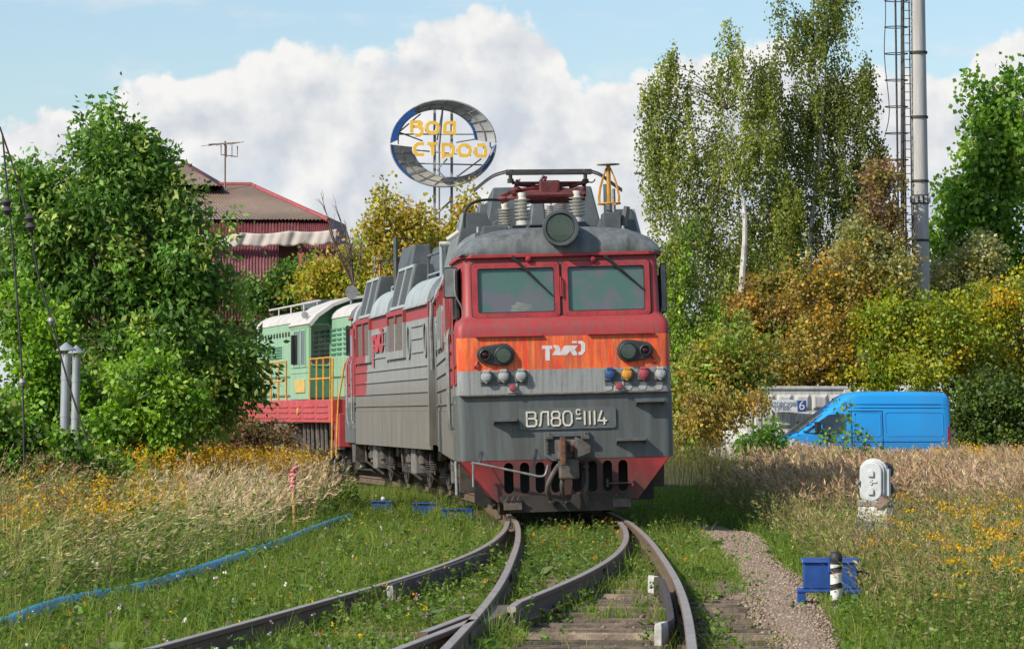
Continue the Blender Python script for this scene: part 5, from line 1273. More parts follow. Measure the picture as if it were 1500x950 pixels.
# stations along the length: x, z top at centre, half width at belt, half width at roof, z bottom
prof = [(-3.42, .98, .80, .74, .35), (-3.36, 1.08, .90, .84, .3), (-3.1, 1.18, .98, .93, .28), (-2.75, 1.26, 1.0, .92, .28), (-2.60, 1.34, 1.01, .88, .28), (-2.1, 1.70, 1.02, .84, .28), (-1.5, 2.10, 1.03, .82, .28), (-1.2, 2.32, 1.03, .80, .28),
        (-.75, 2.66, 1.03, .79, .28), (-.55, 2.76, 1.03, .80, .28), (-.2, 2.82, 1.03, .82, .28), (.5, 2.84, 1.03, .83, .28), (2.0, 2.84, 1.03, .83, .28), (2.9, 2.82, 1.02, .82, .3), (3.12, 2.76, 1.0, .80, .32), (3.18, 2.66, .97, .78, .35)]
rows = []
for x, zt, wb, wr, zb in prof:
    zbelt = min(1.25, zt - .12); row = []
    half = [(0, zt), (wr * .55, zt - .012), (wr * .82, zt - .04), (wr * .95, zt - .10), (wr + (wb - wr) * .12, zt - .2 if zt > 1.6 else zt - .16), (wb - .02, max(zbelt + .05, .6)), (wb, zbelt - .1 if zt > 1.3 else zbelt - .12), (wb, .75), (wb - .02, .45), (wb - .08, zb)]
    half = [(a, min(b_, zt)) for a, b_ in half]
    row = [(x, -a, b_) for a, b_ in half[::-1]] + [(x, a, b_) for a, b_ in half[1:]]
    rows.append(row)
vm = MB().grid(rows); n_ = len(rows[0]); vm.f += [tuple(range(n_)), tuple(range((len(rows) - 1) * n_, len(rows) * n_))[::-1]]
body = vm.build('body', VB, VN, smooth=True, auto=32)
def side_w(x, z):
    xs = [p[0] for p in prof]; zt = interp(xs, [p[1] for p in prof], x); wb = interp(xs, [p[2] for p in prof], x); wr = interp(xs, [p[3] for p in prof], x)
    zbelt = min(1.25, zt - .12)
    pts_ = [(.45, wb - .02), (.75, wb), (zbelt - .1, wb), (zbelt + .05, wb - .02), (max(zt - .2, zbelt + .06), wr + (wb - wr) * .12), (max(zt - .1, zbelt + .07), wr * .95)]
    return interp([p[0] for p in pts_], [p[1] for p in pts_], z)
VT = lambda sg: (lambda q, y: (q[0], sg * (side_w(*q) + y), q[1]))
def dens_poly(pl_, k=5):
    out = []
    for i in range(len(pl_)):
        a, b_ = pl_[i], pl_[(i + 1) % len(pl_)]
        out += [(a[0] + (b_[0] - a[0]) * j / k, a[1] + (b_[1] - a[1]) * j / k) for j in range(k)]
    return out
VG = glassmat('van_glass', (.12, .14, .15), 1.0, ((.015, .02, .022), (.03, .035, .04)))
for sg in (-1, 1):
    plate(dens_poly([(-2.40, 1.33), (-1.45, 1.97), (-.92, 2.02), (-.92, 1.36), (-1.6, 1.30)]), [], .0, .055, 'door_window', VG, VN, VT(sg))
    plate(dens_poly([(-1.72, 1.34), (-1.68, 1.34), (-1.66, 1.80), (-1.70, 1.77)]), [], .03, .065, 'quarter_pillar', VBK, VN, VT(sg))
    plate(dens_poly([(-.62, .72), (.58, .72), (.58, 2.12), (-.62, 2.12)]), [dens_poly([(-.60, .74), (.56, .74), (.56, 2.10), (-.60, 2.10)])], .0, .014, 'door_seam', VBK, VN, VT(sg))
    for z0_, z1_, u0, u1 in ((2.34, 2.37, -.55, 3.0), (2.22, 2.235, -.5, 3.0), (.98, 1.0, -2.2, 3.05)):
        plate(dens_poly([(u0, z0_), (u1, z0_), (u1, z1_), (u0, z1_)], 12), [], .002, .014, 'crease', VB, VN, VT(sg))
    for u0, u1 in ((-.5, .5), (.66, 2.9)):
        plate(dens_poly(rrect(u0, u1, 1.18, 2.08, .1, 3), 2), [dens_poly(rrect(u0 + .035, u1 - .035, 1.215, 2.045, .09, 3), 2)], .0, .012, 'panel_press', VB, VN, VT(sg))
    plate(dens_poly([(-1.0, 1.10), (-.82, 1.10), (-.82, 1.15), (-1.0, 1.15)]), [], .004, .03, 'door_handle', VBK, VN, VT(sg))
    MB().box(-2.05, -1.85, sg * 1.2 - .12, sg * 1.2 + .12, 1.3, 1.72).box(-1.98, -1.92, min(sg * 1.0, sg * 1.15), max(sg * 1.0, sg * 1.15), 1.32, 1.38).build('mirror', VBK, VN, bevel=.03)
    plate(dens_poly([(3.06, .9), (3.16, .9), (3.16, 1.55), (3.08, 1.55)]), [], .0, .02, 'tail_light', mat('tail_red', (.4, .01, .02), .3), VN, VT(sg))
    for xw in (-2.35, 1.85):
        w2 = MB().lathe([(0, .34), (.22, .36), (.24, .33), (.24, .2)], (xw, sg * .80, .36), (0, sg, 0), 24).build('wheel', BLACK, VN, smooth=True, auto=30)
        MB().lathe([(0, .22), (.012, .2), (.02, .06)], (xw, sg * 1.03, .36), (0, sg, 0), 18).build('rim', STEEL, w2)
    plate(dens_poly([(-3.25, .78), (-2.9, .82), (-2.75, 1.12), (-3.15, 1.0)]), [], .0, .014, 'headlight', mat('lamp_clear', (.5, .52, .52), .15), VN, VT(sg))
# windscreen: follows the sloping front
ws = []
for k in range(7):
    x = -2.58 + k * .155; zt = interp([p[0] for p in prof], [p[1] for p in prof], x); wr = interp([p[0] for p in prof], [p[3] for p in prof], x)
    ws.append([(x - .012, wr * .86 * (i / 6 - .5) * 2, zt + .014 - .05 * abs(i / 6 - .5) ** 2 * 2 + .0) for i in range(7)])
MB().grid(ws).build('windscreen', glassmat('van_screen', (.6, .65, .64), .6, ((.33, .36, .35), (.42, .44, .43)), .04), VN, smooth=True)
MB().hexa([(3.17, -.95, .35), (3.24, -.95, .35), (3.24, .95, .35), (3.17, .95, .35)], [(3.17, -.95, .6), (3.24, -.95, .6), (3.24, .95, .6), (3.17, .95, .6)]).build('rear_bumper', VBK, VN, bevel=.03)
plate([(3.13, .6), (3.22, .6), (3.2, 2.6), (3.1, 2.72)], [], -.02, .004, 'rear_edge', VBK, VN, VT(-1))
# dark car far behind
CR = empty('parked_car', (P(1006, 0, 150).x, 150, -.4), R(8), 'dark parked car with pale rear pillar beyond the dry grass', 'car')
cs = []
for x, zt, w_ in ((-2.1, .75, .7), (-2.0, .92, .8), (-1.2, 1.0, .86), (-.6, 1.38, .82), (.3, 1.46, .8), (1.2, 1.40, .78), (1.75, 1.05, .8), (2.1, .95, .78), (2.15, .6, .7)):
    cs.append([(x, -w_, .3), (x, -w_, min(.9, zt - .05)), (x, -w_ * .8, zt - .02), (x, 0, zt), (x, w_ * .8, zt - .02), (x, w_, min(.9, zt - .05)), (x, w_, .3)])
MB().grid(cs).build('body', mat('car_dark', (.05, .05, .055), .3, var=.1), CR, smooth=True, auto=40)
MB().prism([(-.95, .95), (-.5, 1.32), (1.0, 1.34), (1.3, .95)], -.8, -.78).build('side_glass', DGLASS, CR)
MB().prism([(.95, .95), (1.12, .95), (.98, 1.36), (.85, 1.36)], -.83, -.805).build('pillar', mat('car_pale', (.55, .55, .53), .5), CR)
for xw in (-1.35, 1.3): MB().lathe([(0, .3), (.2, .31), (.22, .2)], (xw, -.66, .3), (0, -1, 0), 16).build('wheel', BLACK, CR)

# ================================================================ dwarf signal, relay box, bollard
gS = lambda X, Y: float(gz(X, Y))
q = P(1283, 0, 41.5); DS = empty('dwarf_signal', (q.x, 41.5, gS(q.x, 41.5)), R(-27), 'white dwarf railway signal seen from behind on a chipped white and blue concrete base', 'signal')
SW = mat('signal_white', (.47, .485, .48), .45, var=.1, scale=8, dirt=(.38, .37, .34), dirt_amt=.4)
BASEW = mat('base_white', (.56, .54, .50), .8, var=.15, scale=8, dirt=(.22, .17, .14), dirt_amt=.8, bump=.5)
RAILB = mat('rail_blue', (.012, .06, .24), .5, var=.2, scale=6, dirt=(.04, .06, .12), dirt_amt=.5)
bs = MB().hexa([(-.24, -.16, 0), (.2, -.16, 0), (.2, .16, 0), (-.24, .16, 0)], [(-.205, -.14, .52), (.20, -.14, .52), (.20, .14, .52), (-.205, .14, .52)]).build('base', BASEW, DS, bevel=.025)
MB().hexa([(-.245, -.175, .20), (.02, -.175, .20), (.02, .1, .20), (-.245, .1, .20)], [(-.235, -.172, .34), (.03, -.172, .34), (.03, .1, .34), (-.235, .1, .34)]).build('base_step', RAILB, DS, bevel=.012)
MB().box(-.21, .21, -.13, .13, .522, .60).build('mounting_plate', STEEL, DS, bevel=.01)
def sprof(cx, cz, w_, h, n=10):
    out = [(cx + w_ * math.cos(R(a)), cz + h - w_ * .8 + w_ * .8 * math.sin(R(a))) for a in np.linspace(0, 180, n)] + [(cx + w_ * math.cos(R(a)), cz - h + w_ * .8 + w_ * .8 * math.sin(R(a))) for a in np.linspace(180, 360, n)]
    return out
case = MB().prism(sprof(-.02, .84, .165, .275), -.10, .07).build('case', SW, DS, bevel=.012)
MB().prism(sprof(-.02, .84, .185, .295), -.06, -.03).build('case_flange', SW, DS, bevel=.006)
MB().prism(sprof(-.02, .84, .14, .25), -.135, -.10).build('rear_door', SW, case, bevel=.012)
for z in (.72, .95): MB().prism([(-.055, z - .05), (.025, z - .05), (.025, z + .02), (-.015, z + .05), (-.055, z + .02)], -.165, -.134).build('lamp_cover', SW, case, bevel=.01)
MB().box(-.04, .06, -.15, -.136, .825, .845).box(-.03, .0, -.15, -.136, .80, .87).build('latch', SW, case)
MB().box(-.215, -.175, -.13, -.07, .80, .85).lathe([(0, .02), (.03, .02)], (-.2, -.13, .825), (0, -1, 0), 8).build('hinge_lock', STEEL, case)
MB().box(.15, .19, -.05, .02, .66, 1.0).build('hinge_bar', SW, case)
for z in (.74, .97):
    hd_ = MB()
    N_ = 20; r0 = .10
    for i in range(N_):
        a0, a1 = R(-40 + 260 * i / N_), R(-40 + 260 * (i + 1) / N_)
        f_ = lambda a, y, r: (.02 + r * math.cos(a), y, z + r * math.sin(a))
        hd_.hexa([f_(a0, .07, r0), f_(a1, .07, r0), f_(a1, .30, r0), f_(a0, .30, r0)], [f_(a0, .07, r0 + .01), f_(a1, .07, r0 + .01), f_(a1, .30, r0 + .01), f_(a0, .30, r0 + .01)])
    hd_.build('lamp_hood', DARK, DS)
MB().lathe([(0, .06), (.12, .07)], (-.02, 0, .565), (0, 0, 1), 14).build('neck', SW, DS)
MB().hexa([(.03, -.19, .52), (.13, -.18, .50), (.24, -.15, .60), (.12, -.16, .66)], [(.03, -.18, .52), (.13, -.17, .50), (.24, -.14, .60), (.12, -.15, .66)]).build('rusty_flap', mat('flap_rust', (.20, .13, .10), .8, var=.2), DS)
q = P(1214, 0, 29.0); RB = empty('relay_box', (q.x, 29.0, gS(q.x, 29)), R(-4), 'blue painted relay box on short legs beside the gravel path', 'box')
bxo = MB().box(-.235, .245, -.12, .12, .155, .385).build('case', RAILB, RB, bevel=.012)
MB().prism([(-.145, .386), (.145, .386), (.125, .425), (-.125, .425)], -.25, .26, 'x').build('lid', RAILB, RB, bevel=.012)
MB().box(-.015, .02, -.16, -.10, .30, .45).build('hasp', RAILB, RB, bevel=.006)
for x in (-.25, .22):
    for y in (-.16, .10): MB().box(x - .035, x + .035, y, y + .05, -.05, .15).build('leg', RAILB, RB, bevel=.006)
MB().box(-.29, .28, -.17, .13, .125, .154).build('cross_rail', RAILB, RB, bevel=.006)
MB().tube(smooth_poly([(.245, 0, .30), (.32, -.02, .30), (.42, -.04, .18), (.50, -.05, .02)], 5), .012, 6).tube(smooth_poly([(.245, .03, .28), (.29, 0, .18), (.36, -.02, .02)], 5), .009, 6).build('cable', BLACK, RB, smooth=True)
q = P(1224, 0, 28.0)
bm_ = bpy.data.materials.new('striped_paint'); bm_.use_nodes = True; t = NT(bm_.node_tree); b = t.n['Principled BSDF']; v = t.new('ShaderNodeTexCoord').outputs['Object']; x, y, z = t.sep(v)
fr2 = t.m('FRACT', t.m('ADD', t.m('MULTIPLY', t.m('SUBTRACT', z, t.m('MULTIPLY', x, .25)), 7.2), .55)); s_ = t.m('LESS_THAN', fr2, .38); s_ = t.m('MAXIMUM', s_, t.m('GREATER_THAN', z, .415))
t.put(b.inputs['Base Color'], t.mix(t.m('MULTIPLY', t.step(t.noise(v, 14, 6, .7), .55, .75), .5), t.mix(s_, (.70, .68, .64), (.02, .02, .022)), (.3, .27, .23))); b.inputs['Roughness'].default_value = .6
o = MB().lathe([(-.08, .051), (.44, .051), (.455, .055), (.49, .055), (.51, .045), (.525, .027), (.53, .005)], (0, 0, 0), (0, 0, 1), 22).build('bollard', bm_, smooth=True, auto=40)
o.location = (q.x, 28.0, gS(q.x, 28)); tagp(o, 'short black and white striped clearance post in front of the blue box', 'bollard')

# ================================================================ blue pipe, stake, blue boxes, flues, cables
pp = [(-60, 925), (0, 906), (90, 882), (200, 856), (300, 826), (400, 792), (470, 766), (512, 752)]
path = []
for x, y in pp:
    X, Y = G(x, y, -.05); path.append((X, Y, gS(X, Y) + .10 + random.uniform(-.02, .03)))
PB = mat('pipe_blue', (.012, .27, .48), .5, var=.12, scale=3, dirt=(.13, .17, .18), dirt_amt=.5, world=True)
o = MB().tube(smooth_poly(path, 8), .062, 12).build('water_pipe', PB, smooth=True); tagp(o, 'long blue plastic pipe lying through the grass beside the tall weeds', 'pipe')
X, Y = G(433, 778); stx = Y
ST = empty('marker_stake', (X, Y, gS(X, Y)), 0, 'leaning wooden stake with a pink ribbon tied at its top', 'stake')
MB().tube([(0, 0, -.1), (-.035, 0, .72), (-.045, 0, .88)], [.028, .026, .022], 8).build('stick', mat('stake_wood', (.50, .30, .11), .8, var=.2, scale=8), ST, bevel=.004)
rb = MB()
for k in range(9):
    a = k * 2.4; z = .60 + k * .035; rb.lathe([(-.02, .03), (.0, .042 + .008 * (k % 3)), (.03, .03)], (-.035 + .006 * math.sin(a), .006 * math.cos(a), z), (math.sin(a) * .4, math.cos(a) * .3, 1), 9)
rb.tube([(-.04, 0, .86), (-.02, -.03, .93), (.02, -.03, .95), (.03, -.02, .90)], [.02, .03, .03, .012], 7).tube([(-.04, 0, .74), (-.09, -.02, .78), (-.11, -.02, .74)], [.015, .02, .008], 6)
rb.build('ribbon', mat('pink_ribbon', (.62, .18, .20), .7, var=.2, scale=14), ST, smooth=True)
for k, (x0, x1, yt, yb, dY, lab) in enumerate(((545, 575, 737, 747, 0, 'small blue switch box with a white knob in the grass'), (605, 642, 740, 752, 0, 'open topped blue metal trough in the grass beside the locomotive'), (648, 693, 749, 758, 0, 'low blue metal cover half hidden in grass by the rail'))):
    X0, Y = G((x0 + x1) / 2, yb + 4); w_ = (x1 - x0) * Y / F / 2; h = (yb - yt) * Y / F + .08
    bx_ = empty('switch_box', (X0, Y, gS(X0, Y) - .01), R(random.uniform(-6, 4)), lab, 'box')
    MB().box(-w_, w_, -.1, .1, .0, h).build('case', RAILB, bx_, bevel=.012)
    MB().box(-w_ * 1.04, w_ * 1.04, -.12, .12, h + .002, h + .03).build('lid', RAILB, bx_, bevel=.01)
    if k == 0: MB().lathe([(0, .03), (.03, .045), (.07, .03)], (.02, 0, h + .03), (0, 0, 1), 10).build('knob', BASEW, bx_, smooth=True)
    if k == 2: MB().box(w_ * .5, w_ * .95, -.16, -.12, .02, h + .04).build('bracket', RAILB, bx_, bevel=.006)
for k, (x, yt, yb, r, lab) in enumerate(((95, 510, 660, .075, 'taller galvanised flue pipe with conical cap among the shrubs'), (110, 514, 655, .065, 'thinner galvanised flue pipe with conical cap behind its neighbour'))):
    Yq = 50 + k * .6; a = P(x - 2, yb, Yq); b_ = P(x + 2, yt + 8, Yq)
    FP = empty('flue_pipe', a, 0, lab, 'pipe'); FP.location.z = gS(a.x, Yq)
    m_ = MB().tube([(a.x, Yq, gS(a.x, Yq)), (b_.x, Yq, b_.z)], r, 16).build('pipe', mat('zinc', (.42, .44, .45), .38, metal=.5, var=.15, scale=2), smooth=True, auto=40); relo(m_, FP)
    for f_ in (.35, .62, .85):
        q = Vector((a.x, Yq, gS(a.x, Yq))).lerp(b_, f_); relo(MB().lathe([(-.03, r + .006), (.03, r + .006)], q, (0, 0, 1), 16).build('joint', MAT['zinc'], smooth=True, auto=40), FP)
    relo(MB().lathe([(0, r * 2.1), (.012, r * 2.1), (.13, .01)], (b_.x, Yq, b_.z + .05), (0, 0, 1), 18).build('cap', MAT['zinc'], smooth=True, auto=30), FP)
    for a_ in (0, 2.1, 4.2): relo(MB().tube([(b_.x + r * math.cos(a_), Yq + r * math.sin(a_), b_.z - .05), (b_.x + r * 1.3 * math.cos(a_), Yq + r * 1.3 * math.sin(a_), b_.z + .06)], .006, 5).build('cap_strut', MAT['zinc']), FP)
for k, (pl_, lab) in enumerate((([(2, 195), (8, 260), (15, 330), (24, 430), (33, 560), (36, 680)], 'steeper dark guy cable with an insulator hanging before the left tree'), ([(-2, 185), (20, 250), (40, 320), (55, 400), (75, 470), (100, 560), (130, 650)], 'slanting dark guy cable crossing the left tree toward the flue pipes'))):
    Yc = 44
    GC = empty('guy_cable', P(*pl_[-1], Yc), 0, lab, 'cable')
    relo(MB().tube(smooth_poly([P(x, y, Yc) for x, y in pl_], 4), .014, 6).build('wire', DARK, GC), GC)
    for (x, y) in ((pl_[2], pl_[3]) if k == 0 else (pl_[3],)):
        pass
    ip = pl_[2]; q = P(ip[0] - (6 if k == 0 else -3), ip[1] - (28 if k == 0 else -6), Yc)
    relo(MB().lathe([(-.12, .03), (-.06, .075), (0, .04), (.06, .075), (.12, .03)], q, (-.1, 0, 1), 12).build('egg_insulator', DARK, smooth=True), GC)
    relo(MB().lathe([(-.05, .03), (0, .05), (.05, .03)], P(*pl_[4], Yc), (-.1, 0, 1), 10).build('cable_clamp', STEEL, smooth=True), GC)

# ================================================================ foliage
def nrm(a): return a / np.maximum(1e-9, np.linalg.norm(a, axis=-1, keepdims=True))
def leaf_geo(C, s, d, col, wid=.42, fold=.18, curl=.15):
    n = len(C); d = nrm(d); s = np.asarray(s)[:, None]
    r = rng.normal(size=(n, 3)); r[:, 2] *= .6
    a = nrm(np.cross(d, r)); up = np.cross(a, d); up *= np.sign(up[:, 2:3] + 1e-9)
    tip = C + d * s - up * s * curl
    m = C + d * s * .42 + up * s * fold * .35
    v = np.stack([C, m + a * s * wid - up * s * fold, tip, m - a * s * wid - up * s * fold], 1).reshape(-1, 3)
    f = np.arange(n * 4).reshape(n, 4)
    return v, f, np.repeat(col, 4, 0)
def ribbon_geo(B, H, lean, w_, c0, c1, nseg=3, powr=2.0):
    n = len(B); t = np.linspace(0, 1, nseg + 1)[None, :, None]
    H = np.asarray(H)[:, None, None]; lean3 = np.concatenate([lean, np.zeros((n, 1))], 1)[:, None, :]
    ll = np.linalg.norm(lean, axis=1)[:, None, None]
    c = B[:, None, :] + lean3 * H * t ** powr + np.array([0, 0, 1.])[None, None] * H * (t - .28 * np.minimum(ll, 1.6) * t ** 2.4)
    an = rng.uniform(0, math.pi, n); sd = np.stack([np.cos(an), np.sin(an) * .6, np.zeros(n)], 1)[:, None, :]
    wd = np.asarray(w_)[:, None, None] * np.concatenate([np.full((1, 1, 1), 1.), (1 - t[:, 1:]) ** .7 + .06], 1)
    v = np.stack([c - sd * wd, c + sd * wd], 2).reshape(n, -1, 3)
    k = np.arange(nseg)[None, :, None] * 2 + np.array([0, 1, 3, 2])[None, None]
    f = (k + (np.arange(n) * (2 * (nseg + 1)))[:, None, None]).reshape(-1, 4)
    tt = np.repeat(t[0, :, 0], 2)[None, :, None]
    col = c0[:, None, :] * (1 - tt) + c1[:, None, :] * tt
    return v.reshape(-1, 3), f, col.reshape(-1, 3), c[:, -1], c
def join(parts):
    V, Fc, C = [], [], []; b = 0
    for v, f, c in parts: V.append(v); Fc.append(f + b); C.append(c); b += len(v)
    return np.concatenate(V), np.concatenate(Fc), np.concatenate(C)
def pick(pal, n, jit=.18):
    pal = [(p, 1) if len(p) == 3 else (p[:3], p[3]) for p in pal]
    w_ = np.array([q[1] for q in pal], float); ix = rng.choice(len(pal), n, p=w_ / w_.sum())
    return np.array([q[0] for q in pal])[ix] * rng.uniform(1 - jit, 1 + jit, (n, 1)) * rng.uniform(.94, 1.06, (n, 3))
def tree(name, label, cat, xb, Y, lobes, ncl, nleaf, size, pal, twig=.45, spread=.16, trunk=.14, droop=0., bark=None, wid=.4, group=None, stems=1, limbs=None, leafdrop=.5, trunk_pts=None, shell=2.4, part='crown', clvar=.28, gain=1.6):
    """lobes: photo (x, y, rx, ry) at depth Y give the crown's masses"""
    k = Y / F; X0 = (xb - 750) * k; z0 = float(gz(X0, Y)); root = empty(name, (X0, Y, z0), 0, label, cat, group)
    L = np.array([[(x - 750) * k, Y + rng.uniform(-.25, .25) * rx * k, CZ + (HZ - y) * k, rx * k, min(rx, ry * 1.4) * k * .85, ry * k] for x, y, rx, ry in lobes])
    sub_ = []
    for l in L:                                   # break every mass into smaller uneven clumps
        c_ = l.copy(); c_[3:] *= .70; sub_.append(c_)
        for _ in range(6):
            q = l.copy(); dd = nrm(rng.normal(size=3)); q[:3] += dd * l[3:] * rng.uniform(.6, .92); q[3:] *= rng.uniform(.22, .46); sub_.append(q)
    L0_, L = L, np.array(sub_); L[:, 3:] = np.maximum(L[:, 3:], .05)
    w_ = (L[:, 3] * L[:, 5]) ** .9; ix = rng.choice(len(L), ncl, p=w_ / w_.sum())
    u = nrm(rng.normal(size=(ncl, 3))); ph = rng.uniform(0, 6.28, 6)
    lumpy = 1 + .16 * np.sin(u[:, 0] * 5 + ph[0] + ix) * np.sin(u[:, 2] * 6 + ph[1] + 2 * ix) + .12 * np.sin(u[:, 1] * 7 + ph[2]) * np.sin(u[:, 0] * 9 + ph[3])
    r = rng.uniform(.02, 1, ncl) ** (1 / shell) * lumpy
    C = L[ix, :3] + u * L[ix, 3:6] * r[:, None]
    C[:, 2] = np.maximum(C[:, 2], z0 + .15)
    # limbs
    bark = bark or BARK; mb = MB(); mt_ = MB(); nodes = []
    L, w_ = L0_, (L0_[:, 3] * L0_[:, 5])
    cz_ = L[:, 2]; cx_ = (L[:, 0] * w_).sum() / w_.sum()
    tops = []
    for s_ in range(stems):
        bx = X0 + rng.normal() * (.12 if stems > 1 else 0) * 2; tx = cx_ + rng.normal() * L[:, 3].mean() * (.6 if stems > 1 else .15)
        zt = cz_.max() + .2 * L[:, 5].mean() if stems == 1 else rng.uniform(cz_.mean(), cz_.max() + .3)
        p = trunk_pts if (trunk_pts and s_ == 0) else [(bx, Y, z0 - .1), (bx + (tx - bx) * .25 + rng.normal() * .06, Y + rng.normal() * .1, z0 + (zt - z0) * .35), (bx + (tx - bx) * .6 + rng.normal() * .1, Y + rng.normal() * .15, z0 + (zt - z0) * .68), (tx, Y, zt)]
        sp_ = smooth_poly(p, 5); m_ = len(sp_); tr_ = trunk / (stems ** .5)
        mt_.tube(sp_, [tr_ * (1 - .9 * i / (m_ - 1)) for i in range(m_)], 8); nodes += [tuple(q) for q in sp_[m_ // 4:]]
    nb = limbs or max(5, len(L) * 2)
    tn = np.array(nodes)
    for j in range(nb):
        l = L[j % len(L)]; e = l[:3] + nrm(rng.normal(size=3)) * l[3:6] * .62
        cand = tn[tn[:, 2] < e[2] - .1 * l[5]]; cand = cand if len(cand) else tn[:1]
        st = cand[np.argmin(np.linalg.norm((cand - e) * np.array([1, 1, .7]), axis=1))]
        mid = (st + e) / 2 + np.array([0, 0, .15 * np.linalg.norm(e - st)]) + rng.normal(size=3) * .05
        sp_ = smooth_poly([st, mid, e], 4); m_ = len(sp_)
        r0 = trunk * (.17 if droop else .34)
        mb.tube(sp_, [r0 * (1 - .8 * i / (m_ - 1)) for i in range(m_)], 5); nodes += [tuple(q) for q in sp_[2:]]
    nd = np.array(nodes)
    sub = rng.permutation(ncl)[:min(ncl, 420)]
    for c in C[sub]:
        i = np.argmin(((nd - c) ** 2).sum(1)); st = nd[i]
        if np.linalg.norm(c - st) < .05: continue
        mb.tube([st, (st + c) / 2 + rng.normal(size=3) * .04 + np.array([0, 0, .04]), c], [.016 + trunk * .04, .011 + trunk * .02, .005], 3, False)
    if bark is not WBARK: mt_.v += mb.v; mt_.f += [tuple(i + len(mt_.v) - len(mb.v) for i in f_) for f_ in mb.f]; mb = None
    relo(mt_.build('trunk', bark, smooth=True), root)
    if mb is not None: relo(mb.build('branches', BARK if bark is WBARK else bark, smooth=True), root)
    # leaves
    cnt = np.maximum(3, (nleaf * rng.uniform(.45, 1.55, ncl)).astype(int)); own = np.repeat(np.arange(ncl), cnt); n = len(own)
    out = nrm(u + np.array([0, 0, .35]) + rng.normal(size=u.shape) * .35)
    t = rng.uniform(0, 1, n)
    if droop:
        C[:, 2] += .35 * twig; Ls = twig * rng.uniform(.5, 1.5, ncl); sway = rng.normal(size=(ncl, 3)) * .14
        off = np.stack([sway[own, 0] * t * Ls[own] + out[own, 0] * .25 * np.sqrt(t) * Ls[own] * .6, sway[own, 1] * t * Ls[own] + out[own, 1] * .25 * np.sqrt(t) * Ls[own] * .6, -t * Ls[own]], 1)
        pos = C[own] + off + rng.normal(size=(n, 3)) * spread
        dr_ = nrm(rng.normal(size=(n, 3)) * .5 + np.array([0, 0, -1.]))
    else:
        pos = C[own] + out[own] * (t * twig)[:, None] + rng.normal(size=(n, 3)) * spread
        dr_ = nrm(out[own] * .7 + rng.normal(size=(n, 3)) * .7 + np.array([0, 0, -leafdrop]))
    ccol = pick(pal, ncl, clvar); mixc = pick(pal, n, .2); f_ = rng.uniform(0, .35, (n, 1))
    col = (ccol[own] * (1 - f_) + mixc * f_) * rng.uniform(.82, 1.2, (n, 1)) * gain
    v, f, c = leaf_geo(pos, size * rng.uniform(.6, 1.3, n), dr_, col, wid)
    o = raw_mesh(part, v, f, c, LEAF, parent=root)
    return root
# palettes (base colours)
ASH = [(.040, .088, .014, 4), (.062, .125, .020, 4), (.10, .17, .028, 2.5), (.23, .26, .06, 1.3)]
BIR = [(.085, .105, .018, 4), (.115, .135, .022, 4), (.16, .17, .032, 3), (.06, .08, .016, 2)]
MAP = [(.06, .13, .018, 4), (.09, .17, .022, 4), (.14, .21, .03, 2)]
YGR = [(.24, .24, .018, 4), (.16, .21, .022, 4), (.33, .27, .02, 2), (.10, .16, .02, 3)]
ORA = [(.34, .19, .03, 3), (.24, .16, .03, 4), (.16, .15, .03, 3), (.40, .26, .03, 2), (.20, .11, .035, 2)]
OLV = [(.18, .17, .035, 4), (.24, .20, .05, 3), (.12, .13, .03, 3), (.30, .23, .045, 1.5)]
BRW = [(.16, .085, .05, 4), (.20, .12, .06, 3), (.12, .08, .04, 2)]
SIL = [(.26, .27, .13, 4), (.18, .20, .08, 3), (.34, .33, .18, 2)]
LIM = [(.10, .19, .02, 4), (.15, .25, .028, 4), (.20, .29, .035, 2), (.06, .12, .018, 2)]
DKG = [(.035, .06, .013, 4), (.055, .09, .018, 3), (.09, .11, .02, 1.5)]
AUT = [(.24, .20, .028, 4), (.30, .24, .03, 3), (.16, .18, .026, 3), (.33, .19, .04, 1.5)]
WBARK = mat('birch_bark', (.55, .52, .47), .8, var=.15, scale=2, dirt=(.06, .055, .05), dirt_amt=.85)

# --- left: big ash
tree('ash_tree', 'big dark green leafy tree standing before the building and shunter', 'tree', 215, 56,
     [(155, 250, 76, 58), (80, 310, 72, 68), (205, 295, 66, 66), (262, 370, 62, 62), (140, 380, 110, 80), (296, 452, 46, 50), (240, 440, 90, 75), (300, 545, 72, 56), (180, 520, 95, 80), (60, 430, 80, 80), (150, 200, 30, 34), (222, 255, 24, 24), (350, 540, 38, 30), (280, 605, 66, 42), (35, 290, 36, 46), (200, 225, 22, 24)],
     1150, 44, .135, ASH, .4, .13, .16, wid=.235, stems=3, limbs=40, leafdrop=.55, gain=1.85)
tree('young_box_elder', 'bright green box elder shrub around the flue pipes', 'shrub', 60, 52,
     [(40, 520, 62, 62), (30, 610, 80, 60), (130, 590, 55, 60), (100, 640, 90, 40), (20, 460, 40, 36)], 330, 46, .10, LIM, .30, .11, .06, wid=.34, stems=4)
tree('young_box_elder', 'light green box elder sapling between the flue pipes and the shunter', 'shrub', 215, 51,
     [(200, 560, 55, 50), (230, 610, 60, 45), (265, 590, 35, 45), (170, 630, 40, 36)], 220, 44, .10, LIM[:3] + [(.05, .10, .018, 3)], .3, .10, .05, wid=.34, stems=3)
tree('bramble_shrub', 'reddish brown low shrub growing against the shunter frame', 'shrub', 350, 62, [(340, 632, 36, 16), (385, 638, 28, 12), (305, 636, 34, 18), (425, 642, 26, 10)], 110, 24, .07, [(.13, .075, .04, 3), (.09, .10, .025, 2), (.18, .10, .05, 2)], .2, .09, .03, stems=4)
tree('weedy_shrub', 'dark leafy shrub at the far left behind the guy cables', 'shrub', 10, 46, [(0, 640, 55, 50), (50, 670, 60, 35), (130, 690, 60, 26)], 240, 40, .085, LIM + DKG, .25, .1, .04, stems=4)
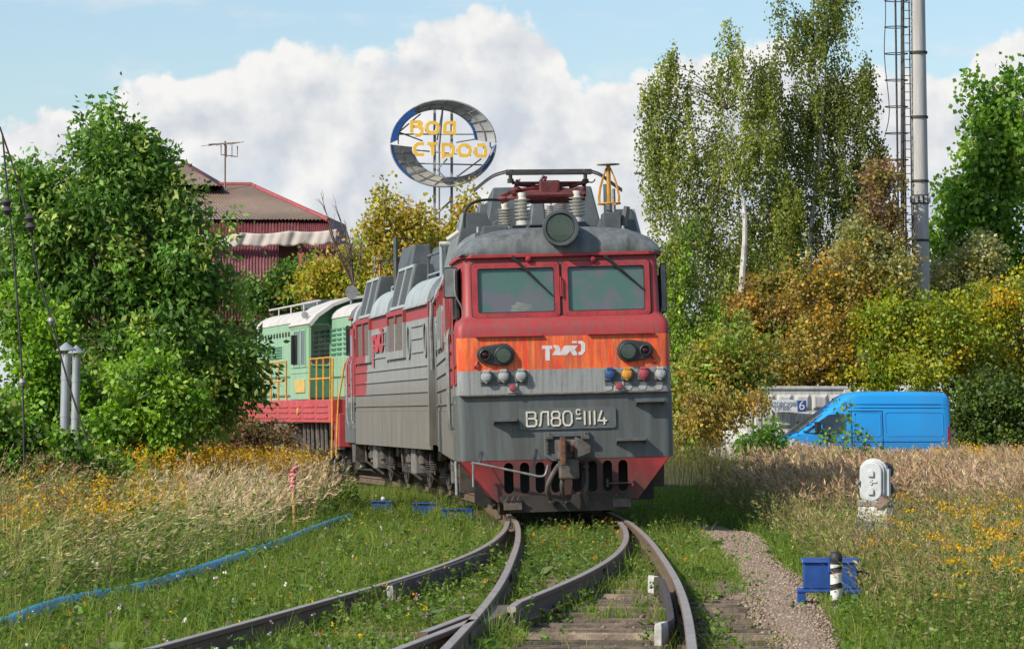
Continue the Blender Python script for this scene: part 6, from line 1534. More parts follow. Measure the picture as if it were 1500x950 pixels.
# --- behind the train
tree('autumn_sapling', 'slender yellowing tree with a high tip left of the oval sign mast', 'tree', 580, 128, [(562, 300, 20, 38), (590, 345, 36, 40), (548, 350, 22, 30), (560, 395, 48, 36), (620, 350, 26, 34), (600, 410, 46, 34)], 330, 22, .17, AUT, .4, .22, .09, stems=3)
tree('autumn_sapling', 'yellowing tree around the foot of the oval sign mast', 'tree', 660, 131, [(690, 305, 22, 28), (665, 345, 32, 34), (640, 370, 34, 36), (690, 355, 24, 30), (650, 410, 44, 34)], 280, 22, .17, AUT, .4, .22, .09, stems=3)
tree('autumn_shrub', 'golden green shrub rising behind the shunter roof', 'shrub', 500, 122, [(500, 405, 40, 34), (535, 420, 34, 26), (470, 420, 32, 24), (515, 380, 22, 24)], 230, 22, .16, AUT + YGR[:2], .35, .2, .07, stems=3)
tree('green_shrub', 'green bush against the maroon wall beneath the canvas banner', 'shrub', 425, 134, [(425, 405, 30, 34), (400, 430, 40, 28), (445, 430, 30, 24), (370, 440, 30, 20)], 230, 24, .17, MAP + DKG, .35, .2, .07, stems=3)
for k, (xx, lab) in enumerate(((1475, 'dark green background bush beyond the maple at the fence end'), (340, 'dark green background bush left behind the shunter hood'), (640, 'dark green background bush behind the rear locomotive section'))):
    tree('background_bush', lab, 'bush', xx, 140, [(xx, 490, 95, 40), (xx + 70, 520, 90, 50), (xx - 50, 530, 90, 50), (xx + 20, 580, 130, 50)], 330, 24, .22, DKG + MAP[:1], .4, .3, .1, stems=3)
# bare tree: only twigs
def bare(xb, Y, tips, label):
    k = Y / F; X0 = (xb - 750) * k; z0 = float(gz(X0, Y)); root = empty('bare_sapling', (X0, Y, z0), 0, label, 'tree'); mb = MB()
    base = Vector((X0, Y, z0)); fork = P(xb - 4, 420, Y)
    mb.tube([base, fork], [.07, .04], 6)
    for x, y in tips:
        e = P(x, y, Y) + Vector((0, random.uniform(-.6, .6), 0)); m_ = fork.lerp(e, .5) + Vector((random.uniform(-.2, .2), 0, .2))
        mb.tube(smooth_poly([fork, m_, e], 4), [.028 * (1 - i / 9) + .005 for i in range(9)], 4)
        for j in range(14):
            q = m_.lerp(e, random.uniform(-.5, .95)); dv = Vector((random.uniform(-.5, .3), random.uniform(-.3, .3), random.uniform(.35, 1.0))) * .8
            mb.tube([q, q + dv * .5 + Vector((.03, 0, 0)), q + dv], [.013, .009, .005], 3)
    relo(mb.build('trunk', TWIG), root)
bare(522, 120, [(470, 282), (490, 300), (505, 330), (480, 330), (530, 350), (512, 370), (498, 372)], 'bare twiggy sapling leaning left beside the maroon building')
# --- right: birches and the shrub bank behind the fence
tree('birch_tree', 'broad weeping birch with white stems beside the locomotive', 'tree', 1092, 134,
     [(1062, 120, 42, 50), (990, 145, 34, 50), (1005, 225, 48, 60), (1075, 225, 62, 72), (960, 205, 20, 44), (1040, 330, 78, 66), (1120, 330, 60, 74), (995, 400, 45, 70), (1080, 440, 90, 66), (985, 105, 18, 30), (1065, 75, 18, 28), (1120, 200, 40, 66), (965, 300, 30, 60), (1110, 120, 22, 50), (1150, 400, 50, 60), (955, 160, 16, 44)],
     1350, 36, .12, BIR, 1.9, .085, .19, gain=2.1, droop=1, bark=WBARK, wid=.40, stems=1, limbs=34, clvar=.22,
     trunk_pts=[P(1096, 660, 133.4), P(1086, 460, 133.2), P(1092, 330, 133.1), P(1082, 250, 133.4), P(1066, 160, 134)])
tree('birch_tree', 'tall narrow weeping birch left of the concrete mast', 'tree', 1182, 136,
     [(1215, 30, 44, 60), (1155, 60, 30, 54), (1205, 130, 62, 74), (1165, 200, 54, 74), (1240, 210, 48, 78), (1200, 300, 70, 74), (1255, 310, 42, 64), (1150, 320, 44, 64), (1190, 410, 85, 66), (1145, 5, 12, 26), (1225, -30, 36, 50), (1272, 130, 20, 66), (1130, 150, 24, 70), (1280, 250, 20, 60)],
     1350, 36, .12, BIR[:2] + BIR[3:] + [(.07, .085, .016, 3)], 1.9, .085, .19, gain=1.9, droop=1, bark=WBARK, wid=.40, stems=1, limbs=34, clvar=.22,
     trunk_pts=[P(1180, 660, 135), P(1184, 470, 134.8), P(1188, 340, 134.8), P(1202, 220, 135.6), P(1212, 80, 136)])
tree('young_birch', 'small light green birch thicket close behind the cab', 'tree', 1010, 122, [(1010, 500, 52, 60), (985, 570, 44, 60), (1050, 480, 56, 56), (1080, 540, 60, 46), (985, 440, 28, 56), (1000, 370, 34, 56), (990, 630, 34, 40)], 620, 34, .12, LIM[:3] + BIR, .9, .11, .07, gain=1.8, droop=1, bark=WBARK, stems=3)
tree('rowan_tree', 'small reddish brown tree in front of the caged ladder', 'tree', 1300, 133, [(1298, 260, 26, 45), (1285, 310, 36, 45), (1305, 360, 30, 50)], 200, 18, .16, BRW + OLV[:1], .4, .2, .08, stems=2)
tree('green_tree', 'dark green tree filling the gap behind the birches', 'tree', 1240, 146, [(1240, 420, 75, 70), (1160, 470, 95, 70), (1080, 490, 85, 70), (1290, 480, 70, 70), (1010, 520, 60, 80), (1120, 400, 80, 60)], 620, 26, .22, DKG + BIR[:2], .5, .3, .12, stems=2)
for a in ((1130, 133, [(1120, 440, 44, 42), (1090, 470, 50, 44), (1150, 480, 52, 46), (1110, 525, 70, 44), (1160, 545, 60, 40)], OLV + ORA[:2] + BRW[:1], 'brown twiggy willow shrub in front of the birch stems'),
          (1035, 118, [(1040, 545, 50, 45), (1075, 555, 42, 36), (1012, 575, 38, 40), (1100, 520, 40, 34), (1005, 620, 34, 40), (1040, 600, 24, 26)], ORA[:3] + OLV + LIM[:3], 'orange leaved shrub climbing toward the concrete fence corner'),
          (1200, 131, [(1200, 430, 50, 50), (1230, 480, 55, 50), (1180, 515, 66, 44), (1245, 410, 40, 40), (1150, 545, 60, 30), (1250, 540, 60, 34), (1210, 555, 60, 24)], ORA + OLV, 'golden brown shrub standing over the concrete fence'),
          (1290, 132, [(1275, 370, 36, 40), (1255, 400, 36, 38), (1300, 430, 44, 40), (1320, 400, 24, 36)], SIL + OLV, 'silvery green willow bush left of the mast foot'),
          (1420, 139, [(1410, 410, 50, 44), (1440, 385, 36, 30), (1385, 450, 44, 40), (1460, 440, 40, 40)], SIL + OLV[:2], 'pale silvery willow bush right of the mast'),
          (1320, 130, [(1320, 480, 64, 54), (1290, 535, 64, 44), (1350, 540, 64, 44), (1380, 480, 54, 50), (1290, 470, 40, 40)], YGR, 'yellow green box elder bush above the van roof'),
          (1450, 133, [(1450, 490, 64, 60), (1490, 440, 54, 54), (1430, 555, 64, 50), (1490, 560, 54, 64), (1400, 520, 40, 50)], YGR + [(.40, .26, .025, 3)], 'yellow orange bush at the end of the fence'),
          (1470, 126, [(1445, 630, 44, 46), (1490, 640, 50, 46), (1425, 600, 26, 40), (1470, 590, 50, 44)], DKG + YGR[3:], 'dark green bush behind the rear of the van')):
    tree('autumn_shrub', a[4], 'shrub', a[0], a[1], a[2], 470, 26, .155, a[3], .45, .2, .07, stems=4, limbs=18, wid=.42, gain=1.55)
tree('maple_tree', 'bright green maple standing to the right of the mast', 'tree', 1465, 142, [(1480, 150, 40, 45), (1450, 200, 45, 55), (1500, 230, 50, 60), (1415, 280, 45, 45), (1470, 300, 70, 60), (1400, 350, 40, 50), (1460, 390, 70, 60), (1520, 380, 60, 70), (1430, 130, 14, 28), (1440, 240, 30, 30)], 620, 30, .22, MAP + LIM[1:2], .5, .3, .2, wid=.5, stems=1, limbs=26, gain=1.6)
tree('vine_thicket', 'tangle of yellowing vines hanging over the fence corner', 'vine', 1060, 112, [(1070, 600, 34, 30), (1100, 585, 26, 22), (1040, 610, 30, 36), (1020, 600, 30, 44)], 190, 22, .12, ORA + OLV, .4, .16, .04, droop=1, stems=4)
tree('leafy_shrub', 'round leaved green shrub growing before the van bonnet', 'shrub', 1118, 84, [(1118, 648, 28, 20), (1098, 658, 24, 14), (1138, 660, 22, 12), (1128, 628, 12, 18)], 90, 22, .085, MAP + LIM[:1], .25, .1, .03, stems=4, wid=.48)
tree('leafy_sapling', 'thin sapling with sparse round leaves in front of the van door', 'sapling', 1235, 80, [(1238, 600, 8, 22), (1228, 640, 26, 20), (1262, 645, 18, 14), (1235, 670, 26, 14)], 46, 9, .095, MAP, .22, .1, .018, stems=1, limbs=9, wid=.5)

# ================================================================ grass, weeds and flowers
def vnoise(X, Y, s, seed):
    r_ = np.random.default_rng(seed); a = r_.uniform(0, 6.28, 8); th = r_.uniform(0, 6.28, 8); fq = r_.uniform(.6, 1.8, 8) * s
    return sum(np.sin((X * np.cos(t_) + Y * np.sin(t_)) * f_ + p_) for t_, f_, p_ in zip(th, fq, a)) / 8 * 1.6
def scatter(n, y0, y1, pw=1.2):
    """points over the yard, thinning with distance"""
    u = rng.uniform(0, 1, n); e = 2 - pw
    Y = (y0 ** e + u * (y1 ** e - y0 ** e)) ** (1 / e); X = rng.uniform(-.172, .172, n) * Y
    return X, Y
def rail_dist(X, Y):
    d_ = np.full(X.shape, 9.)
    for f, s_ in ((fB, 1), (fB, -1), (fA, -1), (fA, 1)):
        xx = f(np.clip(Y, 9, 108 if f is fB else 46)) + s_ * .795; q = np.abs(X - xx); q[(Y > 46) & (f is fA)] = 9
        d_ = np.minimum(d_, q)
    return d_
pipeP = np.array([(p[0], p[1]) for p in path]); pipeP = pipeP[np.argsort(pipeP[:, 1])]
def pipe_x(Y): return np.interp(Y, pipeP[:, 1], pipeP[:, 0])
def on_path(X, Y): return (X > path_l(Y)) & (X < path_r(Y)) & (Y < 49)
def pxl(X, Y): return 750 + X * F / Y
def in_loco(X, Y):
    c = fB(np.clip(Y, 9, 109)); return (np.abs(X - c) < 1.35) & (Y > 46.6)
def timber(X, Y):
    """bare sleepers show on the right-hand track"""
    c = fB(np.clip(Y, 9, 109)); return (X > c - .45) & (X < c + 1.45) & (Y < 33)
GR = [(.11, .175, .02, 4), (.15, .215, .026, 4), (.20, .25, .04, 2), (.085, .13, .02, 2), (.30, .26, .09, .8)]
def put(name, parts, label, cat, mt=BLADE):
    v, f, c = join(parts); return raw_mesh(name, v, f, c, mt, label, cat=cat)
# short grass
X, Y = scatter(400000, 15, 74, 1.35)
d_ = rail_dist(X, Y); cB = fB(np.clip(Y, 9, 109)); nz = vnoise(X, Y, 1.7, 3); nz2 = vnoise(X, Y, 5.5, 4)
p = np.ones(len(X)); p[d_ < .09] = 0
betw = (X > fA(np.clip(Y, 9, 46)) - .9) & (X < cB + .8)
p[betw] *= np.clip(.42 + .7 * nz[betw] + .4 * nz2[betw], 0, 1)
tb = timber(X, Y); p[tb] *= np.clip(-.1 + .85 * nz[tb] + .5 * nz2[tb], .01, 1)
op = on_path(X, Y); edge = np.minimum(X - path_l(Y), path_r(Y) - X)
p[op] *= np.clip(.12 - edge[op] * 2.2 + .3 * nz2[op], .0, .4)
p[~op & ~betw] *= np.clip(.85 + .35 * nz[~op & ~betw], .35, 1)
p[in_loco(X, Y)] *= .15
k = rng.uniform(0, 1, len(X)) < p; X, Y, nz, betw_ = X[k], Y[k], nz[k], betw[k]; n = len(X)
H = rng.gamma(4, .038, n) * (1 + .45 * nz); H[betw_] *= .72; H = np.clip(H, .03, .40)
B = np.stack([X, Y, gz(X, Y) - .01], 1); c = pick(GR, n); lean = rng.normal(size=(n, 2)) * .45
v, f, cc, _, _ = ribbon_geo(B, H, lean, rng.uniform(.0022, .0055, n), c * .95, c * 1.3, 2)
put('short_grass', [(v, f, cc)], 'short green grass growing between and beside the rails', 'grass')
# broad leaved weeds (clover, plantain, dandelion): rosettes
X, Y = scatter(15000, 15, 62, 1.35); nz = vnoise(X, Y, 1.3, 9)
p = np.clip(.55 + .6 * nz, .1, 1); p[rail_dist(X, Y) < .1] = 0; tb = timber(X, Y); p[tb] *= np.clip(.1 + .6 * vnoise(X[tb], Y[tb], 2.2, 12), 0, 1); op = on_path(X, Y); p[op] *= .08; p[in_loco(X, Y)] = 0
k = rng.uniform(0, 1, len(X)) < p; X, Y = X[k], Y[k]; n = len(X)
m_ = 14; own = np.repeat(np.arange(n), m_); N = len(own); hh = rng.gamma(2.2, .035, n)
an = rng.uniform(0, 6.28, N); rad = rng.uniform(.01, .10, N)
pos = np.stack([X[own] + np.cos(an) * rad, Y[own] + np.sin(an) * rad, gz(X[own], Y[own]) + hh[own] * rng.uniform(.2, 1.1, N) + .01], 1)
dr_ = np.stack([np.cos(an), np.sin(an), rng.uniform(-.3, .7, N)], 1)
col = pick([(.085, .17, .02, 4), (.12, .21, .028, 4), (.17, .26, .04, 2), (.07, .13, .025, 2)], n, .25)[own] * rng.uniform(.8, 1.2, (N, 1))
v, f, c = leaf_geo(pos, rng.uniform(.018, .055, N), dr_, col, .38)
put('clover_and_weeds', [(v, f, c)], 'low broad leaved weeds and clover spread through the grass', 'weeds', LEAF)
# taller upright weeds in the verge: stem with leaves
def herbs(name, X, Y, h0, h1, nl, ls, pal, label, cat='weeds', tip=None, tipn=0, tips=.02, tipspread=(.05, .1), stemcol=(.10, .13, .03), leafw=.26, leanamt=.18):
    n = len(X); H = rng.uniform(h0, h1, n); B = np.stack([X, Y, gz(X, Y) - .01], 1); lean = rng.normal(size=(n, 2)) * leanamt
    sc = np.tile(np.array(stemcol), (n, 1)) * rng.uniform(.7, 1.3, (n, 1))
    v, f, c, top, cl_ = ribbon_geo(B, H, lean, np.full(n, .0045), sc, sc, 3); parts = [(v, f, c)]
    if nl:
        own = np.repeat(np.arange(n), nl); N = len(own); t_ = rng.uniform(.08, .95, N); i0 = np.minimum((t_ * 3).astype(int), 2); fr3 = (t_ * 3 - i0)[:, None]
        pos = cl_[own, i0] * (1 - fr3) + cl_[own, i0 + 1] * fr3; an = rng.uniform(0, 6.28, N)
        dr_ = np.stack([np.cos(an), np.sin(an), rng.uniform(-.4, .7, N)], 1)
        col = pick(pal, n, .22)[own] * rng.uniform(.75, 1.25, (N, 1))
        parts.append(leaf_geo(pos, ls * rng.uniform(.5, 1.3, N) * (1.1 - .5 * t_), dr_, col, leafw))
    if tip:
        own = np.repeat(np.arange(n), tipn); N = len(own)
        off = rng.normal(size=(N, 3)) * np.array([tipspread[0], tipspread[0], tipspread[1]])
        dr_ = rng.normal(size=(N, 3)) + np.array([0, 0, .6]); col = pick(tip, N, .2)
        parts.append(leaf_geo(top[own] + off, tips * rng.uniform(.6, 1.3, N), dr_, col, .45))
    return put(name, parts, label, cat, LEAF)
def zone(n, y0, y1, cond, pw=1.1):
    X, Y = scatter(n, y0, y1, pw); k = cond(X, Y, pxl(X, Y)) & ~in_loco(X, Y) & (rail_dist(X, Y) > .12) & ~((np.abs(X - 2.85) < .48) & (Y > 26.2) & (Y < 29.3)) & ~((np.abs(pxl(X, Y) - 431) < 26) & (Y > 38) & (Y < stx + .3)) & ~((np.abs(pxl(X, Y) - 1281) < 38) & (Y > 37.5) & (Y < 41.6) & (rng.uniform(0, 1, len(X)) < .75)); return X[k], Y[k]
X, Y = zone(9500, 17, 60, lambda X, Y, q: (~on_path(X, Y)) & ~timber(X, Y) & (vnoise(X, Y, 1.1, 21) > -.15), 1.3)
herbs('green_weeds', X, Y, .10, .38, 13, .06, [(.10, .17, .022, 4), (.14, .22, .03, 4), (.19, .26, .045, 2), (.08, .13, .02, 2)], 'knee low leafy green weeds along the tracks')
# right verge: mixed tall green herbs
X, Y = zone(9000, 20, 58, lambda X, Y, q: (X > path_r(Y) + .2) & (q > 1010))
herbs('verge_herbs', X, Y, .2, .75, 18, .055, [(.12, .19, .026, 4), (.17, .22, .036, 3), (.24, .23, .06, 2), (.26, .19, .08, 1.2)], 'leafy green herbs filling the verge right of the path')
X, Y = zone(1900, 20, 40, lambda X, Y, q: (X > path_r(Y) + .5) & (q > 1290) & (vnoise(X, Y, 1.2, 31) > -.3))
TAN = [(.62, .34, .008, 4), (.70, .42, .012, 3), (.50, .24, .006, 1)]
herbs('tansy', X, Y, .42, .85, 24, .055, [(.08, .15, .02, 4), (.11, .18, .025, 3)], 'flowering tansy with flat orange yellow heads by the dwarf signal', 'flowers', TAN, 20, .024, (.05, .014))
X, Y = zone(900, 24, 60, lambda X, Y, q: (X > path_r(Y) + .2) & (q > 1060) & (q < 1300))
herbs('toadflax', X, Y, .25, .55, 16, .05, GR[:3], 'pale yellow toadflax spikes in the right verge', 'flowers', [(.62, .52, .10), (.66, .60, .25)], 6, .022, (.012, .04))
# brown dead stalks
X, Y = zone(2600, 30, 66, lambda X, Y, q: (X > path_r(Y) + .3) & (q > 1020) & (vnoise(X, Y, .8, 44) > -.1))
herbs('dead_stalks', X, Y, .4, .85, 16, .035, [(.17, .11, .06), (.13, .085, .05), (.22, .15, .08)], 'thin brown dead weed stalks around the dwarf signal', 'weeds', [(.16, .10, .055), (.21, .14, .08)], 14, .022, (.035, .07), stemcol=(.14, .09, .05))
X, Y = zone(2200, 28, 52, lambda X, Y, q: (X < pipe_x(Y) - .35) & (q < 200) & (vnoise(X, Y, .8, 45) > -.35))
herbs('rusty_stalks', X, Y, .5, 1.0, 14, .04, [(.17, .09, .05), (.20, .11, .05), (.11, .12, .03)], 'rust brown dead weeds at the left edge', 'weeds', [(.20, .10, .05), (.26, .15, .07)], 22, .026, (.05, .06), stemcol=(.15, .075, .05))
# dry grass
def dry(name, X, Y, h0, h1, pal, label, leanv, jit, head=7, hs=.075, w_=.0032):
    n = len(X); H = rng.uniform(h0, h1, n) * (1 + .22 * vnoise(X, Y, 1.4, 77)); B = np.stack([X, Y, gz(X, Y) - .01], 1); lean = rng.normal(size=(n, 2)) * jit + np.array(leanv)
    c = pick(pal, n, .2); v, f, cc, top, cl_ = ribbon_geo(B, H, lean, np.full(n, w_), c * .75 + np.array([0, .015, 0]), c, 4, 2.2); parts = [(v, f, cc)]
    if head:
        own = np.repeat(np.arange(n), head); N = len(own); t_ = rng.uniform(0, 1, N)[:, None]; a = cl_[own, 3] * .75 + cl_[own, 4] * .25
        ax = nrm(cl_[own, 4] - cl_[own, 3]); pos = a * (1 - t_) + cl_[own, 4] * t_ + rng.normal(size=(N, 3)) * .008
        parts.append(leaf_geo(pos, hs * rng.uniform(.5, 1.2, N), ax + rng.normal(size=(N, 3)) * .3, pick(pal, n, .2)[own] * rng.uniform(.95, 1.3, (N, 1)), .075, .03, .1))
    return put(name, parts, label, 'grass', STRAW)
X, Y = zone(24000, 24, 56, lambda X, Y, q: (X > path_r(Y) + .25) & (q > 1000), .9)
dry('verge_grass', X, Y, .35, .75, [(.27, .24, .08, 4), (.17, .21, .04, 3), (.42, .30, .16, 3), (.30, .19, .11, 2)], 'rank green and brown grass around the dwarf signal and relay box', (-.1, 0), .3, 6, .06, .003)
TAW = [(.50, .35, .20, 4), (.58, .44, .27, 3), (.40, .26, .15, 3), (.32, .27, .12, 1.5)]
X, Y = zone(30000, 47, 112, lambda X, Y, q: (q > 1090 + 60 * vnoise(X, Y, .4, 50)) & (X > path_r(Y) + .8) & (rng.uniform(0, 1, len(X)) < np.clip((q - 1030) / 160, 0, 1)), .75)
dry('dry_reed_grass', X, Y, .62, .95, TAW + [(.38, .22, .15, 2)], 'field of tall tawny reed grass in front of the van', (-.2, 0), .24, 13, .11, .0045)
X, Y = zone(17000, 52, 118, lambda X, Y, q: (q > 975) & (q < 1200) & (X > path_r(np.minimum(Y, 48)) + .4), .8)
dry('shaded_grass', X, Y, .5, 1.0, [(.13, .13, .035, 4), (.18, .15, .05, 3), (.10, .12, .025, 3), (.22, .15, .08, 1.5)], 'tall green brown grass right of the locomotive', (-.08, 0), .22, 5, .07, .005)
X, Y = zone(15000, 38, 62, lambda X, Y, q: (X < pipe_x(Y) - .2 + .3 * vnoise(X, Y, 1., 5)) & (q > 175) & (q < 500) & (rng.uniform(0, 1, len(X)) < np.clip((q - 175) / 110, 0, 1) * np.clip((500 - q) / 70, 0, 1)), .9)
dry('dry_meadow_grass', X, Y, .55, 1.0, TAW[:2] + [(.47, .38, .22, 3), (.30, .28, .10, 1)], 'pale dry grass clump beside the marker stake', (.16, 0), .26, 12, .085, .0032)
X, Y = zone(9000, 25, 50, lambda X, Y, q: (X < pipe_x(Y) - .12) & (q < 330), .9)
dry('bent_meadow_grass', X, Y, .5, 1.05, [(.34, .30, .12, 3), (.22, .24, .06, 3), (.14, .19, .03, 3), (.42, .34, .18, 2)], 'long bent grass leaning over the blue pipe', (.55, -.1), .35, 6, .06, .0034)
X, Y = zone(1700, 26, 46, lambda X, Y, q: (X < pipe_x(Y) - .25) & (q < 300) & (vnoise(X, Y, 1.6, 71) > .0), .9)
dry('arching_grass', X, Y, .8, 1.35, [(.50, .42, .22, 3), (.40, .36, .14, 3), (.26, .29, .07, 2)], 'long pale arching grass stalks bending over the blue pipe', (.75, -.15), .3, 9, .07, .0042)
X, Y = zone(70, 29, 40, lambda X, Y, q: (X < pipe_x(Y) - .8) & (q < 170), .9)
herbs('dead_umbels', X, Y, .9, 1.35, 8, .06, [(.20, .10, .05), (.16, .08, .045)], 'rust brown dead umbels at the far left', 'weeds', [(.26, .13, .06), (.20, .10, .05)], 60, .03, (.11, .03), stemcol=(.18, .08, .05))
# left green undergrowth, goldenrod
X, Y = zone(8500, 26, 64, lambda X, Y, q: (X < pipe_x(Y) - .25) & (vnoise(X, Y, .9, 131) > -.35))
herbs('left_herbs', X, Y, .3, .95, 18, .085, [(.10, .18, .022, 4), (.15, .22, .03, 3), (.20, .24, .04, 2)], 'leafy green herbs behind the blue pipe')
GOL = [(.58, .32, .008, 4), (.68, .41, .012, 3), (.46, .24, .008, 2)]
X, Y = zone(4200, 42, 68, lambda X, Y, q: (X < pipe_x(Y) - .9) & (q > 120) & (q < 460) & (vnoise(X, Y, .9, 61) > -.25) & (Y > 46 + (q - 120) * .022), .8)
herbs('goldenrod', X, Y, .7, 1.1, 20, .10, [(.08, .13, .02), (.11, .15, .025)], 'drift of yellow goldenrod in front of the shunter', 'flowers', GOL, 50, .036, (.085, .085), leafw=.16)
X, Y = zone(1500, 30, 48, lambda X, Y, q: (X < pipe_x(Y) - .6) & (q < 260) & (vnoise(X, Y, .9, 63) > .1), .8)
herbs('goldenrod_near', X, Y, .6, 1.05, 24, .09, [(.08, .14, .02), (.11, .17, .025)], 'scattered goldenrod plants nearer the blue pipe', 'flowers', GOL, 34, .028, (.05, .06), leafw=.16)
X, Y = zone(700, 58, 112, lambda X, Y, q: (q > 1380) & (vnoise(X, Y, .5, 65) > -.1), .8)
herbs('goldenrod_far', X, Y, .75, 1.15, 14, .09, [(.10, .14, .025), (.14, .16, .03)], 'goldenrod among the reed grass right of the van', 'flowers', GOL, 36, .045, (.09, .08), leafw=.16)
# small flowers
def dots(name, n, y0, y1, cond, pal, h0, h1, s_, label, per=5):
    X, Y = zone(n, y0, y1, cond, 1.3); n = len(X); own = np.repeat(np.arange(n), per); N = len(own)
    H = rng.uniform(h0, h1, n); B = np.stack([X, Y, gz(X, Y)], 1); g_ = np.tile(np.array((.09, .14, .02)), (n, 1))
    v, f, c, top, _ = ribbon_geo(B, H, rng.normal(size=(n, 2)) * .2, np.full(n, .0025), g_, g_, 2)
    lv = leaf_geo(top[own] + rng.normal(size=(N, 3)) * s_ * .3, s_ * rng.uniform(.7, 1.3, N), rng.normal(size=(N, 3)) + np.array([0, 0, .4]), pick(pal, n, .15)[own] * rng.uniform(.85, 1.15, (N, 1)), .5)
    put(name, [(v, f, c), lv], label, 'flowers', PETAL)
opn = lambda X, Y, q: (X < path_l(Y)) & (X > pipe_x(Y) + .1) & ~timber(X, Y)
dots('clover_flowers', 560, 17, 48, lambda X, Y, q: opn(X, Y, q) & (q < 830), [(.36, .17, .26), (.44, .26, .33), (.50, .38, .40)], .1, .26, .017, 'pink clover heads dotted through the grass left of the rails', 7)
dots('hawkbit_flowers', 300, 17, 50, opn, [(.66, .42, .015), (.62, .26, .01)], .12, .3, .02, 'small yellow and orange hawkbit flowers in the grass')
dots('daisy_flowers', 300, 20, 60, lambda X, Y, q: (X < path_l(Y)) & (q < 560), [(.68, .66, .58)], .15, .55, .02, 'small white flowers in the left grass')
dots('marigold_flowers', 260, 36, 46, lambda X, Y, q: (q > 765) & (q < 915), [(.60, .27, .01), (.5, .3, .02)], .12, .3, .024, 'orange flowers between the rails before the locomotive')
X, Y = zone(900, 36, 46.5, lambda X, Y, q: (q > 762) & (q < 930))
herbs('track_weeds', X, Y, .15, .42, 12, .05, [(.10, .15, .025), (.16, .17, .04), (.20, .15, .05)], 'weeds growing between the rails in front of the pilot')
X, Y = zone(3600, 16, 44, lambda X, Y, q: (rail_dist(X, Y) < .36) & (vnoise(X, Y, 2.0, 91) > -.2) & ~on_path(X, Y))
herbs('rail_side_weeds', X, Y, .08, .26, 14, .055, [(.11, .20, .025), (.16, .25, .035), (.13, .17, .03)], 'bright green weeds hugging the rails', leafw=.36)

# tussocks: blades fanning out from one crown, to break the evenness
def tussock(name, X, Y, nb, h0, h1, pal, label, w_=.004, fan=.55, head=0):
    n = len(X); own = np.repeat(np.arange(n), nb); N = len(own); an = rng.uniform(0, 6.28, N); rr = np.abs(rng.normal(size=N)) * .05
    hs = rng.uniform(h0, h1, n); Bx = X[own] + np.cos(an) * rr; By = Y[own] + np.sin(an) * rr
    B = np.stack([Bx, By, gz(Bx, By) - .01], 1); H = hs[own] * rng.uniform(.5, 1.15, N)
    lean = np.stack([np.cos(an), np.sin(an)], 1) * np.abs(rng.normal(size=(N, 1))) * fan
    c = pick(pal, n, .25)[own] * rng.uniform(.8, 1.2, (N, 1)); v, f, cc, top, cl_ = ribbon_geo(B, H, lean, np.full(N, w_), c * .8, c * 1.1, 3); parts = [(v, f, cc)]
    if head:
        ow = np.repeat(np.arange(N), head); M = len(ow); t_ = rng.uniform(0, 1, M)[:, None]
        parts.append(leaf_geo(cl_[ow, 2] * (.4 - .4 * t_) + cl_[ow, 3] * (.6 + .4 * t_), rng.uniform(.03, .07, M), cl_[ow, 3] - cl_[ow, 2] + rng.normal(size=(M, 3)) * .06, c[ow] * 1.15, .08, .03, .1))
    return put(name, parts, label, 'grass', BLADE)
X, Y = zone(900, 17, 56, lambda X, Y, q: (~on_path(X, Y)) & ~timber(X, Y) & (X < path_l(Y)) & (X > pipe_x(Y) - .1) & (vnoise(X, Y, 1.3, 101) > .05), 1.3)
tussock('grass_tussocks', X, Y, 46, .18, .40, [(.12, .19, .024), (.17, .24, .03), (.24, .27, .06), (.10, .16, .022)], 'lush green grass tufts scattered beside the rails', .0042)
X, Y = zone(230, 27, 58, lambda X, Y, q: (X < pipe_x(Y) - .5) & (vnoise(X, Y, 1.1, 103) > -.1), 1.0)
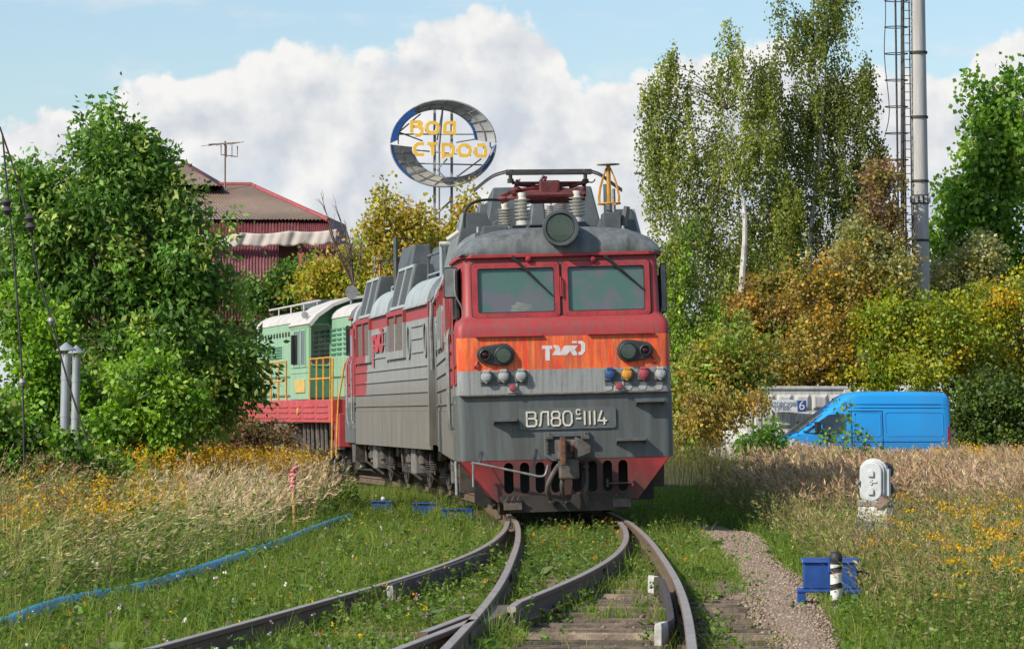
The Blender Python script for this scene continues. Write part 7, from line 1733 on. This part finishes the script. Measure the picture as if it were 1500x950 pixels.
tussock('straw_tussocks', X, Y, 60, .7, 1.15, [(.50, .38, .21), (.36, .32, .11), (.18, .24, .04), (.34, .19, .09)], 'pale straw tufts leaning among the left weeds', .004, .4, 4)
X, Y = zone(300, 24, 50, lambda X, Y, q: (X > path_r(Y) + .45) & (vnoise(X, Y, 1.1, 105) > 0), 1.0)
tussock('verge_tussocks', X, Y, 55, .4, .75, [(.16, .22, .035), (.34, .27, .12), (.22, .24, .05), (.42, .30, .17)], 'mixed green and straw tufts in the right verge', .004, .45, 3)
# big leaved rosettes (burdock, dandelion)
X, Y = zone(800, 17, 52, lambda X, Y, q: (~on_path(X, Y)) & ~timber(X, Y) & (vnoise(X, Y, 1.2, 111) > -.1), 1.3)
n = len(X); m_ = 11; own = np.repeat(np.arange(n), m_); N = len(own); an = rng.uniform(0, 6.28, N); ps = rng.uniform(.6, 1.3, n)
pos = np.stack([X[own], Y[own], gz(X[own], Y[own]) + rng.uniform(.01, .14, N)], 1); dr_ = np.stack([np.cos(an), np.sin(an), rng.uniform(.15, 1.1, N)], 1)
v, f, c = leaf_geo(pos, ps[own] * rng.uniform(.07, .145, N), dr_, pick([(.085, .16, .022), (.12, .20, .03), (.15, .21, .05)], n, .2)[own] * rng.uniform(.85, 1.15, (N, 1)), .22, .1, .3)
put('leafy_rosettes', [(v, f, c)], 'broad leaved rosettes of dandelion and dock in the grass', 'weeds', LEAF)
# blades crowding the rails
X, Y = scatter(170000, 15, 46, 1.35); d_ = rail_dist(X, Y); k = (d_ > .05) & (d_ < .2) & ~(timber(X, Y) & (vnoise(X, Y, 2.4, 121) < .1)) & (vnoise(X, Y, 1.9, 122) > -.45); X, Y = X[k], Y[k]; n = len(X)
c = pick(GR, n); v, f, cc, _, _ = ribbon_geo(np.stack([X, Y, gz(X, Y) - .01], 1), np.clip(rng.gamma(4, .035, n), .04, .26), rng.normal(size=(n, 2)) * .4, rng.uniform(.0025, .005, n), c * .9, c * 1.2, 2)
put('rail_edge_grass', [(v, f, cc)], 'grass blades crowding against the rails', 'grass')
